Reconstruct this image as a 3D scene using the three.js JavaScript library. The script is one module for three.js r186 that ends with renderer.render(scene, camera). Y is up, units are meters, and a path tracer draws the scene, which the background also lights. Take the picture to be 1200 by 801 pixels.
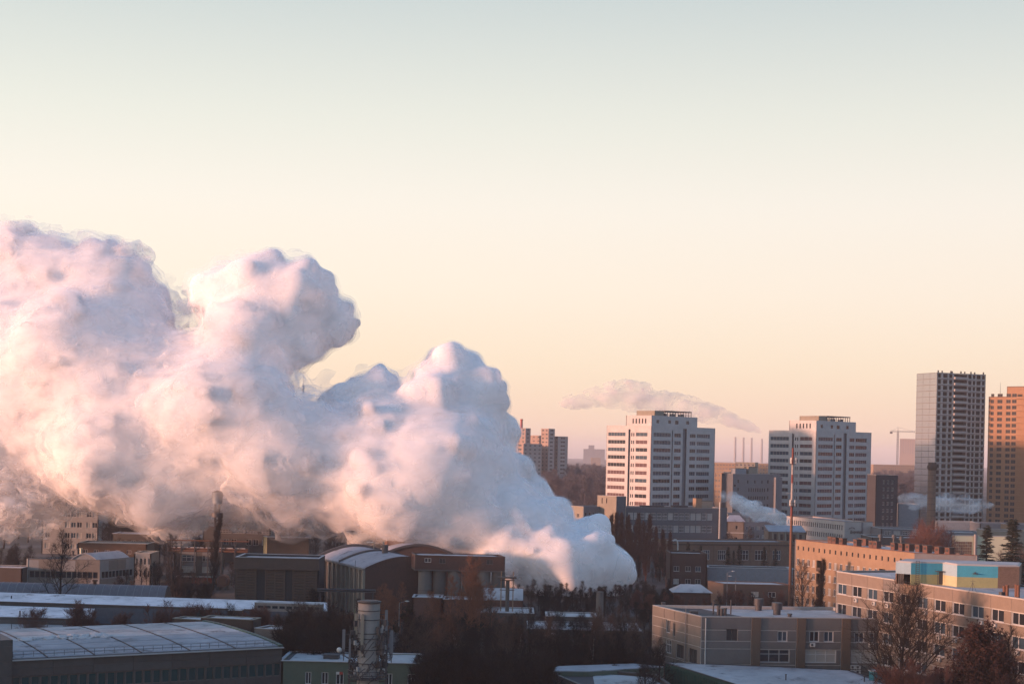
import * as THREE from 'three';
import { mergeGeometries, toCreasedNormals } from 'three/addons/utils/BufferGeometryUtils.js';
import { SimplexNoise } from 'three/addons/math/SimplexNoise.js';

// ---------------------------------------------------------------- camera, sky, sun, exposure
const scene = new THREE.Scene();
const EYE = 40, FOCAL = 1807, HORIZON = 528, ROLL = 0.022;      // eye height; focal length and horizon row for a 1200 x 801 picture; slight tilt of the camera
const camera = new THREE.PerspectiveCamera(2 * Math.atan(400.5 / FOCAL) * 180 / Math.PI, 1200 / 801, 1, 20000);
camera.position.set(0, EYE, 0);
camera.rotation.z = ROLL;
camera.setViewOffset(1200, 801, 0, 400.5 - HORIZON, 1200, 801);

const EXPOSURE = 1.65;
const SUN_AZ = 19 * Math.PI / 180, SUN_EL = 5.6 * Math.PI / 180;  // the sun stands low on the left
const sunDir = new THREE.Vector3(-Math.cos(SUN_AZ) * Math.cos(SUN_EL), Math.sin(SUN_EL), Math.sin(SUN_AZ) * Math.cos(SUN_EL));
const sun = new THREE.DirectionalLight(new THREE.Color().setRGB(1.0, 0.47, 0.30), 5);
sun.name = 'sun';
sun.position.copy(sunDir).multiplyScalar(1500).add(new THREE.Vector3(0, 30, -500));
sun.target.position.set(0, 30, -500);
sun.castShadow = true;
sun.shadow.radius = 7;
sun.shadow.mapSize.set(4096, 4096);
Object.assign(sun.shadow.camera, { left: -700, right: 700, top: 400, bottom: -200, near: 1, far: 4000 });
scene.add(sun, sun.target);

function makeSky() {
  const W = 512, H = 256, data = new Float32Array(W * H * 4);
  const s2l = (c) => { c /= 255; return c <= 0.04045 ? c / 12.92 : Math.pow((c + 0.055) / 1.055, 2.4); };
  // colour by height in degrees
  const stops = [[-90, 150, 132, 132], [-3, 196, 170, 166], [0, 249, 211, 188], [1.2, 254, 221, 192], [3.2, 255, 233, 204], [5.8, 255, 241, 221], [9, 250, 243, 230], [12, 234, 235, 224], [16.5, 203, 213, 212], [24, 164, 193, 211], [40, 130, 169, 208], [65, 114, 161, 214], [90, 104, 153, 211]]
    .map(([e, r, g, b]) => [e, s2l(r), s2l(g), s2l(b)]);
  const az = Math.atan2(sunDir.z, sunDir.x);
  for (let j = 0; j < H; j++) {
    const e = ((j + 0.5) / H - 0.5) * 180;
    let k = 0;
    while (k < stops.length - 2 && stops[k + 1][0] < e) k++;
    const a = stops[k], b = stops[k + 1], t = THREE.MathUtils.clamp((e - a[0]) / (b[0] - a[0]), 0, 1);
    for (let i = 0; i < W; i++) {
      const dir = ((i + 0.5) / W - 0.5) * 2 * Math.PI;
      const c = Math.cos(dir - az);                                    // 1 towards the sun
      const low = Math.exp(-Math.max(e, 0) / 22);
      const gain = (1 + 0.11 * c * low) * 1.06 / EXPOSURE;
      const away = THREE.MathUtils.smoothstep(Math.abs(Math.atan2(Math.sin(dir + Math.PI / 2), Math.cos(dir + Math.PI / 2))) * 180 / Math.PI, 50, 120) * (1 - THREE.MathUtils.smoothstep(c, 0.3, 0.95)) * Math.exp(-Math.max(e, 0) / 34);   // the cool side, behind and right
      const o = (j * W + i) * 4, er = e * Math.PI / 180;
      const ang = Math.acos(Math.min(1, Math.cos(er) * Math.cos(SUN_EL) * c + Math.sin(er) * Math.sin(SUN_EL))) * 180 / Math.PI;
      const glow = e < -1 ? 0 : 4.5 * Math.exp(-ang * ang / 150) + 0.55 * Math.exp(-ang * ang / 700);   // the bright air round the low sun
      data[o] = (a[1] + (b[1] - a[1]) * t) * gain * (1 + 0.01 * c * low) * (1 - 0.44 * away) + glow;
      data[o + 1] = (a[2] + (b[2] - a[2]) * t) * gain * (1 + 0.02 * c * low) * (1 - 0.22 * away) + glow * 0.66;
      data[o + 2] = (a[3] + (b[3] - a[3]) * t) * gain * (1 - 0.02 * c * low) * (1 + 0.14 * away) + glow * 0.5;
      data[o + 3] = 1;
    }
  }
  const t = new THREE.DataTexture(data, W, H, THREE.RGBAFormat, THREE.FloatType);
  t.mapping = THREE.EquirectangularReflectionMapping;
  t.magFilter = THREE.LinearFilter;
  t.needsUpdate = true;
  return t;
}
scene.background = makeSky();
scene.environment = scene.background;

const renderer = new THREE.WebGLRenderer({ antialias: true });
renderer.setSize(1024, 683);
renderer.toneMapping = THREE.LinearToneMapping;
renderer.toneMappingExposure = EXPOSURE;
renderer.shadowMap.enabled = true;
renderer.shadowMap.type = THREE.PCFSoftShadowMap;
scene.fog = new THREE.FogExp2(new THREE.Color().setRGB(0.88, 0.88, 0.95), 0.0001);

// ---------------------------------------------------------------- helpers
function rng(seed) { let s = seed >>> 0; return () => { s = (s + 0x6d2b79f5) >>> 0; let t = Math.imul(s ^ (s >>> 15), 1 | s); t = (t + Math.imul(t ^ (t >>> 7), 61 | t)) ^ t; return ((t ^ (t >>> 14)) >>> 0) / 4294967296; }; }
const R0 = rng(20240117);
const V3 = (x, y, z) => new THREE.Vector3(x, y, z);
const noise = new SimplexNoise({ random: rng(77) });
// a direction of the survey (column, row of a 1200 x 801 picture) at a given distance, or at a given height above the ground
const bearing = (x, y) => { const u = x - 600, v = y - HORIZON; return [u + ROLL * v, v - ROLL * u]; };
const at = (x, y, dist) => { const [u, v] = bearing(x, y); return V3(u * dist / FOCAL, EYE - v * dist / FOCAL, -dist); };
const atHeight = (x, y, h) => at(x, y, (EYE - h) * FOCAL / bearing(x, y)[1]);
const onGround = (x, y, dist) => { const p = at(x, y, dist); p.y = 0; return p; };

const used = {};
function numbered(name) { const n = used[name] = (used[name] ?? -1) + 1; return n ? name + '_' + String(n).padStart(3, '0') : name; }
function tag(o, label, category, group, kind) {
  if (label) o.userData.label = label;
  if (category) o.userData.category = category;
  if (group) o.userData.group = group;
  if (kind) o.userData.kind = kind;
  return o;
}
function thing(name, label, category, pos, turn = 0, group) {
  const o = new THREE.Group();
  o.name = numbered(name);
  if (pos) o.position.copy(pos);
  o.rotation.y = turn;
  tag(o, label, category, group);
  scene.add(o);
  return o;
}
function copyOf(root, pos, turn, scale, label, group) {
  const c = root.clone();
  c.name = numbered(root.name.replace(/_\d{3}$/, ''));
  c.userData = { ...root.userData };
  c.position.copy(pos);
  c.rotation.y = turn;
  c.scale.setScalar(scale);
  if (label) c.userData.label = label;
  if (group) c.userData.group = group; else delete c.userData.group;
  scene.add(c);
  return c;
}
function mesh(name, geo, mat, parent) {
  const m = new THREE.Mesh(geo, mat);
  m.name = name;
  m.castShadow = m.receiveShadow = true;
  (parent ?? scene).add(m);
  return m;
}
// metric texture coordinates from the dominant axis of each triangle
function metricUV(g) {
  if (g.index) g = g.toNonIndexed();
  const p = g.attributes.position, uv = new Float32Array(p.count * 2), a = V3(), b = V3(), c = V3();
  for (let i = 0; i < p.count; i += 3) {
    a.fromBufferAttribute(p, i); b.fromBufferAttribute(p, i + 1); c.fromBufferAttribute(p, i + 2);
    const n = b.clone().sub(a).cross(c.clone().sub(a)), nx = Math.abs(n.x), ny = Math.abs(n.y), nz = Math.abs(n.z);
    [a, b, c].forEach((q, k) => {
      uv[(i + k) * 2] = ny > nx && ny > nz ? q.x : nx > nz ? q.z : q.x;
      uv[(i + k) * 2 + 1] = ny > nx && ny > nz ? q.z : q.y;
    });
  }
  g.setAttribute('uv', new THREE.BufferAttribute(uv, 2));
  return g;
}
class Parts {                                                           // collects simple shapes that make up ONE part
  constructor() { this.list = []; }
  add(g, m) { g = g.index ? g.toNonIndexed() : g.clone(); for (const k of Object.keys(g.attributes)) if (!['position', 'normal', 'uv'].includes(k)) g.deleteAttribute(k); if (m) g.applyMatrix4(m); this.list.push(g); return this; }
  box(x, y, z, w, h, d, turn = 0) {                                     // centre of the base
    const m = new THREE.Matrix4().makeRotationY(turn).setPosition(x, y + h / 2, z);
    return this.add(new THREE.BoxGeometry(w, h, d), m);
  }
  cyl(x, y, z, r0, r1, h, n = 12) { return this.add(new THREE.CylinderGeometry(r1, r0, h, n), new THREE.Matrix4().makeTranslation(x, y + h / 2, z)); }
  bar(p, q, r, r2 = r, n = 6) {
    const d = q.clone().sub(p), len = d.length();
    const m = new THREE.Matrix4().makeRotationFromQuaternion(new THREE.Quaternion().setFromUnitVectors(V3(0, 1, 0), d.normalize())).setPosition(p.clone().add(q).multiplyScalar(0.5));
    return this.add(new THREE.CylinderGeometry(r2, r, len, n), m);
  }
  geo() { return metricUV(mergeGeometries(this.list)); }
  build(name, mat, parent) { return mesh(name, this.geo(), mat, parent); }
}
const cache = new Map();
const cached = (key, make) => { if (!cache.has(key)) cache.set(key, make()); return cache.get(key); };

// ---------------------------------------------------------------- procedural materials
function grain(size, f, metres, srgb = true) {                           // f(u, v) -> [r, g, b] linear or one number; tiles
  const d = new Uint8Array(size * size * 4), enc = (x) => { x = Math.min(1, Math.max(0, x)); return 255 * (srgb ? (x <= 0.0031308 ? 12.92 * x : 1.055 * Math.pow(x, 1 / 2.4) - 0.055) : x); };
  for (let j = 0; j < size; j++) for (let i = 0; i < size; i++) {
    const c = f(i / size, j / size), o = (j * size + i) * 4;
    for (let k = 0; k < 3; k++) d[o + k] = enc(Array.isArray(c) ? c[k] : c);
    d[o + 3] = 255;
  }
  const t = new THREE.DataTexture(d, size, size);
  t.wrapS = t.wrapT = THREE.RepeatWrapping;
  t.magFilter = THREE.LinearFilter; t.minFilter = THREE.LinearMipmapLinearFilter; t.generateMipmaps = true;
  if (srgb) t.colorSpace = THREE.SRGBColorSpace;
  t.repeat.set(1 / metres, 1 / metres);
  t.needsUpdate = true;
  return t;
}
const TAU = Math.PI * 2;
function tileNoise(u, v, f, seed = 0) {                                  // noise that repeats over the unit square
  const a = u * TAU, b = v * TAU, k = f / TAU;
  return noise.noise4d(Math.cos(a) * k + seed, Math.sin(a) * k, Math.cos(b) * k + seed * 1.7, Math.sin(b) * k);
}
const wear = grain(512, (u, v) => {                                      // stained mineral surface, mean about 0.8
  let n = 0.8 + 0.09 * tileNoise(u, v, 3) + 0.06 * tileNoise(u, v, 9, 3) + 0.05 * tileNoise(u, v, 40, 5);
  const streak = tileNoise(u, v * 0.0 + 0.3, 60, 9) * 0.5 + tileNoise(u, 0.1, 23, 4) * 0.5;
  n -= 0.07 * Math.max(0, streak) * (0.5 + 0.5 * tileNoise(u, v, 2, 8));
  return n;
}, 17);
const fleck = grain(256, (u, v) => 0.8 + 0.1 * tileNoise(u, v, 5) + 0.08 * tileNoise(u, v, 25, 2) + 0.05 * tileNoise(u, v, 70, 6), 5.3);
const snowCover = grain(512, (u, v) => {
  const n = tileNoise(u, v, 4, 1) * 0.5 + tileNoise(u, v, 13, 2) * 0.3 + tileNoise(u, v, 45, 3) * 0.2;
  const k = THREE.MathUtils.smoothstep(n, -0.55, -0.12);
  const b = 0.33 + 0.06 * tileNoise(u, v, 7, 5) + 0.07 * tileNoise(u, v, 2, 15) - 0.1 * Math.max(0, tileNoise(u * 1, v, 22, 31) - 0.35);
  return [0.10 + (b - 0.10) * k, 0.10 + (b * 1.0 - 0.10) * k, 0.105 + (b * 1.03 - 0.105) * k];
}, 23);
const brickTex = grain(512, (u, v) => {
  const rows = 64, cols = 20, r = Math.floor(v * rows), uu = u * cols + (r % 2) * 0.5, fx = uu - Math.floor(uu), fy = v * rows - r;
  const id = noise.noise(Math.floor(uu) % cols * 3.7 + 0.5, r * 5.3 + 0.5);
  const joint = fx < 0.05 || fy < 0.15;
  const n = 0.78 + 0.22 * id + 0.08 * tileNoise(u, v, 5);
  return joint ? 0.75 : n;
}, 5);
const bumpTex = grain(256, (u, v) => 0.5 + 0.25 * tileNoise(u, v, 6, 11) + 0.2 * tileNoise(u, v, 30, 12), 4, false);

const mat = (r, g, b, o = {}) => new THREE.MeshStandardMaterial({ color: new THREE.Color().setRGB(r, g, b), roughness: 0.9, metalness: 0, ...o });
const rough = (r, g, b, o = {}) => mat(r * 0.52, g * 0.52, b * 0.52, { map: wear, bumpMap: bumpTex, bumpScale: 0.02, ...o });
const M = {
  concrete: rough(0.30, 0.285, 0.27), concreteDark: rough(0.17, 0.165, 0.16), concretePale: rough(0.56, 0.545, 0.53),
  panelGrey: rough(0.27, 0.265, 0.26), jointWhite: mat(0.42, 0.41, 0.40, { map: fleck }), tanPier: rough(0.22, 0.165, 0.125),
  panelWarm: rough(0.42, 0.36, 0.31), orangeWall: rough(0.53, 0.365, 0.245), pinkWall: rough(0.43, 0.345, 0.28),
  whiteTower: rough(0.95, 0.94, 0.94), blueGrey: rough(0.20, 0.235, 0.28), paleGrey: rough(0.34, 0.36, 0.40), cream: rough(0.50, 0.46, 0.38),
  brick: mat(0.13, 0.066, 0.052, { map: brickTex, bumpMap: bumpTex, bumpScale: 0.01 }), brickDark: mat(0.066, 0.038, 0.034, { map: brickTex }), brickTan: mat(0.2, 0.13, 0.095, { map: brickTex }),
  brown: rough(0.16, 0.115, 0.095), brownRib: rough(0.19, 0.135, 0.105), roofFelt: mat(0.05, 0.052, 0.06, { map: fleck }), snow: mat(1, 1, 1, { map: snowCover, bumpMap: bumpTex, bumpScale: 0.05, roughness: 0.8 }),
  snowLit: mat(1.75, 1.72, 1.75, { map: snowCover, bumpMap: bumpTex, bumpScale: 0.05, roughness: 0.8 }),  // lighter snow copy, grazing sunlight put into the colour
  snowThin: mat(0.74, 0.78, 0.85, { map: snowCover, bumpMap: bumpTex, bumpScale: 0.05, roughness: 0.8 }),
  frame: mat(0.42, 0.42, 0.42, { roughness: 0.5 }), frameDark: mat(0.09, 0.085, 0.08, { roughness: 0.6 }), frameGrey: mat(0.3, 0.3, 0.3, { roughness: 0.6 }),
  glass: mat(0.018, 0.022, 0.028, { roughness: 0.12 }), glassBlue: mat(0.035, 0.06, 0.085, { roughness: 0.15 }), glassRedReflect: mat(0.09, 0.05, 0.055, { roughness: 0.2 }), glassTeal: mat(0.012, 0.05, 0.055, { roughness: 0.2 }), curtain: mat(0.3, 0.29, 0.27, { roughness: 0.4 }),  // the reddish glass carries the pink steam reflection in its colour
  glassMirror: mat(0.36, 0.38, 0.42, { roughness: 0.12, metalness: 0.75 }),
  steel: mat(0.2, 0.2, 0.21, { roughness: 0.5, metalness: 0.4 }), steelDark: mat(0.045, 0.045, 0.05, { roughness: 0.6 }), white: mat(0.6, 0.6, 0.58, { roughness: 0.5, map: fleck }), red: mat(0.36, 0.045, 0.03, { roughness: 0.6, map: fleck }),
  rust: mat(0.15, 0.07, 0.045, { map: fleck }), turquoise: mat(0.02, 0.16, 0.2, { roughness: 0.5 }), greenWall: rough(0.18, 0.25, 0.19), greenMetal: mat(0.012, 0.06, 0.052, { roughness: 0.55, metalness: 0.1 }),
  blue: rough(0.10, 0.62, 0.86), bluePale: rough(0.55, 0.80, 0.95), yellow: rough(0.60, 0.61, 0.31), yellowPale: rough(0.9, 0.86, 0.52), beigeMetal: mat(0.5, 0.5, 0.36, { roughness: 0.5 }), slate: mat(0.13, 0.125, 0.14, { map: fleck, roughness: 0.7 }),
  sheet: mat(0.2, 0.24, 0.28, { roughness: 0.6, map: fleck }), interior: mat(0.03, 0.03, 0.032),
};
// ---------------------------------------------------------------- the ground
{
  const N = 170, S = 9000, pos = [], idx = [], col = [], uv = [];
  const warp = (t) => Math.sign(t) * (Math.abs(t) * 0.12 + 0.88 * Math.pow(Math.abs(t), 3.2)) * S;      // finer near the camera
  for (let j = 0; j <= N; j++) for (let i = 0; i <= N; i++) {
    const x = warp(i / N * 2 - 1), z = -500 + warp(j / N * 2 - 1);
    pos.push(x, 0, z); uv.push(x, z);
    const n = noise.noise(x / 60, z / 60) * 0.5 + noise.noise(x / 19, z / 19) * 0.35 + noise.noise(x / 7, z / 7) * 0.2;
    const k = THREE.MathUtils.smoothstep(n, 0.1, 0.5);
    col.push(0.02 + 0.06 * k, 0.018 + 0.063 * k, 0.017 + 0.07 * k);
  }
  for (let j = 0; j < N; j++) for (let i = 0; i < N; i++) { const a = j * (N + 1) + i; idx.push(a, a + N + 1, a + 1, a + 1, a + N + 1, a + N + 2); }
  const g = new THREE.BufferGeometry();
  g.setAttribute('position', new THREE.Float32BufferAttribute(pos, 3));
  g.setAttribute('uv', new THREE.Float32BufferAttribute(uv, 2));
  g.setAttribute('color', new THREE.Float32BufferAttribute(col, 3));
  g.setIndex(idx);
  g.computeVertexNormals();
  const m = mesh('ground', g, mat(1.25, 1.25, 1.25, { vertexColors: true, map: fleck, roughness: 1 }));
  tag(m, 'dark frozen ground with patches of thin snow between the buildings', null, null, 'structure');
}
// ---------------------------------------------------------------- steam
// The steam is a hollow, light-scattering billow (a union of spheres on spheres, meshed with surface nets) wrapped in a layer of loose flecks that thins out.
function blurred(f, nx, ny, nz, r, lo, hi, times) {                       // box blur along the three axes, values clamped first
  let a = Float32Array.from(f, (v) => Math.max(lo, Math.min(hi, v))), b = new Float32Array(a.length);
  const run = (n, stride, starts) => { for (const s0 of starts()) { let sum = 0; for (let q = -r; q <= r; q++) sum += a[s0 + Math.max(0, Math.min(n - 1, q)) * stride]; for (let i = 0; i < n; i++) { b[s0 + i * stride] = sum / (2 * r + 1); sum += a[s0 + Math.min(n - 1, i + r + 1) * stride] - a[s0 + Math.max(0, i - r) * stride]; } } [a, b] = [b, a]; };
  for (let t = 0; t < times; t++) {
    run(nx, 1, function* () { for (let q = 0; q < ny * nz; q++) yield q * nx; });
    run(ny, nx, function* () { for (let k = 0; k < nz; k++) for (let i = 0; i < nx; i++) yield i + k * nx * ny; });
    run(nz, nx * ny, function* () { for (let q = 0; q < nx * ny; q++) yield q; });
  }
  return a;
}
function surfaceNets(f, nx, ny, nz, ox, oy, oz, s, fn = f) {
  const pos = [], nor = [], idx = [], vid = new Int32Array(nx * ny * nz).fill(-1), sx = 1, sy = nx, sz = nx * ny, off = [0, sx, sy, sx + sy, sz, sx + sz, sy + sz, sx + sy + sz];
  const edges = [[0, 1], [2, 3], [4, 5], [6, 7], [0, 2], [1, 3], [4, 6], [5, 7], [0, 4], [1, 5], [2, 6], [3, 7]];
  for (let k = 0; k < nz - 1; k++) for (let j = 0; j < ny - 1; j++) for (let i = 0; i < nx - 1; i++) {
    const b = i + j * sy + k * sz;
    let m = 0;
    for (let c = 0; c < 8; c++) if (f[b + off[c]] > 0) m |= 1 << c;
    if (m === 0 || m === 255) continue;
    let x = 0, y = 0, z = 0, n = 0;
    for (const [p, q] of edges) {
      if (((m >> p) & 1) === ((m >> q) & 1)) continue;
      const a = f[b + off[p]], t = a / (a - f[b + off[q]]);
      x += (p & 1) + t * ((q & 1) - (p & 1)); y += ((p >> 1) & 1) + t * (((q >> 1) & 1) - ((p >> 1) & 1)); z += (p >> 2) + t * ((q >> 2) - (p >> 2));
      n++;
    }
    vid[b] = pos.length / 3;
    pos.push(ox + (i + x / n) * s, oy + (j + y / n) * s, oz + (k + z / n) * s);
    const o = off.map((d) => fn[b + d]);
    const gx = o[0] + o[2] + o[4] + o[6] - o[1] - o[3] - o[5] - o[7], gy = o[0] + o[1] + o[4] + o[5] - o[2] - o[3] - o[6] - o[7], gz = o[0] + o[1] + o[2] + o[3] - o[4] - o[5] - o[6] - o[7], L = Math.hypot(gx, gy, gz) || 1;
    let mx = gx / L, my = gy / L, mz = gz / L;
    if (fn !== f) {                                                      // never turn a smoothed normal away from the true one
      const q = off.map((d) => f[b + d]), hx = q[0] + q[2] + q[4] + q[6] - q[1] - q[3] - q[5] - q[7], hy = q[0] + q[1] + q[4] + q[5] - q[2] - q[3] - q[6] - q[7], hz = q[0] + q[1] + q[2] + q[3] - q[4] - q[5] - q[6] - q[7], H = Math.hypot(hx, hy, hz) || 1;
      const dot = (mx * hx + my * hy + mz * hz) / H, w = Math.max(0, 0.55 - dot) * 1.6;
      mx += w * hx / H; my += w * hy / H; mz += w * hz / H;
      const U = Math.hypot(mx, my, mz) || 1; mx /= U; my /= U; mz /= U;
    }
    nor.push(mx, my, mz);
  }
  const quad = (a, b, c, d, flip) => { if (a < 0 || b < 0 || c < 0 || d < 0) return; if (flip) idx.push(a, c, b, a, d, c); else idx.push(a, b, c, a, c, d); };
  for (let k = 1; k < nz - 1; k++) for (let j = 1; j < ny - 1; j++) for (let i = 1; i < nx - 1; i++) {
    const b = i + j * sy + k * sz, in0 = f[b] > 0;
    if (in0 !== f[b + sx] > 0) quad(vid[b - sy - sz], vid[b - sz], vid[b], vid[b - sy], !in0);
    if (in0 !== f[b + sy] > 0) quad(vid[b - sx - sz], vid[b - sx], vid[b], vid[b - sz], !in0);
    if (in0 !== f[b + sz] > 0) quad(vid[b - sx - sy], vid[b - sy], vid[b], vid[b - sx], !in0);
  }
  return { pos, nor, idx };
}
// lobes: [column, row, radius in picture units, distance, softness, detail]; softness says how far the thin outer layers reach
// wisps: [column, row, radius, distance, stretch along x, tilt, thickness]; veils without a dense core
function billow(name, label, category, lobes, { cell = 0.8, levels = 2, seed = 1, blend = 0.9, wisps = [], bias = 0.5, smooth = 4, fill = 0, bump = 0.72, layers = [[0.35, 0.3], [1.0, 0.26], [1.9, 0.2], [3.0, 0.08]], veil = 0.22, color = [0.97, 0.97, 0.98], coreOpacity = 1, wispSize = 1 }) {
  const R = rng(seed), spheres = [], main = [];
  const dir = () => { const z = R() * 2 - 1, a = R() * TAU, q = Math.sqrt(1 - z * z); return V3(q * Math.cos(a), z, q * Math.sin(a)); };
  for (const [x, y, r, dist, sf = 1, det = 1] of lobes) {
    const c = at(x, y, dist), rad = r * dist / FOCAL;
    spheres.push([c, rad, 7]); main.push([c, rad, sf]);
    for (let i = 0; i < Math.round(20 * det); i++) {
      const d = dir(), r1 = rad * (0.24 + 0.2 * R()), c1 = c.clone().addScaledVector(d, rad * ((sf < 0.5 ? 0.82 : bump) + 0.12 * R()));
      spheres.push([c1, r1, 5]);
      if (levels > 1 && r1 > cell * 1.2) for (let k = 0; k < 9 * det; k++) {
        const e = dir();
        if (e.dot(d) < -0.2) continue;
        const r2 = r1 * (0.24 + 0.24 * R()), c2 = c1.clone().addScaledVector(e, r1 * (0.84 + 0.14 * R()));
        spheres.push([c2, r2, 2]);
        if (levels > 2 && r2 > cell * 0.9) for (let q = 0; q < 5; q++) { const g = dir(); if (g.dot(e) > -0.1) spheres.push([c2.clone().addScaledVector(g, r2 * 0.9), r2 * (0.28 + 0.25 * R()), 2]); }
      }
    }
  }
  const veils = wisps.map(([x, y, r, dist, stretch = 1, tilt = 0, thick = 1]) => [at(x, y, dist), r * dist / FOCAL, stretch, tilt, thick]);
  const lo = V3(1e9, 1e9, 1e9), hi = V3(-1e9, -1e9, -1e9);
  for (const [c, r] of spheres) { lo.min(V3(c.x - r, c.y - r, c.z - r)); hi.max(V3(c.x + r, c.y + r, c.z + r)); }
  for (const [c, r, st] of veils) { lo.min(V3(c.x - r * st, c.y - r, c.z - r)); hi.max(V3(c.x + r * st, c.y + r, c.z + r)); }
  lo.subScalar(cell * 4); hi.addScalar(cell * 4);
  const nx = Math.ceil((hi.x - lo.x) / cell), ny = Math.ceil((hi.y - lo.y) / cell), nz = Math.ceil((hi.z - lo.z) / cell), N = nx * ny * nz, K = blend;
  const raster = (c, rx, ry, rz, fn) => {
    const cl = (v, n) => Math.max(0, Math.min(n - 1, v)), i0 = cl(Math.floor((c.x - rx - lo.x) / cell), nx), i1 = cl(Math.ceil((c.x + rx - lo.x) / cell), nx), j0 = cl(Math.floor((c.y - ry - lo.y) / cell), ny), j1 = cl(Math.ceil((c.y + ry - lo.y) / cell), ny), k0 = cl(Math.floor((c.z - rz - lo.z) / cell), nz), k1 = cl(Math.ceil((c.z + rz - lo.z) / cell), nz);
    for (let k = k0; k <= k1; k++) for (let j = j0; j <= j1; j++) for (let i = i0; i <= i1; i++) fn(i + j * nx + k * nx * ny, lo.x + i * cell - c.x, lo.y + j * cell - c.y, lo.z + k * cell - c.z);
  };
  const f = new Float32Array(N), FAR = -9;
  for (const [c, r, reach] of spheres) { const R1 = r + reach, inner = r - 3 * K; raster(c, R1, R1, R1, (q, x, y, z) => { const d2 = x * x + y * y + z * z; if (d2 < R1 * R1) f[q] += Math.exp((r - Math.max(Math.sqrt(d2), inner)) / K); }); }
  for (let q = 0; q < N; q++) f[q] = f[q] > 0 ? Math.max(FAR, K * Math.log(f[q]) - bias) : FAR;
  const sw = new Float32Array(N), ss = new Float32Array(N);
  for (const [c, r, sf] of main) { const R1 = r + 11; raster(c, R1, R1, R1, (q, x, y, z) => { const w = Math.exp((r - Math.hypot(x, y, z)) / 3); sw[q] += w; ss[q] += w * sf; }); }
  const calm = (q) => THREE.MathUtils.smoothstep(sw[q] ? ss[q] / sw[q] : 1, 0.3, 1.1);
  if (fill && lobes.length) { for (const r of [fill]) { const c = blurred(f, nx, ny, nz, r, -4, 4, 2); for (let q = 0; q < N; q++) if (f[q] > FAR) f[q] = Math.max(f[q], c[q] + 0.9 * calm(q) - 0.5); } }   // creases are filled, bulges stay
  const smoothField = lobes.length ? blurred(f, nx, ny, nz, smooth, -3, 4, 2) : null;
  if (smoothField && fill) { const fine = blurred(f, nx, ny, nz, 2, -3, 4, 2); for (let q = 0; q < N; q++) smoothField[q] = fine[q] + (smoothField[q] - fine[q]) * calm(q); }
  const t = thing(name, label, category, V3((lo.x + hi.x) / 2, Math.max(0, lo.y), (lo.z + hi.z) / 2)), O = t.position;
  let tris = 0;
  let shift = 0;
  const skin = (part, field, opacity, normals, ragged = 0) => {
    const net = surfaceNets(field, nx, ny, nz, lo.x, lo.y, lo.z, cell, normals);
    if (!net.idx.length) return;
    const g = new THREE.BufferGeometry(), p = Float32Array.from(net.pos);
    for (let i = 0; i < p.length; i += 3) { p[i] -= O.x; p[i + 1] -= O.y; p[i + 2] -= O.z; }
    g.setAttribute('position', new THREE.BufferAttribute(p, 3));
    g.setAttribute('normal', new THREE.Float32BufferAttribute(net.nor, 3));
    if (ragged) {                                                        // uneven thinness
      const c = new Float32Array(net.pos.length / 3 * 4);
      shift += 37;
      for (let i = 0; i < c.length / 4; i++) { const x = net.pos[i * 3], y = net.pos[i * 3 + 1], z = net.pos[i * 3 + 2], a = ragged; c[i * 4] = c[i * 4 + 1] = c[i * 4 + 2] = 1; c[i * 4 + 3] = Math.min(1, Math.max(0, opacity * (0.9 + 1.2 * noise.noise3d(x / (9 * a) + shift, y / (7 * a), z / (9 * a)) + 0.5 * noise.noise3d(x / (4.2 * a), y / (3.6 * a) + shift, z / (4.2 * a))))); }
      g.setAttribute('color', new THREE.BufferAttribute(c, 4));
    }
    g.setIndex(net.idx);
    tris += net.idx.length / 3;
    const m = new THREE.MeshPhysicalMaterial({ color: new THREE.Color().setRGB(...color), roughness: 1, specularIntensity: 0, transmission: 0.42, thickness: 0, ior: 1.05, transparent: opacity < 1, opacity: ragged ? 1 : opacity, vertexColors: !!ragged });
    const o = mesh(part, g, m, t);
    if (part === 'thin_veil') o.userData.kind = 'stuff';
  };
  // thickness noise, only where it is needed
  const curl = new Float32Array(N);
  const noiseAt = (q) => { const i = q % nx, j = Math.floor(q / nx) % ny, k = Math.floor(q / (nx * ny)), x = lo.x + i * cell, y = lo.y + j * cell, z = lo.z + k * cell; return noise.noise3d(x / 12, y / 9, z / 12) * 0.6 + noise.noise3d(x / 5.5, y / 4.5, z / 5.5) * 0.32; };
  if (lobes.length) {
    skin('billow', f, coreOpacity, smoothField);
    for (let q = 0; q < N; q++) if (f[q] > FAR && f[q] < 1) curl[q] = Math.max(0.06, 0.55 + 1.1 * noiseAt(q));
    for (const [off, opacity] of layers) {
      const g = new Float32Array(N);
      for (let q = 0; q < N; q++) g[q] = f[q] <= FAR ? FAR : f[q] >= 1 ? f[q] : f[q] + off * (0.22 + 0.95 * (sw[q] ? ss[q] / sw[q] : 1)) * curl[q];
      skin('haze_layer', blurred(g, nx, ny, nz, 1, FAR, 4, 1), opacity, smoothField, wispSize);
    }
  }
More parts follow.
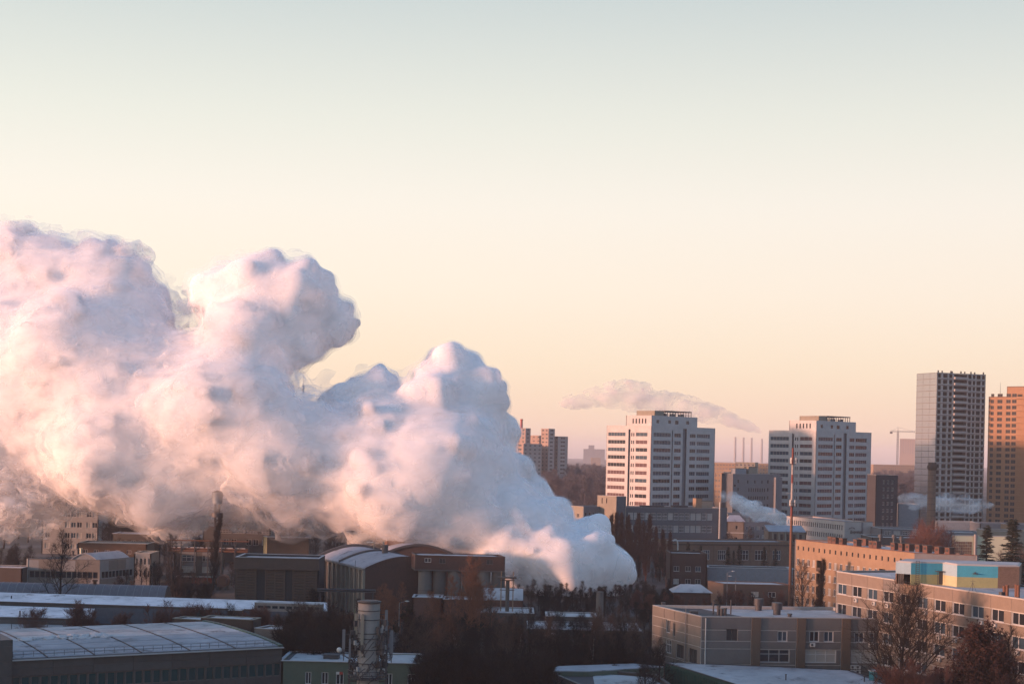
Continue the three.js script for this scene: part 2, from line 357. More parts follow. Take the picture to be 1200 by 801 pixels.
  if (veils.length) {
    const v = new Float32Array(N).fill(-1);
    for (const [c, r, st, tilt, thick] of veils) raster(c, r * st, r + Math.abs(tilt) * r * st, r, (q, x, y, z) => { const d = Math.hypot(x / st, y - x * tilt, z) / r; if (d < 1) v[q] = Math.max(v[q], (1 - d) * thick); });
    for (let q = 0; q < N; q++) if (v[q] > -1) { const i = q % nx, j = Math.floor(q / nx) % ny, k = Math.floor(q / (nx * ny)), x = lo.x + i * cell, y = lo.y + j * cell, z = lo.z + k * cell, w = wispSize; v[q] += noise.noise3d(x / (10 * w), y / (6 * w), z / (10 * w)) * 0.33 + noise.noise3d(x / (4 * w), y / (3 * w), z / (4 * w)) * 0.22 + noise.noise3d(x / (1.8 * w), y / (1.5 * w), z / (1.8 * w)) * 0.12; }
    const vn = blurred(v, nx, ny, nz, 2, -1, 1, 2);
    for (const level of [0.16, 0.34, 0.52, 0.72]) { const g = new Float32Array(N); for (let q = 0; q < N; q++) g[q] = v[q] - level; skin('thin_veil', g, veil, vn, wispSize); }
  }
  console.log(name, 'grid', nx, ny, nz, 'triangles', tris, 'spheres', spheres.length);
  return t;
}
const D0 = 440;
const plumeLobes = [
  // the young, crisp head on the right
  [712, 668, 24, D0 - 4, 0.1, 1.6], [696, 655, 24, D0 - 8, 0.1, 1.6], [690, 634, 19, D0 + 4, 0.1, 1.6], [728, 670, 12, D0, 0.1, 1.5], [674, 668, 24, D0 - 12, 0.12, 1.5], [655, 652, 30, D0 - 10, 0.15, 1.4], [640, 612, 24, D0 + 6, 0.16, 1.4], [625, 640, 38, D0 - 6, 0.3, 1.3], [618, 588, 24, D0 + 10, 0.2, 1.4], [655, 632, 22, D0, 0.15, 1.4], [640, 680, 14, D0 - 10, 0.4, 1.2],
  [704, 676, 15, D0 - 6, 0.12, 1.4], [680, 682, 13, D0 - 10, 0.12, 1.4], [652, 690, 11, D0 - 10, 0.2, 1.3], [718, 654, 11, D0 + 2, 0.12, 1.4], [698, 622, 14, D0 + 4, 0.12, 1.5], [652, 602, 13, D0 + 6, 0.14, 1.4],
  // stem down to the vent
  [645, 694, 9, D0 - 8, 0.8, 1], [641, 706, 6, D0 - 8, 0.9, 1], [638, 717, 4, D0 - 8, 0.9, 1],
  // second tower
  [590, 600, 44, D0, 0.6, 1.2], [575, 555, 38, D0 + 6, 0.5, 1.2], [582, 508, 22, D0 + 12, 0.5, 1.2], [555, 505, 40, D0 + 8, 0.5, 1.2], [545, 465, 38, D0 + 10, 0.5, 1.3], [528, 438, 26, D0 + 12, 0.45, 1.3], [566, 458, 22, D0 + 8, 0.45, 1.2], [505, 470, 34, D0 + 4, 0.5, 1.2], [592, 640, 28, D0 - 10, 0.6, 1.1], [580, 660, 14, D0 - 14, 0.5, 1], [520, 540, 58, D0 - 4, 0.7, 1.1], [540, 605, 44, D0 - 8, 0.8, 1.1],
  // the middle
  [470, 500, 42, D0 + 4, 0.7, 1.2], [440, 465, 30, D0 + 10, 0.6, 1.2], [405, 478, 28, D0 + 12, 0.7, 1.2], [374, 500, 22, D0 + 14, 0.7, 1.1], [455, 570, 58, D0 - 6, 1, 1], [490, 610, 34, D0 - 6, 1.1, 1], [415, 540, 50, D0, 1, 1], [400, 580, 34, D0 - 6, 1.3, 1],
  [500, 560, 48, D0 - 10, 0.8, 1], [466, 588, 42, D0 - 12, 0.9, 1], [440, 525, 46, D0 - 2, 0.8, 1], [380, 525, 48, D0 - 2, 1, 1],
  [228, 484, 46, D0 - 8, 1.2, 0.7], [122, 530, 46, D0 - 4, 1.6, 0.7], [66, 418, 48, D0 + 6, 1.3, 0.7],
  // third tower
  [330, 350, 42, D0 + 16, 0.7, 1.2], [358, 345, 30, D0 + 14, 0.6, 1.2], [390, 376, 26, D0 + 18, 0.6, 1.2], [270, 350, 36, D0 + 20, 0.8, 1.2], [300, 335, 30, D0 + 16, 0.7, 1.2], [342, 396, 36, D0 + 12, 0.7, 1.1], [290, 400, 50, D0 + 10, 1, 1.1], [298, 452, 36, D0 + 6, 1.0, 1], [258, 460, 60, D0 + 6, 1.2, 1], [330, 530, 64, D0 - 4, 1.4, 1], [262, 540, 54, D0, 1.8, 0.9], [340, 575, 36, D0 - 4, 1.8, 0.9],
  [290, 480, 56, D0 - 2, 1.1, 1], [215, 480, 58, D0 + 2, 1.3, 1], [225, 440, 34, D0 + 10, 1.2, 1],
  // the great left mass
  [150, 455, 70, D0 + 12, 1.4, 1], [50, 455, 74, D0 + 22, 1.4, 1], [130, 520, 60, D0 + 6, 1.8, 1],
  [60, 330, 50, D0 + 34, 1, 1.1], [20, 322, 50, D0 + 38, 1.2, 1.1], [110, 345, 52, D0 + 30, 0.9, 1.2], [145, 350, 44, D0 + 26, 0.9, 1.2], [165, 390, 40, D0 + 22, 1.2, 1.1], [100, 420, 76, D0 + 20, 1.2, 1], [20, 410, 80, D0 + 30, 1.3, 1], [190, 440, 52, D0 + 16, 1.3, 1], [180, 500, 64, D0 + 8, 1.6, 1], [90, 500, 74, D0 + 16, 1.6, 1], [0, 500, 80, D0 + 26, 1.8, 1], [-60, 400, 90, D0 + 40, 1.6, 0.9], [-50, 520, 76, D0 + 30, 2, 0.9], [200, 560, 52, D0 + 2, 2, 0.9], [150, 548, 44, D0 + 8, 2.2, 0.9], [60, 540, 26, D0 + 16, 2.4, 0.9],
];
billow('steam_plume', 'huge pink and white steam plume billowing left from the low works roof', 'steam plume', plumeLobes, {
  cell: 0.85, levels: 3, seed: 5, blend: 0.7, bump: 0.74, fill: 5, smooth: 9,
  wisps: [[15, 588, 52, D0 + 10, 1.5, 0, 0.75], [95, 575, 30, D0 + 8, 1.4, 0, 0.75], [205, 612, 28, D0, 1.5], [290, 600, 26, D0 - 2, 1.9], [370, 606, 20, D0 - 4, 1.7, 0.2], [440, 624, 18, D0 - 6, 2, 0.3], [500, 642, 20, D0 - 6, 2, 0.2], [560, 648, 16, D0 - 8, 1.6], [600, 680, 12, D0 - 6, 1.6], [636, 706, 9, D0 - 8, 0.9], [216, 362, 15, D0 + 20, 0.9], [20, 282, 26, D0 + 38, 1.5], [150, 300, 22, D0 + 26, 1.5]],
});
// ---------------------------------------------------------------- building kit
// A wall is a slab between two ground points with holes cut for its windows; windows (frame > pane) are set into the holes.
function frameOf(a, b) { const dx = b.x - a.x, dz = b.z - a.z; return { a, turn: Math.atan2(-dz, dx), len: Math.hypot(dx, dz), dir: V3(dx, 0, dz).normalize(), out: V3(-dz, 0, dx).normalize() }; }
const onWall = (w, x, y, z = 0) => w.a.clone().addScaledVector(w.dir, x).addScaledVector(w.out, z).setY(w.a.y + y);
function place(o, t, w, x, y, z = 0) { o.position.copy(onWall(w, x, y, z)).sub(t.position); o.rotation.y = w.turn; return o; }
function wallGeo(len, y0, y1, thick, holes) {
  const s = new THREE.Shape([new THREE.Vector2(0, y0), new THREE.Vector2(len, y0), new THREE.Vector2(len, y1), new THREE.Vector2(0, y1)]);
  for (const h of holes) {
    const x0 = Math.max(0.03, h.x), x1 = Math.min(len - 0.03, h.x + h.w), b = Math.max(y0 + 0.03, h.y), c = Math.min(y1 - 0.03, h.y + h.h);
    if (x1 - x0 < 0.05 || c - b < 0.05) continue;
    s.holes.push(new THREE.Path([new THREE.Vector2(x0, b), new THREE.Vector2(x0, c), new THREE.Vector2(x1, c), new THREE.Vector2(x1, b)]));
  }
  return metricUV(new THREE.ExtrudeGeometry(s, { depth: thick, bevelEnabled: false }).translate(0, 0, -thick));
}
// window styles: [columns, bar width, horizontal bar at (share of height) or 0, frame material, glass material(s)]
const STYLE = {
  two: [2, 0.1, 0, 'frame', ['glass', 'glassBlue', 'curtain', 'glass']], twoTop: [2, 0.11, 0.7, 'frame', ['glass', 'glass', 'glassBlue']], three: [3, 0.12, 0.62, 'frame', ['glass', 'glassBlue', 'glass', 'curtain']],
  four: [4, 0.12, 0.6, 'frame', ['glass', 'glassBlue', 'glass']], one: [1, 0.07, 0, 'frame', ['glass']], slit: [1, 0.05, 0, 'frameDark', ['glass']], band: [6, 0.09, 0, 'frameGrey', ['glassBlue', 'glassRedReflect', 'glass', 'glassBlue']],
  bandShort: [3, 0.09, 0, 'frameGrey', ['glassBlue', 'glass', 'glassRedReflect']], industrial: [4, 0.14, 0.5, 'frame', ['glass', 'curtain', 'glass']], teal: [1, 0.09, 0, 'frameDark', ['glassTeal']], far: [2, 0.12, 0, 'frameGrey', ['glass', 'glassRedReflect']],
  dark: [2, 0.08, 0, 'frameDark', ['interior']], ribbon: [8, 0.12, 0.5, 'frame', ['glass', 'glassBlue', 'curtain']], duo: [2, 0.12, 0, 'frame', ['glass', 'glassBlue']],
};
const RW = rng(4242);
function windowAt(t, w, h, styleName, depth = 0.16) {
  const [cols, bar, cross, fm, gm] = STYLE[styleName], key = [h.w.toFixed(2), h.h.toFixed(2), styleName].join();
  const fg = cached('f' + key, () => {
    const p = new Parts(), d = 0.08;
    p.box(h.w / 2, 0, 0, h.w, bar, d); p.box(h.w / 2, h.h - bar, 0, h.w, bar, d);
    for (let i = 0; i <= cols; i++) { const x = i === 0 ? bar / 2 : i === cols ? h.w - bar / 2 : h.w * i / cols; p.box(x, bar, 0, bar, h.h - 2 * bar, d); }
    if (cross) for (let i = 0; i < cols; i++) { const x0 = i === 0 ? bar : h.w * i / cols + bar / 2, x1 = i === cols - 1 ? h.w - bar : h.w * (i + 1) / cols - bar / 2; p.box((x0 + x1) / 2, h.h * cross, 0, x1 - x0, bar, d * 0.9); }
    return p.geo();
  });
  const pg = cached('p' + key, () => metricUV(new THREE.BoxGeometry(h.w - 0.02, h.h - 0.02, 0.03).translate(h.w / 2, h.h / 2, -0.05)));
  const f = mesh('window', fg, M[h.frame ?? fm], t);
  place(f, t, w, h.x, h.y, -depth);
  mesh('pane', pg, M[h.glass ?? gm[Math.floor(RW() * gm.length)]], f);
  if (h.sill) { const s = mesh('sill', cached('s' + h.w.toFixed(2), () => metricUV(new THREE.BoxGeometry(h.w + 0.16, 0.07, 0.26).translate(h.w / 2, -0.05, 0.16))), M.frame, f); s.castShadow = true; }
  return f;
}
function wall(t, a, b, h, material, { holes = [], y0 = 0, thick = 0.35, name = 'wall', glaze = true, depth = 0.16 } = {}) {
  const w = frameOf(a, b), m = mesh(name, wallGeo(w.len, y0, h, thick, holes), material, t);
  place(m, t, w, 0, 0);
  if (glaze) for (const o of holes) if (o.style) windowAt(t, w, o, o.style, depth);
  return w;
}
const grid = (xs, ys, w, h, style, extra = {}) => ys.flatMap((y) => xs.map((x) => ({ x, y, w, h, style, ...extra })));
const series = (n, x0, step) => Array.from({ length: n }, (_, i) => x0 + i * step);
// flat roof: slab, optional snow sheet, coping round the edge; corners in order, all at ground level
function inset(pts, d) {
  const c = pts.reduce((s, p) => s.add(p), V3()).multiplyScalar(1 / pts.length);
  return pts.map((p) => { const v = p.clone().sub(c), L = v.length(); return c.clone().addScaledVector(v, (L - d * 1.4) / L); });
}
function polySlab(pts, y, thick, O) {
  const s = new THREE.Shape(pts.map((p) => new THREE.Vector2(p.x - O.x, -(p.z - O.z))));
  return metricUV(new THREE.ExtrudeGeometry(s, { depth: thick, bevelEnabled: false }).rotateX(-Math.PI / 2).translate(0, y, 0));
}
function snowSheet(pts, y, O, lumps = 0.06, nx = 24, nz = 24) {           // a quadrilateral of slightly uneven snow
  const pos = [], idx = [], [a, b, c, d] = pts;
  for (let j = 0; j <= nz; j++) for (let i = 0; i <= nx; i++) {
    const u = i / nx, v = j / nz, p = a.clone().multiplyScalar((1 - u) * (1 - v)).addScaledVector(b, u * (1 - v)).addScaledVector(c, u * v).addScaledVector(d, (1 - u) * v);
    const e = i === 0 || j === 0 || i === nx || j === nz;
    pos.push(p.x - O.x, y + (e ? 0 : lumps * (1 + noise.noise(p.x / 3, p.z / 3) * 0.6 + noise.noise(p.x, p.z) * 0.4)), p.z - O.z);
  }
  for (let j = 0; j < nz; j++) for (let i = 0; i < nx; i++) { const q = j * (nx + 1) + i; idx.push(q, q + 1, q + nx + 1, q + 1, q + nx + 2, q + nx + 1); }
  let g = new THREE.BufferGeometry();
  g.setAttribute('position', new THREE.Float32BufferAttribute(pos, 3));
  g.setIndex(idx);
  g = metricUV(g);
  g.computeVertexNormals();
  return g;
}
function flatRoof(t, pts, h, { parapet = 0.5, roof = M.roofFelt, snow = M.snow, cap = M.frameGrey, capWidth = 0.45, over = 0.06 } = {}) {
  mesh('roof', polySlab(inset(pts, 0.36), h - parapet - 0.3, 0.3, t.position), roof, t);
  if (snow) mesh('roof_snow', snowSheet(inset(pts, 0.9), h - parapet + 0.012, t.position), snow, t);
  for (let i = 0; i < pts.length; i++) {
    const w = frameOf(pts[i], pts[(i + 1) % pts.length]);
    const c = mesh('coping', metricUV(new THREE.BoxGeometry(w.len - 0.02, 0.1, capWidth).translate(w.len / 2, 0.05, -capWidth / 2 + over)), cap, t);
    place(c, t, w, 0, h + 0.002 * i);
  }
}
const foot2 = (a, b, d) => { const w = frameOf(a, b); return [a, b, b.clone().addScaledVector(w.out, -d), a.clone().addScaledVector(w.out, -d)]; };
const foot3 = (a, b, c) => [a, b, c, a.clone().add(c).sub(b)];
const flat = (p) => p.clone().setY(0);
// a whole box building: corners seen from left to right first
function building(name, label, category, pts, h, o = {}) {
  const base = pts.reduce((s, p) => s.add(flat(p)), V3()).multiplyScalar(1 / pts.length);
  const t = thing(name, label, category, base, 0, o.group), P = pts.map(flat), y0 = o.y0 ?? 0;
  t.userData.walls = undefined; delete t.userData.walls;
  const mats = [].concat(o.mat), frames = P.map((p, i) => {
    const holes = (o.holes?.[i] ?? ((w) => []))(frameOf(p, P[(i + 1) % P.length]).len);
    return wall(t, p, P[(i + 1) % P.length], h, mats[i] ?? mats[mats.length - 1], { holes, y0, depth: o.depth });
  });
  if (o.roof !== false) flatRoof(t, P, h, o.roof ?? {});
  return { t, w: frames, P, base, h };
}
// things on walls and roofs
function conditioner(t, w, x, y) {                                       // outdoor unit of an air conditioner
  const g = cached('ac', () => { const p = new Parts(); p.box(0, 0, 0.25, 0.85, 0.6, 0.34); p.box(-0.3, -0.08, 0.2, 0.06, 0.08, 0.4); p.box(0.3, -0.08, 0.2, 0.06, 0.08, 0.4); return p.geo(); });
  const m = mesh('air_conditioner', g, M.white, t);
  place(m, t, w, x, y);
  const f = mesh('fan', cached('acf', () => metricUV(new THREE.CylinderGeometry(0.22, 0.22, 0.03, 12).rotateX(Math.PI / 2).translate(-0.12, 0.3, 0.43))), M.steelDark, m);
  return m;
}
function roofBox(t, p, y, w, h, d, turn, material, name = 'roof_vent', cap = M.roofFelt) {
  const q = p.clone().sub(t.position), m = mesh(name, metricUV(new THREE.BoxGeometry(w, h, d).translate(0, h / 2, 0)), material, t);
  m.position.set(q.x, y, q.z); m.rotation.y = turn;
  if (cap) mesh('cap', metricUV(new THREE.BoxGeometry(w + 0.25, 0.12, d + 0.25).translate(0, h + 0.062, 0)), cap, m);
  return m;
}
// ---------------------------------------------------------------- the two white clinic towers
function whiteTower(label, x, y, dist, litWall) {
  const h = 52.3, corner = flat(at(x, y, dist)), a1 = 48 * Math.PI / 180, L = 27.5, W = 43;
  const left = corner.clone().add(V3(-L * Math.cos(a1), 0, -L * Math.sin(a1)));
  const right = corner.clone().add(V3(W * Math.cos(Math.PI / 2 - a1), 0, -W * Math.sin(Math.PI / 2 - a1)));
  const rows = series(14, 3.2, 3.42);
  const P = foot3(left, corner, right);
  const leftHoles = (n) => [...grid([1.0], rows, 10.8, 1.75, 'band'), { x: 13.6, y: 1.5, w: 1.3, h: h - 3 }, ...grid([15.4, 16.6], rows, 0.65, 1.6, 'slit'), ...grid([18.2], rows, 7, 1.75, 'bandShort')];
  const frontHoles = (n) => [...grid([1.6], rows, 11.2, 1.75, 'band'), { x: 13.6, y: 1.5, w: 0.7, h: h - 3 }, ...grid([15.2], rows, 4.4, 1.75, 'bandShort'), { x: 20.9, y: 1.5, w: 2.6, h: h - 2.2 }, ...grid([25.6], rows, 4, 1.75, 'bandShort'), ...grid([30.4], rows, 9, 1.75, 'band')];
  const b = building('white_tower', label, 'high-rise', P, h, { mat: M.whiteTower, holes: [leftHoles, frontHoles], roof: { snow: M.snowThin, cap: M.whiteTower }, group: undefined });
  const { t, w } = b;
  // backs of the tall recesses
  for (const [k, x0, ww, hh] of [[0, 13.6, 1.3, h - 3], [1, 13.6, 0.7, h - 3], [1, 20.9, 2.6, h - 2.2]]) { const m = mesh('recess', metricUV(new THREE.BoxGeometry(ww + 0.4, hh + 0.2, 0.2).translate(ww / 2, hh / 2, 0)), M.paleGrey, t); place(m, t, w[k], x0, 1.5, -0.9); }
  // the set-back crown
  const at2 = (u, v) => left.clone().lerp(corner, u).add(right.clone().sub(corner).multiplyScalar(v));   // u along the left wall from its far end, v along the front
  const crown = [at2(0.42, 0.01), at2(0.985, 0.01), at2(0.985, 0.72), at2(0.42, 0.72)], H = 57;
  crown.forEach((p, i) => {
    const holes = i === 0 ? series(5, 4, 1.9).map((x0) => ({ x: x0, y: 53.4, w: 0.8, h: 2.2, style: 'slit' })) : i === 1 ? [{ x: 3.2, y: 53.6, w: 1.8, h: 1.6, style: 'one' }, { x: 11, y: 53.6, w: 1.8, h: 1.6, style: 'one' }, { x: 15.5, y: 53.4, w: 2.4, h: 1.8, style: 'one' }, { x: 23, y: 53.6, w: 2, h: 1.6, style: 'one' }] : [];
    wall(t, p, crown[(i + 1) % 4], H, M.whiteTower, { holes, y0: h - 0.4, name: 'crown_wall' });
  });
  mesh('crown_roof', polySlab(inset(crown, 0.4), H - 0.5, 0.3, t.position), M.roofFelt, t);
  // plant on the roof: a low pale drum beside a dark open frame with units inside
  const core = [at2(0.55, 0.08), at2(0.95, 0.08), at2(0.95, 0.22), at2(0.55, 0.22)];
  core.forEach((p, i) => wall(t, p, core[(i + 1) % 4], 59, M.cream, { y0: H - 0.3, name: 'plant_room' }));
  mesh('plant_room_roof', polySlab(core, 58.99, 0.2, t.position), M.cream, t);
  const f0 = at2(0.9, 0.27), f1 = at2(0.9, 0.68), back = at2(0.55, 0.27).sub(f0), fw = frameOf(f0, f1), fr = new Parts(), rail = fw.len;
  for (let i = 0; i <= 10; i++) for (const dz of [0, -back.length()]) fr.box(i * rail / 10, 0, dz, 0.22, 2.2, 0.22);
  for (const dz of [0, -back.length()]) { fr.box(rail / 2, 2.2, dz, rail + 0.4, 0.5, 0.4); fr.box(rail / 2, 0.9, dz, rail, 0.15, 0.12); }
  for (const x0 of [0, rail]) fr.box(x0, 2.2, -back.length() / 2, 0.4, 0.48, back.length() - 0.42);
  place(fr.build('roof_frame', M.concreteDark, t), t, fw, 0, H - 0.2);
  for (let i = 0; i < 6; i++) { const m = mesh('cooling_unit', metricUV(new THREE.BoxGeometry(1.7, 1.5, 1.6).translate(0, 0.75, 0)), i % 3 ? M.steel : M.steelDark, t); place(m, t, fw, 1.6 + i * (rail - 3) / 5, H - 0.2, -2.4 - (i % 2) * 2); }
  return t;
}
whiteTower('white stepped high-rise nearer the steam, its left side sunlit', 763.5, 499.5, 680);
whiteTower('white stepped high-rise right of the other one, behind the red mast', 957, 504, 707);

// ---------------------------------------------------------------- unfinished concrete tower
{
  const D = 756, h = 82.9, yaw = 20 * Math.PI / 180, corner = flat(at(1098.5, 437, D));
  const right = corner.clone().add(V3(28.6 * Math.cos(yaw), 0, -28.6 * Math.sin(yaw)));
  const left = corner.clone().add(V3(-17 * Math.sin(yaw), 0, -17 * Math.cos(yaw)));
  const P = foot3(left, corner, right), n = 28, fl = h / n, rows = series(n, 0.62, fl).slice(0, n);
  const rough0 = rough(0.8, 0.78, 0.76), cols = [[0.5, 1.9], [3.6, 2.6], [7.1, 1.9], [18.3, 2.0], [21.0, 1.5], [23.2, 2.5], [26.5, 1.6]];
  const holes = [...cols.flatMap(([x, w]) => rows.map((y) => ({ x, y, w, h: 1.95 }))), ...rows.map((y) => ({ x: 9.9, y: y - 0.3, w: 7.8, h: 2.4 }))];
  const b = building('concrete_tower', 'unfinished grey concrete tower with empty window openings and a glazed left side', 'high-rise', P, h, { mat: [M.concrete, rough(0.85, 0.83, 0.81), M.concrete], holes: [() => [], () => holes], roof: { snow: null, parapet: 0.3, cap: M.concreteDark } });
  const { t, w } = b;
  // what stands behind the openings: floor slabs and a dark core
  const F = w[1], slab = cached('slab28', () => metricUV(new THREE.BoxGeometry(28, 0.22, 6).translate(14.2, 0, -3.4)));
  for (let i = 1; i < n; i++) place(mesh('floor_slab', slab, M.concreteDark, t), t, F, 0, i * fl);
  place(mesh('core', metricUV(new THREE.BoxGeometry(27.5, h - 1, 0.3).translate(14.2, h / 2, 0)), M.concreteDark, t), t, F, 0, 0, -3);
  for (const x of [5.8, 9.6, 17.9, 22.7]) place(mesh('partition', metricUV(new THREE.BoxGeometry(0.2, h - 1, 2.6).translate(0, h / 2, -1.6)), M.concrete, t), t, F, x, 0);
  const bal = cached('bal', () => { const p = new Parts(); p.box(0, 0, 0.55, 7.9, 0.16, 1.1); p.box(0, 0.16, 1.04, 7.9, 0.95, 0.1); p.box(-3.9, 0.16, 0.5, 0.1, 0.95, 0.98); p.box(3.9, 0.16, 0.5, 0.1, 0.95, 0.98); return p.geo(); });
  for (let i = 0; i < n; i++) place(mesh('balcony', bal, rough0, t), t, F, 13.8, i * fl + 0.1);
  const ledge = cached('ledge', () => metricUV(new THREE.BoxGeometry(28.3, 0.16, 0.16).translate(14.25, 0, 0.08)));
  for (let i = 1; i < n; i++) { const m = mesh('ledge', cached('ledgeA', () => metricUV(new THREE.BoxGeometry(9.4, 0.18, 0.2).translate(4.7, 0, 0.1))), M.concrete, t); place(m, t, F, 0.1, i * fl); const q = mesh('ledge', m.geometry, M.concrete, t); place(q, t, F, 18.9, i * fl); }
  // glazed side
  const W = w[0], pane = cached('tp', () => metricUV(new THREE.BoxGeometry(W.len / 3 - 0.18, fl - 0.2, 0.08)));
  for (let i = 0; i < n; i++) for (let k = 0; k < 3; k++) place(mesh('glass_panel', pane, M.glassMirror, t), t, W, (k + 0.5) * W.len / 3, (i + 0.5) * fl, 0.05);
  for (let i = 0; i < 9; i++) { const m = mesh('roof_post', cached('rp', () => metricUV(new THREE.BoxGeometry(0.5, 1.1, 0.5).translate(0, 0.55, 0))), M.concreteDark, t); place(m, t, F, 1 + i * 3.2 + (i % 3) * 0.5, h + 0.1, -0.6 - (i % 2) * 2); }
}
// ---------------------------------------------------------------- orange tower at the right edge
{
  const ORANGE = rough(0.62, 0.36, 0.21), D = 766, h = 72, a = flat(at(1159, 466, D)), n = 25, fl = 2.96, rows = series(n, 0.7, fl);
  const right = a.clone().add(V3(62 * Math.cos(0.75), 0, 62 * Math.sin(0.75)));
  const cols = [[1.2, 1.6], [4.6, 2.6], [9.2, 2.3], [12.2, 2.3], [21.5, 2.4], [25.2, 2.4], [29.2, 1.8], [33, 2.4], [37.5, 2.4], [41.5, 1.8], [45.5, 2.4], [50, 2.4], [54, 1.8]];
  const b = building('orange_tower', 'sunlit orange unfinished tower at the right edge behind the grey one', 'high-rise', foot2(a, right, 18), h, { mat: ORANGE, holes: [() => cols.flatMap(([x, w]) => rows.map((y) => ({ x, y, w, h: 1.75, style: 'dark' })))], roof: { snow: null, cap: M.concreteDark } });
  const { t, w } = b, F = w[0];
  const lg = cached('ol', () => metricUV(new THREE.BoxGeometry(7.4, 0.5, 0.9).translate(3.7, 0, 0.45)));
  for (let i = 1; i < n; i++) place(mesh('balcony', lg, ORANGE, t), t, F, 14.2, i * fl);
  const c0 = onWall(F, 8, 0, -3), c1 = onWall(F, 24, 0, -3), cp = foot2(c0, c1, 9);
  cp.forEach((p, i) => wall(t, p, cp[(i + 1) % 4], h + 5, ORANGE, { y0: h - 0.4, name: 'roof_house' }));
  mesh('roof_house_top', polySlab(cp, h + 4.9, 0.3, t.position), M.concreteDark, t);
  place(new Parts().cyl(0, 0, 0, 0.12, 0.05, 7, 6).build('aerial', M.steelDark, t), t, F, 5, h, -2);
}
// ---------------------------------------------------------------- orange brick apartment cluster left of the first white tower
{
  const D = 1180, s = D / FOCAL, P0 = flat(at(600, 520, D));
  const t = thing('apartment_block', 'cluster of tall brick apartment blocks rising above the steam on its right', 'apartment block', P0);
  const px = (x, y, d = D) => flat(at(x, y, d)), hAt = (x, y, d = D) => at(x, y, d).y;
  const wing = (x0, xc, x1, top, d, cols0, cols1, pitch = 3) => {
    const k = d / FOCAL, c = px(xc, top, d), l = px(x0, top, d), r = px(x1, top, d), h = hAt(xc, top, d);
    l.z -= (xc - x0) * k * 1.2; r.z -= (x1 - xc) * k * 0.75;
    const P = foot3(l, c, r), rows = series(Math.floor((h - 20) / pitch), h - 2.2 - (Math.floor((h - 20) / pitch) - 1) * pitch, pitch);
    P.forEach((p, i) => {
      const len = frameOf(p, P[(i + 1) % 4]).len, n = i === 0 ? cols0 : i === 1 ? cols1 : 0;
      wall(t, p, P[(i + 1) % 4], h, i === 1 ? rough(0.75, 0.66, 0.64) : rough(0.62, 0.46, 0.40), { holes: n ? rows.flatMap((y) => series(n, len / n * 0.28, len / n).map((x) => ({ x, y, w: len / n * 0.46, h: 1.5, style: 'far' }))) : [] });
    });
    mesh('roof', polySlab(inset(P, 0.3), h - 0.5, 0.3, t.position), M.roofFelt, t);
    return { P, h };
  };
  wing(588, 613.5, 635.5, 519.5, D - 20, 3, 4);
  wing(606, 616, 622, 501.5, D + 12, 2, 1);
  wing(612, 634, 640, 510, D + 26, 4, 1);
  wing(634.5, 643, 650.5, 502, D + 8, 2, 1);
  wing(647, 654, 666, 511, D + 14, 2, 1);
  const c = px(611, 502, D + 18).sub(t.position), y = hAt(611, 502, D + 18) - 1;
  const stack = new Parts().cyl(c.x, y, c.z, 1.2, 0.95, 7.5, 10).cyl(c.x, y + 7.5, c.z, 1.25, 1.25, 0.9, 10).build('chimney', M.red, t);
}
// ---------------------------------------------------------------- hazy things on the horizon
function hazyBlock(name, label, cat, x0, x1, y, dist, mtl, { rows = 0, cols = 0, deep = 16, turn = 0, group } = {}) {
  const a = flat(at(x0, y, dist)), b = flat(at(x1, y, dist)), h = at((x0 + x1) / 2, y, dist).y;
  b.z += turn * (b.x - a.x);
  const holes = (len) => rows ? series(rows, h - 2.6 - (rows - 1) * 3.1, 3.1).flatMap((yy) => series(cols, len / cols * 0.25, len / cols).map((x) => ({ x, y: yy, w: len / cols * 0.5, h: 1.5, style: 'far' }))) : [];
  return building(name, label, cat, foot2(a, b, deep), h, { mat: mtl, holes: [holes], roof: { snow: null, parapet: 0.3 }, group });
}
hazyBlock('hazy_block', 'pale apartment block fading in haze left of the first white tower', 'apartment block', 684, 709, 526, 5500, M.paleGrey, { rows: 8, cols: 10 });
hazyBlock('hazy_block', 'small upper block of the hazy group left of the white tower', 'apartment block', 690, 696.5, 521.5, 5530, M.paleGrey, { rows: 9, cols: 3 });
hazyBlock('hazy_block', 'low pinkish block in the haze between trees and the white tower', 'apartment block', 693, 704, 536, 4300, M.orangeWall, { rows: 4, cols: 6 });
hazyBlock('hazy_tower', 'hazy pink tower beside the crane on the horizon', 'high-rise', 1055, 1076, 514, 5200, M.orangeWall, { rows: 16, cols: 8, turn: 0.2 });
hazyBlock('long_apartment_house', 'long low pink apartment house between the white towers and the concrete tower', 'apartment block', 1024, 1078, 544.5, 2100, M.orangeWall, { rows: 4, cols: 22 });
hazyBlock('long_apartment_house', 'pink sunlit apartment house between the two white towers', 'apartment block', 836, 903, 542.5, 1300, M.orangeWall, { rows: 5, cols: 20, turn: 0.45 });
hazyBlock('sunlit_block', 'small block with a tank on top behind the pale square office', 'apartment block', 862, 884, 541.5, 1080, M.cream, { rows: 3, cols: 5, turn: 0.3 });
hazyBlock('sunlit_block', 'small orange end block against the right side of the first white tower', 'apartment block', 838, 848, 553, 900, M.orangeWall, { rows: 5, cols: 3, turn: 0.5 });
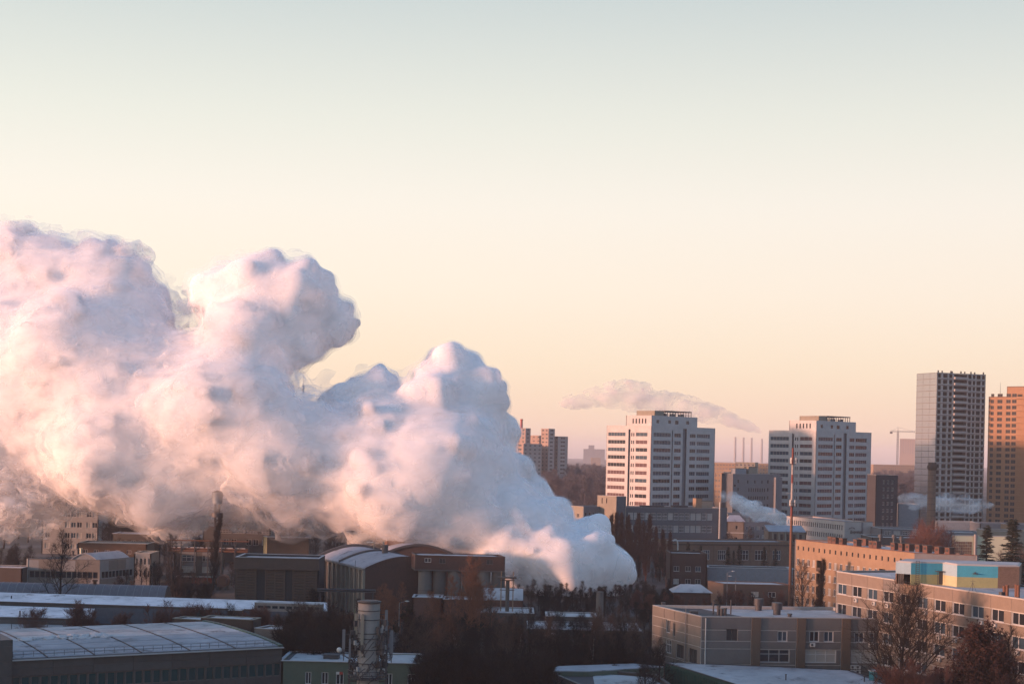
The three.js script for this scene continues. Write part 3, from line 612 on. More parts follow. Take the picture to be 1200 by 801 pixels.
for (const [k, [x, y]] of [[862, 512], [871.5, 512.5], [881, 513], [893, 514]].entries()) {     // four far chimneys
  const dist = 5500, p = onGround(x, y, dist), h = at(x, y, dist).y;
  const t = thing('far_chimney', ['leftmost of the four thin chimneys between the white towers', 'second from the left of the four thin chimneys between the white towers', 'third from the left of the four thin chimneys between the white towers', 'rightmost of the four thin chimneys between the white towers'][k], 'chimney', p, 0, 'thin chimneys on the horizon');
  mesh('shaft', metricUV(new THREE.CylinderGeometry(3.3, 4.8, h, 14).translate(0, h / 2, 0)), M.concretePale, t);
  mesh('rim', metricUV(new THREE.CylinderGeometry(3.2, 3.2, 3, 14).translate(0, h - 0.9, 0)), M.red, t);
}
{ // tower crane
  const D = 2600, p = onGround(1052.5, 505, D), h = at(1052.5, 506, D).y, t = thing('tower_crane', 'thin tower crane fading in haze on the horizon', 'crane', p);
  const m = new Parts(), L = 1.1;
  for (const sx of [-1, 1]) for (const sz of [-1, 1]) m.box(sx * L, 0, sz * L, 0.5, h, 0.5);
  for (let y = 0; y < h - 4; y += 4) { m.bar(V3(-L, y, L), V3(L, y + 4, L), 0.2, 0.2, 4); m.bar(V3(L, y, -L), V3(-L, y + 4, -L), 0.2, 0.2, 4); }
  m.build('mast', M.steel, t);
  const j = new Parts();
  for (const z of [-0.8, 0.8]) j.box(8, h, z, 44, 0.4, 0.4);
  j.box(8, h + 1.8, 0, 44, 0.4, 0.4);
  for (let x = -12; x < 30; x += 3) { j.bar(V3(x, h, 0.8), V3(x + 1.5, h + 1.9, 0), 0.18, 0.18, 4); j.bar(V3(x + 1.5, h + 1.9, 0), V3(x + 3, h, -0.8), 0.18, 0.18, 4); }
  j.build('jib', M.steel, t).rotation.y = 0.1;
  new Parts().bar(V3(0, h, 0), V3(0, h + 8, 0), 0.6, 0.3).bar(V3(0, h + 8, 0), V3(26, h + 2, 2), 0.15, 0.15, 4).bar(V3(0, h + 8, 0), V3(-11, h + 1, -1), 0.15, 0.15, 4).build('peak', M.steel, t);
  new Parts().box(-11, h - 3, -1, 4, 3.2, 2).build('counterweight', M.concreteDark, t);
}
// ---------------------------------------------------------------- middle distance, right of the steam
function sheetGeo(fn, nu, nv, thick) {                                   // a curved sheet with thickness; fn(u, v) gives its upper side
  const pos = [], idx = [], n = (nu + 1) * (nv + 1);
  for (const off of [0, -thick]) for (let j = 0; j <= nv; j++) for (let i = 0; i <= nu; i++) { const p = fn(i / nu, j / nv); pos.push(p.x, p.y + off, p.z); }
  const q = (a, b, c, d) => idx.push(a, b, c, a, c, d), I = (i, j, k) => k * n + j * (nu + 1) + i;
  for (let j = 0; j < nv; j++) for (let i = 0; i < nu; i++) { q(I(i, j, 0), I(i + 1, j, 0), I(i + 1, j + 1, 0), I(i, j + 1, 0)); q(I(i, j, 1), I(i, j + 1, 1), I(i + 1, j + 1, 1), I(i + 1, j, 1)); }
  for (let i = 0; i < nu; i++) { q(I(i, 0, 0), I(i, 0, 1), I(i + 1, 0, 1), I(i + 1, 0, 0)); q(I(i, nv, 0), I(i + 1, nv, 0), I(i + 1, nv, 1), I(i, nv, 1)); }
  for (let j = 0; j < nv; j++) { q(I(0, j, 0), I(0, j + 1, 0), I(0, j + 1, 1), I(0, j, 1)); q(I(nu, j, 0), I(nu, j, 1), I(nu, j + 1, 1), I(nu, j + 1, 0)); }
  let g = new THREE.BufferGeometry();
  g.setAttribute('position', new THREE.Float32BufferAttribute(pos, 3));
  g.setIndex(idx);
  g = metricUV(g);
  g.computeVertexNormals();
  return toCreasedNormals(g, 0.5);
}
const mix4 = (a, b, c, d, u, v) => a.clone().multiplyScalar((1 - u) * (1 - v)).addScaledVector(b, u * (1 - v)).addScaledVector(c, u * v).addScaledVector(d, (1 - u) * v);
// a roof sheet over four ground corners a-b (front) and d-c (back); height(v) from front to back
function roofSheet(t, P, height, material, { name = 'roof', thick = 0.15, nu = 8, nv = 14, u0 = 0, u1 = 1, v0 = 0, v1 = 1, lift = 0 } = {}) {
  return mesh(name, sheetGeo((u, v) => { const uu = u0 + (u1 - u0) * u, vv = v0 + (v1 - v0) * v, p = mix4(...P, uu, vv).sub(t.position); p.y = height(vv, uu) + lift; return p; }, nu, nv, thick), material, t);
}
function profileWall(t, a, b, top, material, { name = 'gable_wall', thick = 0.35, n = 16 } = {}) {  // a wall whose top follows top(share of its length)
  const w = frameOf(a, b), s = new THREE.Shape();
  s.moveTo(0, 0); s.lineTo(w.len, 0);
  for (let i = n; i >= 0; i--) s.lineTo(w.len * i / n, top(i / n));
  const m = mesh(name, metricUV(new THREE.ExtrudeGeometry(s, { depth: thick, bevelEnabled: false }).translate(0, 0, -thick)), material, t);
  place(m, t, w, 0, 0);
  return w;
}
const G = (x, y, d) => flat(at(x, y, d)), HT = (x, y, d) => at(x, y, d).y;
{ // long blue-grey laboratory in front of the first white tower
  const D = 600, h = HT(790, 595.5, D), b = building('laboratory_wing', 'long blue-grey flat office with two ribbons of white windows below the first white tower', 'office building', foot2(G(733, 595, D), G(852, 596.5, D + 11), 15), h, {
    mat: M.blueGrey, holes: [(len) => [...grid(series(15, 1.2, 2.36), [h - 4.7, h - 9.6], 2.05, 2.7, 'industrial'), ...grid(series(15, 1.2, 2.36), [h - 14.4], 2.05, 2.4, 'industrial')]], roof: { cap: M.frameGrey, snow: M.snowThin } });
  const { t, w } = b;
  place(mesh('end_pier', metricUV(new THREE.BoxGeometry(2.6, h + 0.4, 0.5).translate(0, h / 2 + 0.2, 0)), M.blueGrey, t), t, w[0], w[0].len - 1.4, 0, 0.27);
  place(new Parts().cyl(0, 0, 0, 0.22, 0.22, HT(842, 589, D), 10).build('flue_pipe', M.white, t), t, w[0], w[0].len - 3.4, 0, 0.75);
  for (const [x, y, ww, hh, m] of [[828, 585, 2.6, 4.2, M.orangeWall], [838, 588, 4.8, 3.2, M.cream], [805, 592, 6, 1.2, M.roofFelt], [770, 592.5, 9, 1, M.roofFelt]]) roofBox(t, onWall(w[0], (x - 733) * D / FOCAL, 0, -4), h - 0.4, ww, hh, 3.4, w[0].turn, m, 'roof_box');
  const S = foot3(G(700, 581, D + 4), G(722.5, 581.5, D - 4), G(734, 582, D - 2)), hs = HT(722, 581.5, D - 4);
  const sb = building('stair_block', 'cream and blue-grey stair block at the left end of the ribbon-windowed office', 'office building', S, hs, { mat: [M.cream, M.blueGrey, M.cream], holes: [() => [{ x: 2.5, y: hs - 3, w: 0.5, h: 2.2, style: 'slit' }, { x: 5, y: hs - 2.8, w: 0.5, h: 2, style: 'slit' }]], roof: { snow: M.snowThin } });
  const L = foot3(G(669, 592, D + 6), G(684, 593.5, D - 2), G(722, 594.5, D + 8)), hl = HT(684, 593.5, D - 2);
  building('office_annex', 'pale low annex with rows of small square windows beside the steam edge', 'office building', L, hl, { mat: [M.cream, M.paleGrey], holes: [(len) => [{ x: len * 0.5, y: hl - 4.4, w: 1.5, h: 1.6, style: 'two' }], (len) => grid(series(8, 0.8, len / 8.2), [hl - 3.6, hl - 7.0, hl - 10.4], 0.95, 1.35, 'one')], roof: { snow: M.snowThin } });
}
{ // pale square office between the towers
  const D = 690, P = foot3(G(846, 553, D + 8), G(859, 555, D - 4), G(915, 555.5, D + 4)), h = HT(859, 555, D - 4);
  const ys = [h - 4, h - 7.6, h - 11.2, h - 14.8, h - 18.4];
  const b = building('square_office', 'pale windowless-looking square office with slit windows between the two white towers', 'office building', P, h, { mat: [M.blueGrey, M.paleGrey], holes: [() => [], (len) => [...grid(series(8, len * 0.33, 1.12), [h - 7.9, h - 11.5, h - 15.1], 0.62, 1.7, 'slit'), ...grid([2.4, len * 0.72], ys.slice(0, 4), 0.8, 1.5, 'slit'), ...grid([0.7, len * 0.85], ys.slice(1).map((y) => y + 1.8), 1.1, 1.2, 'one'), ...grid(series(3, len * 0.3, 3.6), [h - 4.1], 0.6, 1.4, 'slit')]], roof: { snow: M.snowThin } });
  const { t, w } = b;
  roofBox(t, onWall(w[1], 5.5, 0, -5), h - 0.4, 5.5, 2.8, 4, w[1].turn, M.sheet, 'roof_box');
  roofBox(t, onWall(w[1], 12, 0, -6), h - 0.4, 4.2, 3.6, 4, w[1].turn, M.cream, 'roof_box');
  place(mesh('side_bay', metricUV(new THREE.BoxGeometry(3.2, h - 1.2, 2).translate(0, (h - 1.2) / 2, 0)), M.paleGrey, t), t, w[1], w[1].len - 1.8, 0, 0.9);
}
{ // grey flats with steam drifting across
  const D = 660, h = HT(882, 602.5, D), b = building('grey_flats', 'grey four-storey flats below the square office, half veiled by drifting steam', 'apartment block', foot2(G(853, 601.5, D), G(914, 604, D + 6), 12), h, { mat: M.paleGrey, holes: [(len) => grid(series(9, 1.2, 2.45), [h - 3.3, h - 6.8, h - 10.4], 1.35, 1.6, 'two')], roof: { snow: M.snowThin } });
}
function hipRoof(t, P, h, rise, over, material, share = 0.5) {
  const Q = inset(P, -over), O = t.position, q = Q.map((p) => V3(p.x - O.x, h, p.z - O.z));
  const mid = (a, b) => a.clone().add(b).multiplyScalar(0.5), m0 = mid(q[0], q[3]), m1 = mid(q[1], q[2]), r0 = m0.clone().lerp(m1, share / 2).setY(h + rise), r1 = m1.clone().lerp(m0, share / 2).setY(h + rise);
  const tri = [[q[0], q[1], r1], [q[0], r1, r0], [q[1], q[2], r1], [q[2], q[3], r0], [q[2], r0, r1], [q[3], q[0], r0], [q[0], q[2], q[1]], [q[0], q[3], q[2]]].flat();
  let g = new THREE.BufferGeometry().setFromPoints(tri);
  g = metricUV(g); g.computeVertexNormals();
  return mesh('roof', g, material, t);
}
{ // little pale house with a snowy hipped roof
  const D = 640, P = foot2(G(852, 611, D), G(872.5, 611.5, D), 7), h = HT(862, 611, D), b = building('pale_house', 'small pale house with a snowy hipped roof beside the blue-grey office', 'house', P, h, { mat: M.pinkWall, holes: [(len) => [{ x: len * 0.5, y: h - 3.2, w: 1, h: 1.6, style: 'one' }, { x: len * 0.5, y: h - 8, w: 1, h: 1.6, style: 'one' }]], roof: false });
  place(mesh('string_course', metricUV(new THREE.BoxGeometry(b.w[0].len, 0.25, 0.12).translate(b.w[0].len / 2, 0, 0.06)), M.white, b.t), b.t, b.w[0], 0, h - 4.6);
  hipRoof(b.t, P, h, 2.6, 0.5, M.snowThin);
}
{ // workshop with leaning struts and a snowy metal roof, left of the mast
  const D = 560, P = foot2(G(901, 622.5, D), G(945, 624, D), 10), h = HT(920, 623, D), b = building('strutted_workshop', 'low pale workshop with slanting wall struts and snowy roof left of the mast', 'workshop', P, h, { mat: M.pinkWall, roof: false });
  roofSheet(b.t, P, (v) => h + 0.1 + 1.9 * v, M.snowThin, { thick: 0.25 });
  const st = cached('strut', () => metricUV(new THREE.BoxGeometry(0.35, 4.6, 0.4).rotateX(-0.35).translate(0, -2.4, 0.9)));
  for (let i = 0; i < 5; i++) { place(mesh('strut', st, M.cream, b.t), b.t, b.w[0], 1.4 + i * 2.3, h); place(mesh('recess', cached('strec', () => metricUV(new THREE.BoxGeometry(0.9, 3.6, 0.08))), M.interior, b.t), b.t, b.w[0], 2.4 + i * 2.3, h - 2.6, 0.05); }
}
{ // long white building with the emblem on its end wall
  const D1 = 560, h = HT(990, 611, D1), P = foot3(flat(atHeight(922, 604.3, h)), G(990, 611, D1), G(1023, 612.4, D1 + 2));
  const b = building('long_white_building', 'long white two-row building with an arched dark emblem on its end wall', 'office building', P, h, { mat: [rough(0.95, 0.9, 0.86), rough(0.85, 0.8, 0.78)], holes: [(len) => grid(series(26, 1.2, (len - 2) / 26), [h - 3.2, h - 6.6, h - 10], (len - 2) / 26 * 0.55, 1.9, 'one')], roof: { snow: M.snowThin, cap: M.rust } });
  const { t, w } = b, W = w[1];
  place(mesh('corner_strip', metricUV(new THREE.BoxGeometry(0.7, h - 0.3, 0.1).translate(0, h / 2, 0.06)), M.paleGrey, t), t, W, W.len * 0.63, 0);
  const { FontLoader } = await import('three/addons/loaders/FontLoader.js'), { TextGeometry } = await import('three/addons/geometries/TextGeometry.js');
  const font = await new FontLoader().loadAsync('fonts/droid/droid_sans_bold.typeface.json');
  const em = new THREE.TorusGeometry(1.0, 0.13, 6, 14, Math.PI * 0.8).scale(1.15, 0.8, 0.6).rotateZ(0.25);
  place(mesh('emblem', em, M.steelDark, t), t, W, W.len * 0.25, h - 2.9, 0.1);
  const tg = new TextGeometry('Дарниця', { font, size: 1.25, depth: 0.12, curveSegments: 2 });
  tg.computeBoundingBox();
  const s = 4.5 / Math.max(0.1, tg.boundingBox.max.x - tg.boundingBox.min.x);
  place(mesh('lettering', tg.scale(s, 1.35 * s, 1), M.steelDark, t), t, W, W.len * 0.2, h - 4.1, 0.02);
  for (const x of [0.9, 1.6]) place(new Parts().cyl(0, 0, 0, 0.12, 0.08, 4, 6).build('aerial', M.steelDark, t), t, W, W.len * 0.5 * x, h - 2.5, -3);
}
{ // dark tower block right of the second white tower
  const D = 655, P = foot2(G(1027, 556.5, D), G(1052.5, 557, D + 5), 6), h = HT(1039, 556.5, D);
  building('dark_tower', 'dark brown tower block squeezed against the right side of the second white tower', 'high-rise', P, h, { mat: rough(0.08, 0.08, 0.095), holes: [(len) => grid(series(3, len * 0.3, 2.3), series(10, 2, 3.05), 1.3, 1.5, 'far')], roof: { snow: null } });
  const Q = foot2(G(1052.5, 590, D + 12), G(1078, 591, D + 12), 12), hq = HT(1060, 590.5, D + 12);
  building('dark_shed', 'dark blue-grey shed between the dark tower block and the brick chimney', 'shed', Q, hq, { mat: M.sheet, roof: { snow: M.snowThin } });
}
{ // round brick chimney with a flared head
  const D = 560, p = onGround(1091.5, 600, D), h = HT(1091.5, 541.5, D), t = thing('brick_chimney', 'round banded brick chimney with a flared head in front of the concrete tower', 'chimney', p);
  mesh('shaft', metricUV(new THREE.CylinderGeometry(1.35, 1.75, h - 2.6, 24).translate(0, (h - 2.6) / 2, 0)), M.brickTan, t);
  for (let y = 3; y < h - 4; y += 2.1) { const r = 1.75 - 0.4 * y / (h - 2.6) + 0.03; mesh('band', metricUV(new THREE.CylinderGeometry(r, r, 0.16, 24).translate(0, y, 0)), M.brown, t); }
  mesh('head', metricUV(new THREE.LatheGeometry([[1.33, h - 2.9], [1.75, h - 2.2], [1.8, h - 1.3], [1.45, h - 0.9], [1.5, h - 0.02], [1.15, h], [1.1, h - 2]].map(([x, y]) => new THREE.Vector2(x, y)), 24)), M.brown, t);
}
{ // low works buildings on the right
  const mk = (name, label, x0, x1, y, D, material, o = {}) => { const P = foot2(G(x0, y, D), G(x1, y + (x1 - x0) * 0.012, D), o.deep ?? 12), h = HT((x0 + x1) / 2, y + (x1 - x0) * 0.006, D); return building(name, label, 'shed', P, h, { mat: material, holes: o.holes ? [o.holes(h)] : [], roof: o.roof ?? { snow: M.snow, cap: M.frameGrey } }); };
  mk('long_shed', 'dark blue long shed at the foot of the concrete tower', 1098, 1150, 611.5, 640, M.sheet, { deep: 14 });
  mk('long_shed', 'pale blue-white shed at the foot of the orange tower', 1149, 1225, 613.5, 615, M.paleGrey, { deep: 14 });
  mk('window_shed', 'low grey shed with a row of bright windows right of the dark tower block', 1033, 1098, 619.5, 545, M.paleGrey, { deep: 16, holes: (h) => (len) => grid(series(6, 1.2, 3.2), [h - 2.2], 2.3, 1.5, 'industrial') });
  mk('grey_shed', 'wide grey-blue roof shed right of the bare reddish trees', 1085, 1160, 623.5, 520, M.sheet, { deep: 18 });
  mk('grey_shed', 'dark low shed behind the chimneys of the orange brick house', 1022, 1090, 629.5, 500, M.concreteDark, { deep: 16 });
  mk('grey_shed', 'narrow cream strip shed behind the spruces on the right', 1160, 1215, 622, 500, M.cream, { deep: 14 });
  // small pink lit block at the right edge
  const P = foot3(G(1173, 614, 548), G(1182, 614.5, 540), G(1192, 614.5, 541)), h = HT(1182, 614.5, 540);
  building('pink_block', 'small pink sunlit block peeping out left of the tall spruce at the right edge', 'house', P, h, { mat: [M.orangeWall, M.brick], roof: { snow: M.snowThin } });
  // cream and glass-brick hall
  const Q = foot3(G(1116, 627.5, 476), G(1117.5, 627.5, 472), G(1190, 630, 472)), hq = HT(1117, 627.5, 472), b = building('cream_hall', 'cream metal hall with a rusty glazed bay and grey flue behind the left spruce', 'hall', Q, hq, { mat: [M.cream, M.beigeMetal], roof: { snow: M.snow } });
  const gz = cached('rustpane', () => metricUV(new THREE.BoxGeometry(0.62, 0.78, 0.08)));
  for (let i = 0; i < 8; i++) for (let j = 0; j < 6; j++) place(mesh('glass_panel', gz, (i * 7 + j * 3) % 5 ? M.brickTan : M.panelWarm, b.t), b.t, b.w[1], 0.6 + i * 0.68, hq - 2.1 - j * 0.86, 0.05);
  place(new Parts().cyl(0, 0, 0, 0.55, 0.55, HT(1140, 626, 470), 14).build('flue_pipe', M.steel, b.t), b.t, b.w[1], 6.6, 0, 0.75);
}
{ // dark stubby stacks beyond the orange house
  for (const [k, [x, y0]] of [[1032, 626], [1048, 626.5], [1056.5, 628.5]].entries()) {
    const D = 425, p = onGround(x, y0, D), h = HT(x, y0, D), t = thing('stub_stack', ['leftmost and tallest of three dark capped stacks behind the orange brick house', 'middle one of three dark capped stacks behind the orange brick house', 'rightmost of three dark capped stacks behind the orange brick house'][k], 'chimney', p);
    mesh('shaft', metricUV(new THREE.CylinderGeometry(0.35, 0.4, h - 0.8, 10).translate(0, (h - 0.8) / 2, 0)), M.steelDark, t);
    mesh('cap', metricUV(new THREE.CylinderGeometry(0.5, 0.75, 0.9, 10).translate(0, h - 0.4, 0)), M.steelDark, t);
  }
}
{ // low brick works hall with large white windows
  const D = 520, P = foot2(G(786, 634, D), G(932, 637.3, D + 10), 16), h = HT(860, 635.6, D), k = D / FOCAL;
  const b = building('brick_works_hall', 'low brick works hall with tall white-framed windows behind the dark spruces', 'factory hall', P, h, { mat: M.brickTan, holes: [(len) => [[825.5, 834.5], [845, 855], [869, 883.5], [891.5, 906.5], [914, 924]].map(([a, c]) => ({ x: (a - 786) * k, y: h - 6.2, w: (c - a) * k, h: 3.4, style: 'four' }))], roof: { snow: M.snowThin, cap: M.steelDark } });
  for (const x of [841, 860, 888, 911]) place(mesh('pilaster', cached('wp', () => metricUV(new THREE.BoxGeometry(0.9, 10.2, 0.22).translate(0, 5.1, 0.11))), M.brickTan, b.t), b.t, b.w[0], (x - 786) * k, 0);
  place(mesh('cornice', metricUV(new THREE.BoxGeometry(b.w[0].len, 0.5, 0.3).translate(b.w[0].len / 2, 0, 0.15)), M.brown, b.t), b.t, b.w[0], 0, h - 1.0);
  // white gooseneck pipe
  const q = onGround(794, 640, 500), hp = HT(794, 632, 500), pipe = thing('gooseneck_pipe', 'white bent vent pipe standing left of the brick works hall', 'pipe', q);
  const curve = new THREE.CatmullRomCurve3([V3(0, 0, 0), V3(0, hp - 1, 0), V3(-0.25, hp - 0.25, 0), V3(-0.9, hp, 0), V3(-1.5, hp - 0.4, 0)]);
  mesh('tube', metricUV(new THREE.TubeGeometry(curve, 24, 0.22, 8)), M.white, pipe);
}
{ // dark brick house
  const D = 450, P = foot2(G(786, 648, D), G(829, 648.8, D), 13), h = HT(808, 648.4, D), k = D / FOCAL;
  building('dark_brick_house', 'dark red brick house with two rows of small white windows right of the poplars', 'house', P, h, { mat: M.brickDark, holes: [(len) => grid([1.0, 4.4, 7.3], [h - 5.2, h - 8.9], 1.6, 1.5, 'two', { sill: true })], roof: { snow: M.snow, cap: M.brown } });
}
{ // long grey shed, brick shed, pavilion
  const D = 457, P = foot2(G(828, 664.6, D), G(931, 666.8, D), 9), h = HT(880, 665.7, D);
  const b = building('grey_metal_shed', 'long grey metal shed with a thin line of snow along its roof edge', 'shed', P, h, { mat: M.sheet, roof: { cap: M.snow, capWidth: 1.2, snow: M.snow } });
  for (let i = 1; i < 9; i++) place(mesh('cladding_joint', cached('cj', () => metricUV(new THREE.BoxGeometry(0.12, 5.6, 0.06).translate(0, 2.9, 0.03))), M.steel, b.t), b.t, b.w[0], i * b.w[0].len / 9, 0);
  const E = 412, Q = foot3(G(829, 681, E + 9), G(848, 684, E), G(931, 684.8, E)), hq = HT(848, 684, E);
  const c = building('brick_shed', 'low brown brick shed with a broad snowy roof in front of the grey metal shed', 'shed', Q, hq, { mat: [M.brickTan, M.brown], holes: [() => [], (len) => [{ x: 3, y: 0.2, w: 2.4, h: 2.8, style: 'dark' }, { x: 7.4, y: 2.4, w: 2, h: 1.4, style: 'two' }, { x: 12, y: 2.4, w: 2, h: 1.4, style: 'two' }]], roof: { parapet: 0.12, snow: M.snow, cap: M.rust } });
  const p = 396, R_ = foot2(G(790, 694, p), G(833, 694.5, p), 8), hr = HT(811, 694, p), d = building('snowy_pavilion', 'low pavilion with a snowy hipped roof in front of the dark brick house', 'pavilion', R_, hr, { mat: M.brickDark, roof: false });
  hipRoof(d.t, R_, hr, 1.8, 0.5, M.snow);
}
{ // red and white mast
  M.mastRed = mat(0.16, 0.028, 0.022, { roughness: 0.7, map: fleck }); M.mastWhite = mat(0.34, 0.31, 0.30, { roughness: 0.7, map: fleck });
  const D = 378, p = onGround(927, 640, D), h = HT(927, 524.5, D), t = thing('radio_mast', 'tall slim red and white radio mast in front of the second white tower', 'mast', p);
  const cuts = [0, 0.605, 0.665, 0.72, 0.795, 0.845, 0.905, 1].map((k) => k * h);
  for (let i = 0; i < 7; i++) { const r = (y) => 0.42 - 0.17 * y / h; mesh('mast_section', metricUV(new THREE.CylinderGeometry(r(cuts[i + 1]), r(cuts[i]), cuts[i + 1] - cuts[i], 12).translate(0, (cuts[i] + cuts[i + 1]) / 2, 0)), [M.rust, M.mastRed, M.mastWhite, M.mastWhite, M.mastRed, M.mastWhite, M.mastRed][i], t); }
  for (const [y, r] of [[0.905, 0.75], [0.66, 0.7]]) {
    const g = new Parts();
    g.add(new THREE.TorusGeometry(r, 0.06, 6, 16).rotateX(Math.PI / 2), new THREE.Matrix4().makeTranslation(0, y * h, 0)); g.add(new THREE.TorusGeometry(r, 0.05, 6, 16).rotateX(Math.PI / 2), new THREE.Matrix4().makeTranslation(0, y * h + 0.9, 0)); g.cyl(0, y * h - 0.1, 0, r, r, 0.06, 16);
    for (let k = 0; k < 8; k++) g.box(Math.cos(k * TAU / 8) * r, y * h, Math.sin(k * TAU / 8) * r, 0.05, 0.9, 0.05);
    g.build('platform', M.steelDark, t);
    for (let k = 0; k < 3; k++) { const m = mesh('antenna', cached('mast_ant', () => metricUV(new THREE.BoxGeometry(0.26, 1.5, 0.16))), M.white, t); m.position.set(Math.cos(k * 2.1 + 0.4) * r, y * h + 0.9, Math.sin(k * 2.1 + 0.4) * r); m.rotation.y = -k * 2.1; }
  }
  new Parts().bar(V3(0, 0.735 * h, 0), V3(-1.6, 0.735 * h, 0.2), 0.05).bar(V3(0.55, 0.66 * h, 0), V3(0.45, 0.92 * h, 0), 0.03).build('bracket', M.white, t);
}
// ---------------------------------------------------------------- orange brick house
{
  const h = 21, P = foot3(flat(atHeight(932, 632, h)), flat(atHeight(1072, 648, h)), flat(atHeight(1147, 651, h)));
  const spots = (len) => {
    const out = [], n = 20, st = (len - 1.6) / n;
    for (let i = 0; i < n; i++) out.push({ x: 1.1 + i * st, y: h - 2.3, w: 0.55, h: 0.95, style: 'slit' });
    for (let r = 0; r < 6; r++) for (let i = 0; i < n; i++) if (![4, 15].includes(i)) out.push({ x: 0.9 + i * st, y: h - 5.7 - r * 2.9, w: 1.05, h: 1.55, style: 'two', sill: true });
    for (const i of [4, 15]) for (let r = 0; r < 6; r++) out.push({ x: 0.4 + i * st, y: h - 6.55 - r * 2.9, w: 2.2, h: 2.5, loggia: true });
    return out;
  };
  const b = building('orange_brick_house', 'long orange sunlit brick apartment house with a row of stubby roof vents', 'apartment block', P, h, { mat: [M.orangeWall, M.paleGrey], holes: [spots], depth: 0.1, roof: { parapet: 0.25, snow: M.snow, cap: M.rust, capWidth: 0.5 } });
  const { t, w } = b, F = w[0];
  for (const o of spots(F.len).filter((q) => q.loggia)) {
    place(mesh('loggia', cached('log', () => { const p = new Parts(); p.box(1.1, 0, -1.5, 2.3, 2.5, 0.1); p.box(0, 0, -0.9, 0.1, 2.5, 1.1); p.box(2.2, 0, -0.9, 0.1, 2.5, 1.1); return p.geo(); }), M.brown, t), t, F, o.x, o.y);
    place(mesh('loggia_parapet', cached('logp', () => metricUV(new THREE.BoxGeometry(2.14, 0.85, 0.12).translate(1.1, 0.43, -0.2))), RW() < 0.5 ? M.brown : M.concreteDark, t), t, F, o.x, o.y + 0.01);
    place(mesh('loggia_floor', cached('logf', () => metricUV(new THREE.BoxGeometry(2.2, 0.08, 1.4).translate(1.1, 0.02, -0.8))), M.concreteDark, t), t, F, o.x, o.y - 0.1);
  }
  const red = mesh('red_blanket', metricUV(new THREE.BoxGeometry(0.7, 1.2, 0.05).translate(0, 0, 0)), mat(0.55, 0.04, 0.05), t); place(red, t, F, 0.4 + 4 * (F.len - 1.6) / 20 + 1.9, h - 8.3, -0.6);
  const RV = rng(31);
  for (const [x, y] of [[975, 632], [979.5, 633], [988, 634], [1005, 635.5], [1013, 634.5], [1023, 637], [1028, 637.5], [1049, 639.5], [1058, 640.5], [1066, 641], [1078, 642], [1087, 643], [1101, 644.5], [1113, 645.5]]) {
    const p = atHeight(x, y + 2.4, h + 0.2), big = x === 1013;
    const m = roofBox(t, flat(p), h - 0.25, big ? 3 : 1.25 + 0.3 * RV(), 1.5, 1.1 + 0.2 * RV(), F.turn, M.brick, 'roof_vent', M.brown);
    mesh('grille', cached('rg', () => metricUV(new THREE.BoxGeometry(0.8, 0.5, 0.05).translate(0, 1, 0.66))), M.interior, m);
  }
}
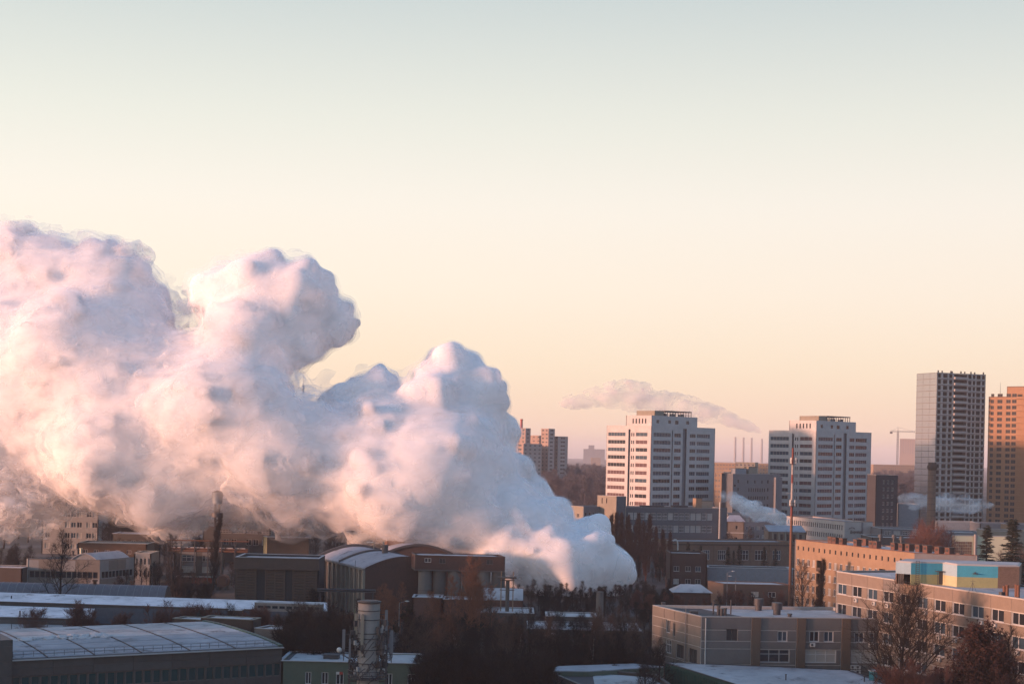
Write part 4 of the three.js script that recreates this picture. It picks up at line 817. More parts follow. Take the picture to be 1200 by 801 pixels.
// ---------------------------------------------------------------- pink panel house with the blue and yellow roof hut
{
  const h = 19.5, A = flat(atHeight(980, 669, h)), B0 = flat(atHeight(1200, 702, h)), B = A.clone().lerp(B0, 1.22), wf = frameOf(A, B), C = B.clone().addScaledVector(wf.out, -17), E = A.clone().addScaledVector(wf.out, -17);
  const n = 13, bay = wf.len / n, spots = [];
  for (let r = 0; r < 5; r++) for (let i = 0; i < n; i++) spots.push({ x: 0.55 + i * bay, y: h - 4.0 - r * 3.6, w: bay * 0.62, h: 1.9, style: 'duo', sill: true });
  const b = building('pink_panel_house', 'pink panel-clad office house on the right carrying a blue and yellow roof hut', 'office building', [A, B, C, E], h, { mat: [M.jointWhite, M.pinkWall], holes: [() => spots], roof: { parapet: 0.2, snow: M.snow, cap: M.frameGrey, capWidth: 0.4 } });
  const { t, w } = b, F = w[0], R = rng(55);
  const tones = [M.pinkWall, rough(0.41, 0.33, 0.275), rough(0.45, 0.355, 0.28), rough(0.34, 0.31, 0.29)];
  const panel = (x, y, ww, hh) => { const g = cached('pp' + [ww.toFixed(2), hh.toFixed(2)], () => metricUV(new THREE.BoxGeometry(ww, hh, 0.06).translate(ww / 2, hh / 2, 0.03))); place(mesh('panel', g, tones[Math.floor(R() * R() * 4)], t), t, F, x, y); };
  for (let i = 0; i < n; i++) {
    for (let r = 0; r < 5; r++) {
      const y = h - 4.0 - r * 3.6, x = 0.55 + i * bay, ww = bay * 0.62;
      panel(x + ww + 0.07, y + 0.04, bay - ww - 0.17, 1.82);                                      // pier beside the window
      panel(x - 0.04 + (r ? 0 : 0), y - 1.62, bay - 0.1, 1.5);                                     // spandrel below
    }
    panel(0.51 + i * bay, h - 2.02, bay - 0.1, 1.9);
  }
  for (let i = 0; i < n; i++) for (let r = 0; r < 5; r++) if (R() < 0.52) conditioner(t, F, 0.55 + i * bay + bay * (0.2 + 0.4 * R()), h - 4.85 - r * 3.6);
  // roof hut
  const H1 = 22.9, hut = [[1050, 658.5], [1068, 659.5], [1105, 660], [1122, 662.3], [1170, 663.6], [1195, 664]].map(([x, y]) => flat(atHeight(x, y, H1)));
  const back = hut[5].clone().add(V3(3, 0, -8)), backL = hut[0].clone().add(V3(3, 0, -6)), low = h - 0.2, split = 1.75;
  const t2 = thing('roof_hut', 'flat roof hut painted blue above and yellow below on the pink panel house', 'roof hut', hut[2].clone().setY(low));
  const cols = [[M.bluePale, M.yellowPale], [M.blue, M.yellow], [M.bluePale, M.yellowPale], [M.blue, M.yellow], [M.brickTan, M.brickTan]];
  for (let i = 0; i < 5; i++) {
    const a = hut[i], c = hut[i + 1], holes = i === 0 ? [{ x: 0.5, y: low + 0.1, w: 0.8, h: 1.8, style: 'dark' }] : [];
    const l = wall(t2, a.clone().setY(-low), c.clone().setY(-low), low + split, cols[i][1], { y0: low, holes, thick: 0.2, name: 'lower_wall' });
    wall(t2, a.clone().setY(-low), c.clone().setY(-low), H1, cols[i][0], { y0: low + split, thick: 0.2, name: 'upper_wall' });
    t2.children.slice(-2).forEach((m) => { m.position.y = -low; });
    t2.children.filter((m) => m.name === 'window' && m.position.y < -10).forEach((m) => { m.position.y += low; });
  }
  const cap = [...hut, back, backL], O = V3(t2.position.x, 0, t2.position.z);
  for (const [a, c] of [[hut[5], back], [back, backL], [backL, hut[0]]]) { const m = wall(t2, a.clone().setY(-low), c.clone().setY(-low), H1, M.brickTan, { y0: low, thick: 0.2, name: 'rear_wall' }); t2.children[t2.children.length - 1].position.y = -low; }
  const slab = mesh('roof', polySlab(cap, 0, 0.16, O), M.frameGrey, t2); slab.position.y = H1 - low;
  const sn = mesh('roof_snow', polySlab(inset(cap, 0.25), 0, 0.1, O), M.snow, t2); sn.position.y = H1 - low + 0.162;
  const f3 = frameOf(hut[3], hut[4]), wl = mesh('wall_lamp', new Parts().box(0, 0, 0.25, 0.8, 0.1, 0.5).box(0, 0.1, 0.06, 0.25, 0.2, 0.12).geo(), M.steelDark, t2); wl.position.copy(onWall(f3, f3.len * 0.44, 0, 0.02)).sub(O); wl.position.y = 2.3; wl.rotation.y = f3.turn;
  const f1 = frameOf(hut[1], hut[2]), ld = new Parts();
  for (const x of [0, 0.55]) ld.box(x, 0, 0.15, 0.06, 4, 0.06);
  for (let y = 0.3; y < 4; y += 0.33) ld.box(0.275, y, 0.15, 0.49, 0.05, 0.05);
  const lm = ld.build('ladder', M.steelDark, t2); lm.position.copy(onWall(f1, f1.len * 0.14, 0, 0.1)).sub(O); lm.position.y = 0; lm.rotation.y = f1.turn;
  const f2 = frameOf(hut[1], hut[2]), cn = mesh('door_canopy', new Parts().box(0, 2.1, 0.5, 1.3, 0.08, 1).box(-0.6, 0, 0.95, 0.06, 2.1, 0.06).box(0.4, 0, 0.06, 0.8, 2, 0.1).geo(), M.steelDark, t2); cn.position.copy(onWall(f2, f2.len * 0.88, 0, 0.03)).sub(O); cn.position.y = 0.2; cn.rotation.y = f2.turn;
  // on the main roof
  for (const [x, y, hh, m] of [[1177, 697, 1.5, M.rust], [1180.5, 697.5, 1.7, M.rust], [1191, 699, 2, M.rust], [1193.5, 699.2, 1.9, M.rust]]) { const p = flat(atHeight(x, y, h)).sub(t.position); const q = new Parts().cyl(0, 0, 0, 0.24, 0.24, hh, 10).cyl(0, hh, 0, 0.3, 0.3, 0.12, 10).build('flue', m, t); q.position.set(p.x, h - 0.2, p.z); }
  roofBox(t, flat(atHeight(1174.5, 697, h)), h - 0.2, 0.7, 0.7, 0.7, F.turn, M.steelDark, 'roof_box', null);
  const ap = flat(atHeight(1140, 692.5, h)).sub(t.position), ae = new Parts().cyl(0, 0, 0, 0.04, 0.03, 2, 6).bar(V3(0, 1.6, 0), V3(-0.7, 0, 0.2), 0.025).bar(V3(0, 1.6, 0), V3(0.6, 0, 0.3), 0.025).bar(V3(-0.4, 1.8, 0), V3(0.4, 1.8, 0), 0.02).build('aerial', M.steelDark, t); ae.position.set(ap.x, h - 0.2, ap.z);
  const lad = new Parts();
  for (const x of [0, 0.6]) lad.box(x, 0, 0, 0.07, 4.2, 0.07);
  for (let y = 0.4; y < 4.2; y += 0.4) lad.box(0.3, y, 0, 0.53, 0.05, 0.05);
}
// ---------------------------------------------------------------- grey panel house
{
  const h = 12.4, P = foot3(flat(atHeight(765, 709, h)), flat(atHeight(822, 722.4, h)), flat(atHeight(1048, 725, h)));
  P[3] = P[0].clone().add(P[2]).sub(P[1]);
  const left = (len) => [{ x: len * 0.3, y: 8.2, w: 1.7, h: 2.3, style: 'two' }, { x: len * 0.45, y: 7.9, w: 0.9, h: 2.3, style: 'dark' }, { x: len * 0.3, y: 4.6, w: 2.4, h: 2.4, style: 'four' }, { x: len * 0.52, y: 4.3, w: 3.0, h: 2.4, style: 'dark' }, { x: len * 0.77, y: 4.1, w: 3.2, h: 2.5, style: 'dark' }];
  const bays = [[11.4, 8.1], [18.9, 8.1], [26.4, 8.1], [33.9, 8.1]].map(([x]) => x), pierX = [8.6, 16.3, 24.2, 31.9];
  const front = (len) => { const out = [{ x: 4.4, y: 8.35, w: 2.0, h: 2.05, style: 'dark' }], k = len / 33.4; 
    for (const [x, y, w2, h2, s] of [[13.2, 8.35, 1.65, 1.75, 'duo'], [18.7, 8.35, 1.65, 1.8, 'duo'], [21.2, 8.35, 1.65, 1.8, 'duo'], [26.5, 8.3, 1.7, 1.7, 'duo'], [29.2, 8.3, 1.5, 1.7, 'duo'], [10.0, 4.75, 5.3, 2.2, 'three'], [18.1, 4.75, 5.3, 2.2, 'three'], [26.0, 4.75, 5.2, 2.2, 'three']]) out.push({ x: x * k, y, w: w2 * k, h: h2, style: s, sill: s === 'duo', frame: x === 10.0 ? 'frameGrey' : undefined });
    return out; };
  const b = building('grey_panel_house', 'grey concrete-panel house with white joints and tan piers, nearest on the right', 'office building', P, h, { mat: M.jointWhite, holes: [left, front], roof: { parapet: 0.45, roof: M.roofFelt, snow: null, cap: M.frameGrey, capWidth: 0.4 } });
  const { t, w } = b, R = rng(9);
  const clear = (holes, x, y, ww, hh) => holes.every((o) => x + ww < o.x + 0.02 || x > o.x + o.w - 0.02 || y + hh < o.y + 0.02 || y > o.y + o.h - 0.02);
  const tone = [M.panelGrey, rough(0.255, 0.25, 0.25), rough(0.285, 0.275, 0.27)], warmLit = [M.panelWarm, rough(0.40, 0.345, 0.30)];  // left wall panels are warmer, low sunlight put into their colour
  // panels: cells of a grid, cut around the windows
  const clad = (W, holes, xs, ys, set) => {
    for (let i = 0; i < xs.length - 1; i++) for (let j = 0; j < ys.length - 1; j++) {
      const gap = 0.07, x0 = xs[i] + gap, x1 = xs[i + 1] - gap, y0 = ys[j] + gap, y1 = ys[j + 1] - gap, cut = holes.filter((o) => o.x < x1 && o.x + o.w > x0 && o.y < y1 && o.y + o.h > y0), m = set[Math.floor(R() * set.length)];
      const s = new THREE.Shape();
      if (!cut.length) { place(mesh('panel', metricUV(new THREE.BoxGeometry(x1 - x0, y1 - y0, 0.07).translate((x0 + x1) / 2, (y0 + y1) / 2, 0.035)), m, t), t, W, 0, 0); continue; }
      // split the cell into strips beside, above and below its openings
      const p = new Parts(), cutsX = [x0, x1, ...cut.flatMap((o) => [Math.max(x0, o.x - 0.03), Math.min(x1, o.x + o.w + 0.03)])].sort((a, c) => a - c);
      for (let q = 0; q < cutsX.length - 1; q++) {
        const a = cutsX[q], c = cutsX[q + 1];
        if (c - a < 0.04) continue;
        const over = cut.filter((o) => o.x - 0.04 < (a + c) / 2 && o.x + o.w + 0.04 > (a + c) / 2).sort((u, v) => u.y - v.y);
        let y = y0;
        for (const o of over) { if (o.y - 0.03 - y > 0.04) p.box((a + c) / 2, y, 0.035, c - a, o.y - 0.03 - y, 0.07); y = Math.max(y, o.y + o.h + 0.03); }
        if (y1 - y > 0.04) p.box((a + c) / 2, y, 0.035, c - a, y1 - y, 0.07);
      }
      if (p.list.length) place(p.build('panel', m, t), t, W, 0, 0);
    }
  };
  const L0 = w[0].len, L1 = w[1].len, k = L1 / 33.4;
  clad(w[0], left(L0), [0, 0.26, 0.48, 0.74, 1].map((q) => q * L0), [0, 2.4, 4.0, 7.2, 8.9, 10.6, h], warmLit);
  clad(w[1], front(L1), [0, 8.6, 10.2, 16.4, 18.0, 24.2, 25.8, 31.8, 33.4].map((q) => q * k), [0, 2.2, 4.3, 7.0, 8.3, 10.2, h], tone);
  for (const x of [8.6, 16.4, 24.2, 31.8]) place(mesh('pier', cached('tp' + x, () => metricUV(new THREE.BoxGeometry(1.5, h - 0.1, 0.42).translate(0, h / 2, 0.21))), M.tanPier, t), t, w[1], (x + 0.8) * k, 0);
  for (const x of [19.2, 29.4]) conditioner(t, w[1], x * k, 7.55);
  conditioner(t, w[1], 26.3 * k, 3.0); conditioner(t, w[1], 27.2 * k, 3.0); conditioner(t, w[1], 26.3 * k, 3.8); conditioner(t, w[1], 27.2 * k, 3.8);
  place(new Parts().cyl(0, 0, 0, 0.1, 0.1, h - 0.2, 8).build('rainwater_pipe', M.white, t), t, w[1], 0.75, 0, 0.22);
  // the right half of the roof is snowy, the left half bare with plant on it
  const S = [P[1].clone().lerp(P[2], 0.30), P[1].clone().lerp(P[2], 0.985), P[3].clone().lerp(P[0], 0.02), P[3].clone().lerp(P[0], 0.74)].map((p, i) => p.addScaledVector(w[1].out, i < 2 ? -0.9 : 0.9));
  mesh('roof_snow', snowSheet(S, h - 0.43, t.position), M.snow, t);
  const rp = (x, y) => flat(atHeight(x, y, h - 0.4));
  const cow = (x, y, r, hh) => { const p = rp(x, y).sub(t.position), m = new Parts().cyl(0, 0, 0, r * 0.7, r * 0.7, hh * 0.45, 12).cyl(0, hh * 0.45, 0, r, r, hh * 0.55, 12).build('roof_cowl', M.steelDark, t); m.position.set(p.x, h - 0.45, p.z); };
  cow(889, 715, 0.85, 2.2); cow(910.5, 720, 0.95, 2.2);
  for (const [x, y, hh, r] of [[836, 719, 2.3, 0.14], [842, 720, 1.5, 0.28], [846, 721, 1.2, 0.32], [850, 720, 1.1, 0.25], [856.5, 719, 2.4, 0.12], [925.5, 722.5, 0.5, 0.35]]) { const p = rp(x, y).sub(t.position), m = new Parts().cyl(0, 0, 0, r, r, hh, 10).cyl(0, hh, 0, r * 1.35, r * 1.35, 0.15, 10).build('roof_vent', M.steelDark, t); m.position.set(p.x, h - 0.45, p.z); }
  roofBox(t, rp(813, 719), h - 0.45, 1.3, 0.6, 1, w[1].turn, M.steelDark, 'roof_box', null);
  roofBox(t, rp(777.5, 710.8), h - 0.45, 0.7, 0.9, 0.7, w[1].turn, M.steelDark, 'roof_box', null);
  const lp = rp(802, 735).sub(t.position);
  // slim post beside the left wall
  const q = onGround(803, 760, 268), pole = thing('slim_pole', 'slim grey pole in front of the sunlit end of the grey panel house', 'pole', q);
  mesh('shaft', metricUV(new THREE.CylinderGeometry(0.07, 0.09, HT(803, 713, 268), 8).translate(0, HT(803, 713, 268) / 2, 0)), M.steel, pole);
}
// ---------------------------------------------------------------- low snowy roofs at the bottom edge
{
  const h = 4.2, pts = [[782, 776], [1036, 812], [1022, 792], [905, 781]].map(([x, y]) => flat(atHeight(x, y, h)));
  const A = flat(atHeight(779, 776.5, h)), B = flat(atHeight(905, 815, h)), C = flat(atHeight(1052, 806, h)), D_ = flat(atHeight(1000, 786.5, h)), E = flat(atHeight(832, 777.5, h));
  const t = thing('low_annex', 'low annex with a broad snowy roof and green ribbed wall below the grey panel house', 'annex', A.clone().lerp(C, 0.5));
  const ring = [A, B, C, D_, E];
  ring.forEach((p, i) => wall(t, p, ring[(i + 1) % 5], h, i === 0 ? M.greenMetal : M.concreteDark, {}));
  mesh('roof', polySlab(ring, h - 0.02, 0.14, t.position), M.steelDark, t);
  mesh('roof_snow', snowSheet([A.clone().lerp(C, 0.02), B.clone().lerp(A, 0.02), C.clone().lerp(A, 0.03), D_.clone().lerp(A, 0.03)], h + 0.13, t.position, 0.08, 40, 40), M.snow, t);
  const wf = frameOf(A, B), rib = cached('rib', () => metricUV(new THREE.BoxGeometry(0.12, 3.4, 0.08).translate(0, 2.1, 0.04)));
  for (let x = 0.4; x < wf.len; x += 0.55) place(mesh('wall_rib', rib, M.greenMetal, t), t, wf, x, 0);
  roofBox(t, flat(atHeight(1028, 798, h)), h + 0.14, 2.1, 1.5, 1.5, 0.3, M.turquoise, 'vent_housing', M.snow);
  for (const [x, y] of [[921, 798], [1013, 800]]) { const p = flat(atHeight(x, y, h)).sub(t.position), m = new Parts().cyl(0, 0, 0, 0.1, 0.1, 0.9, 8).cyl(0, 0.9, 0, 0.16, 0.16, 0.12, 8).build('vent_pipe', M.steelDark, t); m.position.set(p.x, h + 0.14, p.z); }
  // second roof to the left, with a raised rim
  const h2 = 4, Q = [[648, 790], [800, 812], [770, 791], [690, 784.5]].map(([x, y]) => flat(atHeight(x, y, h2))), q0 = flat(atHeight(700, 812, h2));
  const ring2 = [Q[0], q0, Q[1], Q[2], Q[3]];
  const t2 = thing('sunken_roof_shed', 'low shed with a dark-rimmed snowy roof at the bottom edge left of the green annex', 'shed', Q[0].clone().lerp(Q[2], 0.5));
  ring2.forEach((p, i) => { wall(t2, p, ring2[(i + 1) % 5], h2, M.concreteDark, {}); const w = frameOf(p, ring2[(i + 1) % 5]); place(mesh('coping', metricUV(new THREE.BoxGeometry(w.len, 0.2, 0.5).translate(w.len / 2, 0.1, -0.25)), M.steelDark, t2), t2, w, 0, h2 + 0.003 * i); });
  mesh('roof', polySlab(inset(ring2, 0.3), h2 - 0.6, 0.25, t2.position), M.roofFelt, t2);
  mesh('roof_snow', snowSheet([q0.clone().lerp(Q[3], 0.06), Q[1].clone().lerp(Q[3], 0.06), Q[2].clone().lerp(Q[0], 0.06), Q[3].clone().lerp(Q[1], 0.04)], h2 - 0.34, t2.position, 0.06), M.snow, t2);
  const h3 = 4.4, P3 = [[640, 786.5], [690, 787], [778, 781.5], [742, 778], [655, 781]].map(([x, y]) => flat(atHeight(x, y, h3)));
  const t3 = thing('long_low_roof', 'thin snow-dusted roof strip behind the dark-rimmed shed at the bottom', 'shed', P3[0].clone().lerp(P3[2], 0.5));
  P3.forEach((p, i) => wall(t3, p, P3[(i + 1) % 5], h3, M.greenWall, {}));
  mesh('roof', polySlab(P3, h3, 0.15, t3.position), M.snowThin, t3);
}
// ---------------------------------------------------------------- works on the left
{ // brown ribbed bins
  const D = 362, k = D / FOCAL, P = foot2(G(276, 653, D), G(373.5, 654.5, D), 12), h = HT(325, 653.5, D), hb = h - 2.6;
  const b = building('storage_bins', 'brown block of ribbed storage bins with a flat overhanging head, left of the barrel-roofed hall', 'storage bins', P, h, { mat: M.interior, roof: { cap: M.snow, snow: M.snow, capWidth: 0.5 } });
  const { t, w } = b, W = w[0];
  place(mesh('head_wall', metricUV(new THREE.BoxGeometry(W.len + 0.3, 2.5, 0.7).translate(W.len / 2, hb + 1.3, 0.36)), M.brown, t), t, W, 0, 0);
  place(mesh('ledge', metricUV(new THREE.BoxGeometry(W.len + 0.5, 0.2, 0.9).translate(W.len / 2, hb, 0.46)), M.brownRib, t), t, W, 0, 0);
  for (const [x0, x1] of [[276.5, 301.5], [311, 335], [343, 372.5]]) {
    const a = (x0 - 276) * k, c = (x1 - 276) * k, m = (a + c) / 2;
    place(mesh('bin_front', metricUV(new THREE.BoxGeometry(c - a, hb - 0.12, 0.3).translate(m, (hb - 0.12) / 2, 0.15)), M.brown, t), t, W, 0, 0);
    for (const x of [a + 0.25, m, c - 0.25]) place(mesh('post', cached('bp', () => metricUV(new THREE.BoxGeometry(0.34, hb - 0.15, 0.5).translate(0, hb / 2, 0.26))), M.brownRib, t), t, W, x, 0);
    const sw = m - a - 0.45;
    for (let y = 0.4; y < hb - 0.7; y += 0.62) for (const x of [a + 0.43 + sw / 2 - 0.0, c - 0.43 - sw / 2]) place(mesh('slat', cached('sl' + sw.toFixed(2), () => metricUV(new THREE.BoxGeometry(sw, 0.36, 0.16).rotateX(0.25))), M.brownRib, t), t, W, x, y + 0.2, 0.38);
  }
  const gw = frameOf(onWall(W, (340 - 276) * k - 3.6, 0, 0.75), onWall(W, (340 - 276) * k + 1.2, 0, 0.75)), s = new THREE.Shape([[0, 0], [5, 0], [2.5, 1.0]].map(([x, y]) => new THREE.Vector2(x, y)));
  place(mesh('small_gable', metricUV(new THREE.ExtrudeGeometry(s, { depth: 0.2, bevelEnabled: false }).translate(0, hb + 0.11, 0)), M.brown, t), t, gw, 0, 0, 0.07);
}
{ // barrel-roofed brick hall
  const h = 12, P0 = flat(atHeight(373, 652.5, h)), P1 = flat(atHeight(428, 666.2, h)), dir = P1.clone().sub(P0).normalize(), side = V3(-dir.z, 0, dir.x).multiplyScalar(-1), span = 19, rise = 3.4;
  if (side.x < 0) side.multiplyScalar(-1);
  const P2 = P1.clone().addScaledVector(V3(0.99, 0, -0.12), span), P3 = P0.clone().add(P2).sub(P1), P = [P0, P1, P2, P3], arc = (v) => h + rise * Math.sin(Math.PI * (0.06 + 0.88 * v)) - rise * Math.sin(Math.PI * 0.06);
  const t = thing('barrel_roof_hall', 'brick works hall with a snowy barrel roof and tall pilastered windows', 'factory hall', P1.clone().lerp(P3, 0.5));
  const n = 11, spots = [], L = P1.distanceTo(P0), bay = L / n;
  for (let i = 0; i < n; i++) spots.push({ x: bay * (i + 0.3), y: 2.2, w: bay * 0.56, h: 8.3, style: i > 2 ? 'dark' : 'four' });
  const W = wall(t, P0, P1, h, M.panelWarm, { holes: spots });
  for (let i = 0; i <= n; i++) place(mesh('pilaster', cached('hp', () => metricUV(new THREE.BoxGeometry(0.8, h - 0.3, 0.5).translate(0, h / 2 - 0.1, 0.26))), M.cream, t), t, W, Math.min(L - 0.42, Math.max(0.42, i * bay)), 0);
  place(mesh('cornice', metricUV(new THREE.BoxGeometry(L, 0.35, 0.7).translate(L / 2, h - 0.2, 0.36)), M.concrete, t), t, W, 0, 0);
  profileWall(t, P1, P2, (u) => arc(u) + 0.25, M.brickDark);
  profileWall(t, P3, P0, (u) => arc(1 - u) + 0.5, M.brickDark);
  wall(t, P2, P3, h, M.brickDark);
  // roof over the hall: two snowy lengths with a dark fire wall between
  const Q = [P1, P0, P3, P2];
  for (const [a, c] of [[0.02, 0.52], [0.55, 0.975]]) mesh('roof', sheetGeo((u, v) => { const p = P1.clone().lerp(P0, a + (c - a) * u).addScaledVector(P2.clone().sub(P1), v).sub(t.position); p.y = arc(v) + 0.12; return p; }, 10, 18, 0.14), M.snowThin, t);
  const verge = (u0, u1, lift) => mesh('fire_wall', sheetGeo((u, v) => { const p = P1.clone().lerp(P0, u0 + (u1 - u0) * u).addScaledVector(P2.clone().sub(P1), v).sub(t.position); p.y = arc(v) + lift; return p; }, 1, 18, 0.7), M.steelDark, t);
  verge(0.523, 0.547, 0.55); verge(0.978, 0.999, 0.75);
  const vp = P1.clone().lerp(P0, 0.36).addScaledVector(P2.clone().sub(P1), 0.47).sub(t.position), vent = new Parts().cyl(0, 0, 0, 0.75, 0.75, 1.9, 14).cyl(0, 1.9, 0, 0.85, 0.85, 0.15, 14).build('roof_ventilator', M.steelDark, t); vent.position.set(vp.x, arc(0.47), vp.z);
  // second hall beyond it
  const h2 = 12.0, A = flat(atHeight(451, 648.5, h2)), B = A.clone().addScaledVector(V3(0.99, 0, -0.12), 18), C = B.clone().addScaledVector(dir, -9), E = A.clone().addScaledVector(dir, -9), arc2 = (v) => h2 + 2.7 * Math.sin(Math.PI * (0.05 + 0.9 * v)) - 2.7 * Math.sin(Math.PI * 0.05);
  const t2 = thing('barrel_roof_hall', 'second barrel-roofed hall just behind, its dark arched edge ending in the steam', 'factory hall', A.clone().lerp(C, 0.5));
  profileWall(t2, A, B, (u) => arc2(u) + 0.2, M.brickDark); profileWall(t2, C, E, (u) => arc2(1 - u), M.brickDark); wall(t2, E, A, h2, M.brickDark); wall(t2, B, C, h2, M.brickDark);
  roofSheet(t2, [A, B, C, E], () => 0, M.snowThin, { name: 'roof' }).geometry = sheetGeo((u, v) => { const p = A.clone().lerp(E, 0.02 + 0.96 * u).addScaledVector(B.clone().sub(A), v).sub(t2.position); p.y = arc2(v) + 0.1; return p; }, 10, 18, 0.14);
  mesh('verge', sheetGeo((u, v) => { const p = A.clone().addScaledVector(dir, 0.35 * u).addScaledVector(B.clone().sub(A), v).sub(t2.position); p.y = arc2(v) + 0.5; return p; }, 1, 18, 0.6), M.steelDark, t2);
}
{ // small brick tower house with snow on its roof, behind the barrel hall
  const D = 425, P = foot3(G(451, 633, D + 4), G(453.5, 633.5, D), G(474, 634, D)), h = HT(460, 633.6, D), b = building('brick_lift_house', 'small brick house with a snowy flat roof standing behind the barrel-roofed hall', 'house', P, h, { mat: M.brick, roof: { parapet: 0.1, snow: M.snow, cap: M.snow } });
  place(new Parts().cyl(0, 0, 0, 0.18, 0.14, 2.4, 8).build('flue', M.rust, b.t), b.t, b.w[1], b.w[1].len * 0.75, h, -1.5);
  for (const x of [438, 449]) { const p = onGround(x, 634, 385), hp = HT(x, 634.5, 385), m = thing('roof_flue', x === 438 ? 'thin pale flue with a crossbar left of the dark drum ventilator on the hall' : 'thin pale flue right beside the dark drum ventilator on the hall', 'flue', p); mesh('tube', metricUV(new THREE.CylinderGeometry(0.12, 0.12, hp, 8).translate(0, hp / 2, 0)), M.cream, m); if (x === 438) { const c = mesh('crossbar', metricUV(new THREE.BoxGeometry(1.6, 0.16, 0.16)), M.white, m); c.position.set(-0.9, hp - 0.1, 0); } }
}
{ // row of silos under a brick gallery
  const D = 354, k = D / FOCAL, P = foot3(G(482, 650, D + 4), G(486.5, 650.6, D - 3.5), G(592, 652.6, D - 3.5)), h = HT(530, 651.4, D - 3.5), h0 = HT(530, 667.6, D - 3.5);
  const t = thing('silo_row', 'row of round concrete silos under a long brick gallery below the steam', 'silos', P[1].clone().lerp(P[3], 0.5)), F = frameOf(P[1], P[2]);
  P.forEach((p, i) => {
    const len = frameOf(p, P[(i + 1) % 4]).len, holes = i === 1 ? [{ x: (497 - 486) * k, y: h0 + 1.6, w: 1.5, h: 1.0, style: 'duo' }, { x: (514 - 486) * k, y: h0 + 1.4, w: 1.5, h: 1.2, style: 'dark' }, { x: (549 - 486) * k, y: h0 + 1.4, w: 1.5, h: 1.2, style: 'dark' }, { x: (569 - 486) * k, y: h0 + 1.4, w: 1.5, h: 1.2, style: 'dark' }] : i === 0 ? [{ x: 2.6, y: h0 + 0.8, w: 1.4, h: 1.9, style: 'dark' }] : [];
    wall(t, p, P[(i + 1) % 4], h, i === 0 ? M.brick : M.brickDark, { y0: h0, holes, name: 'gallery_wall' });
  });
  mesh('gallery_floor', polySlab(P, h0 - 0.3, 0.28, t.position), M.concreteDark, t);
  flatRoof(t, P, h, { parapet: 0.15, snow: M.snow, cap: M.brown });
  const sg = cached('silo', () => metricUV(new THREE.CylinderGeometry(8 * k, 8 * k, h0 - 0.32, 28).translate(0, h0 / 2 - 0.16, 0)));
  for (let i = 0; i < 6; i++) {
    const s = mesh('silo', sg, i % 2 ? M.concreteDark : M.concrete, t); place(s, t, F, (497.5 - 486) * k + i * 17.1 * k, 0, -1.9);
    for (const y of [2.6, 5.2, 7.8]) mesh('hoop', cached('hoop', () => metricUV(new THREE.TorusGeometry(8 * k + 0.02, 0.05, 5, 28).rotateX(Math.PI / 2))), M.concreteDark, s).position.y = y;
  }
  place(mesh('hatch', metricUV(new THREE.BoxGeometry(0.9, 0.7, 0.1)), M.interior, t), t, F, (500 - 486) * k, 2.2, -0.35);
}
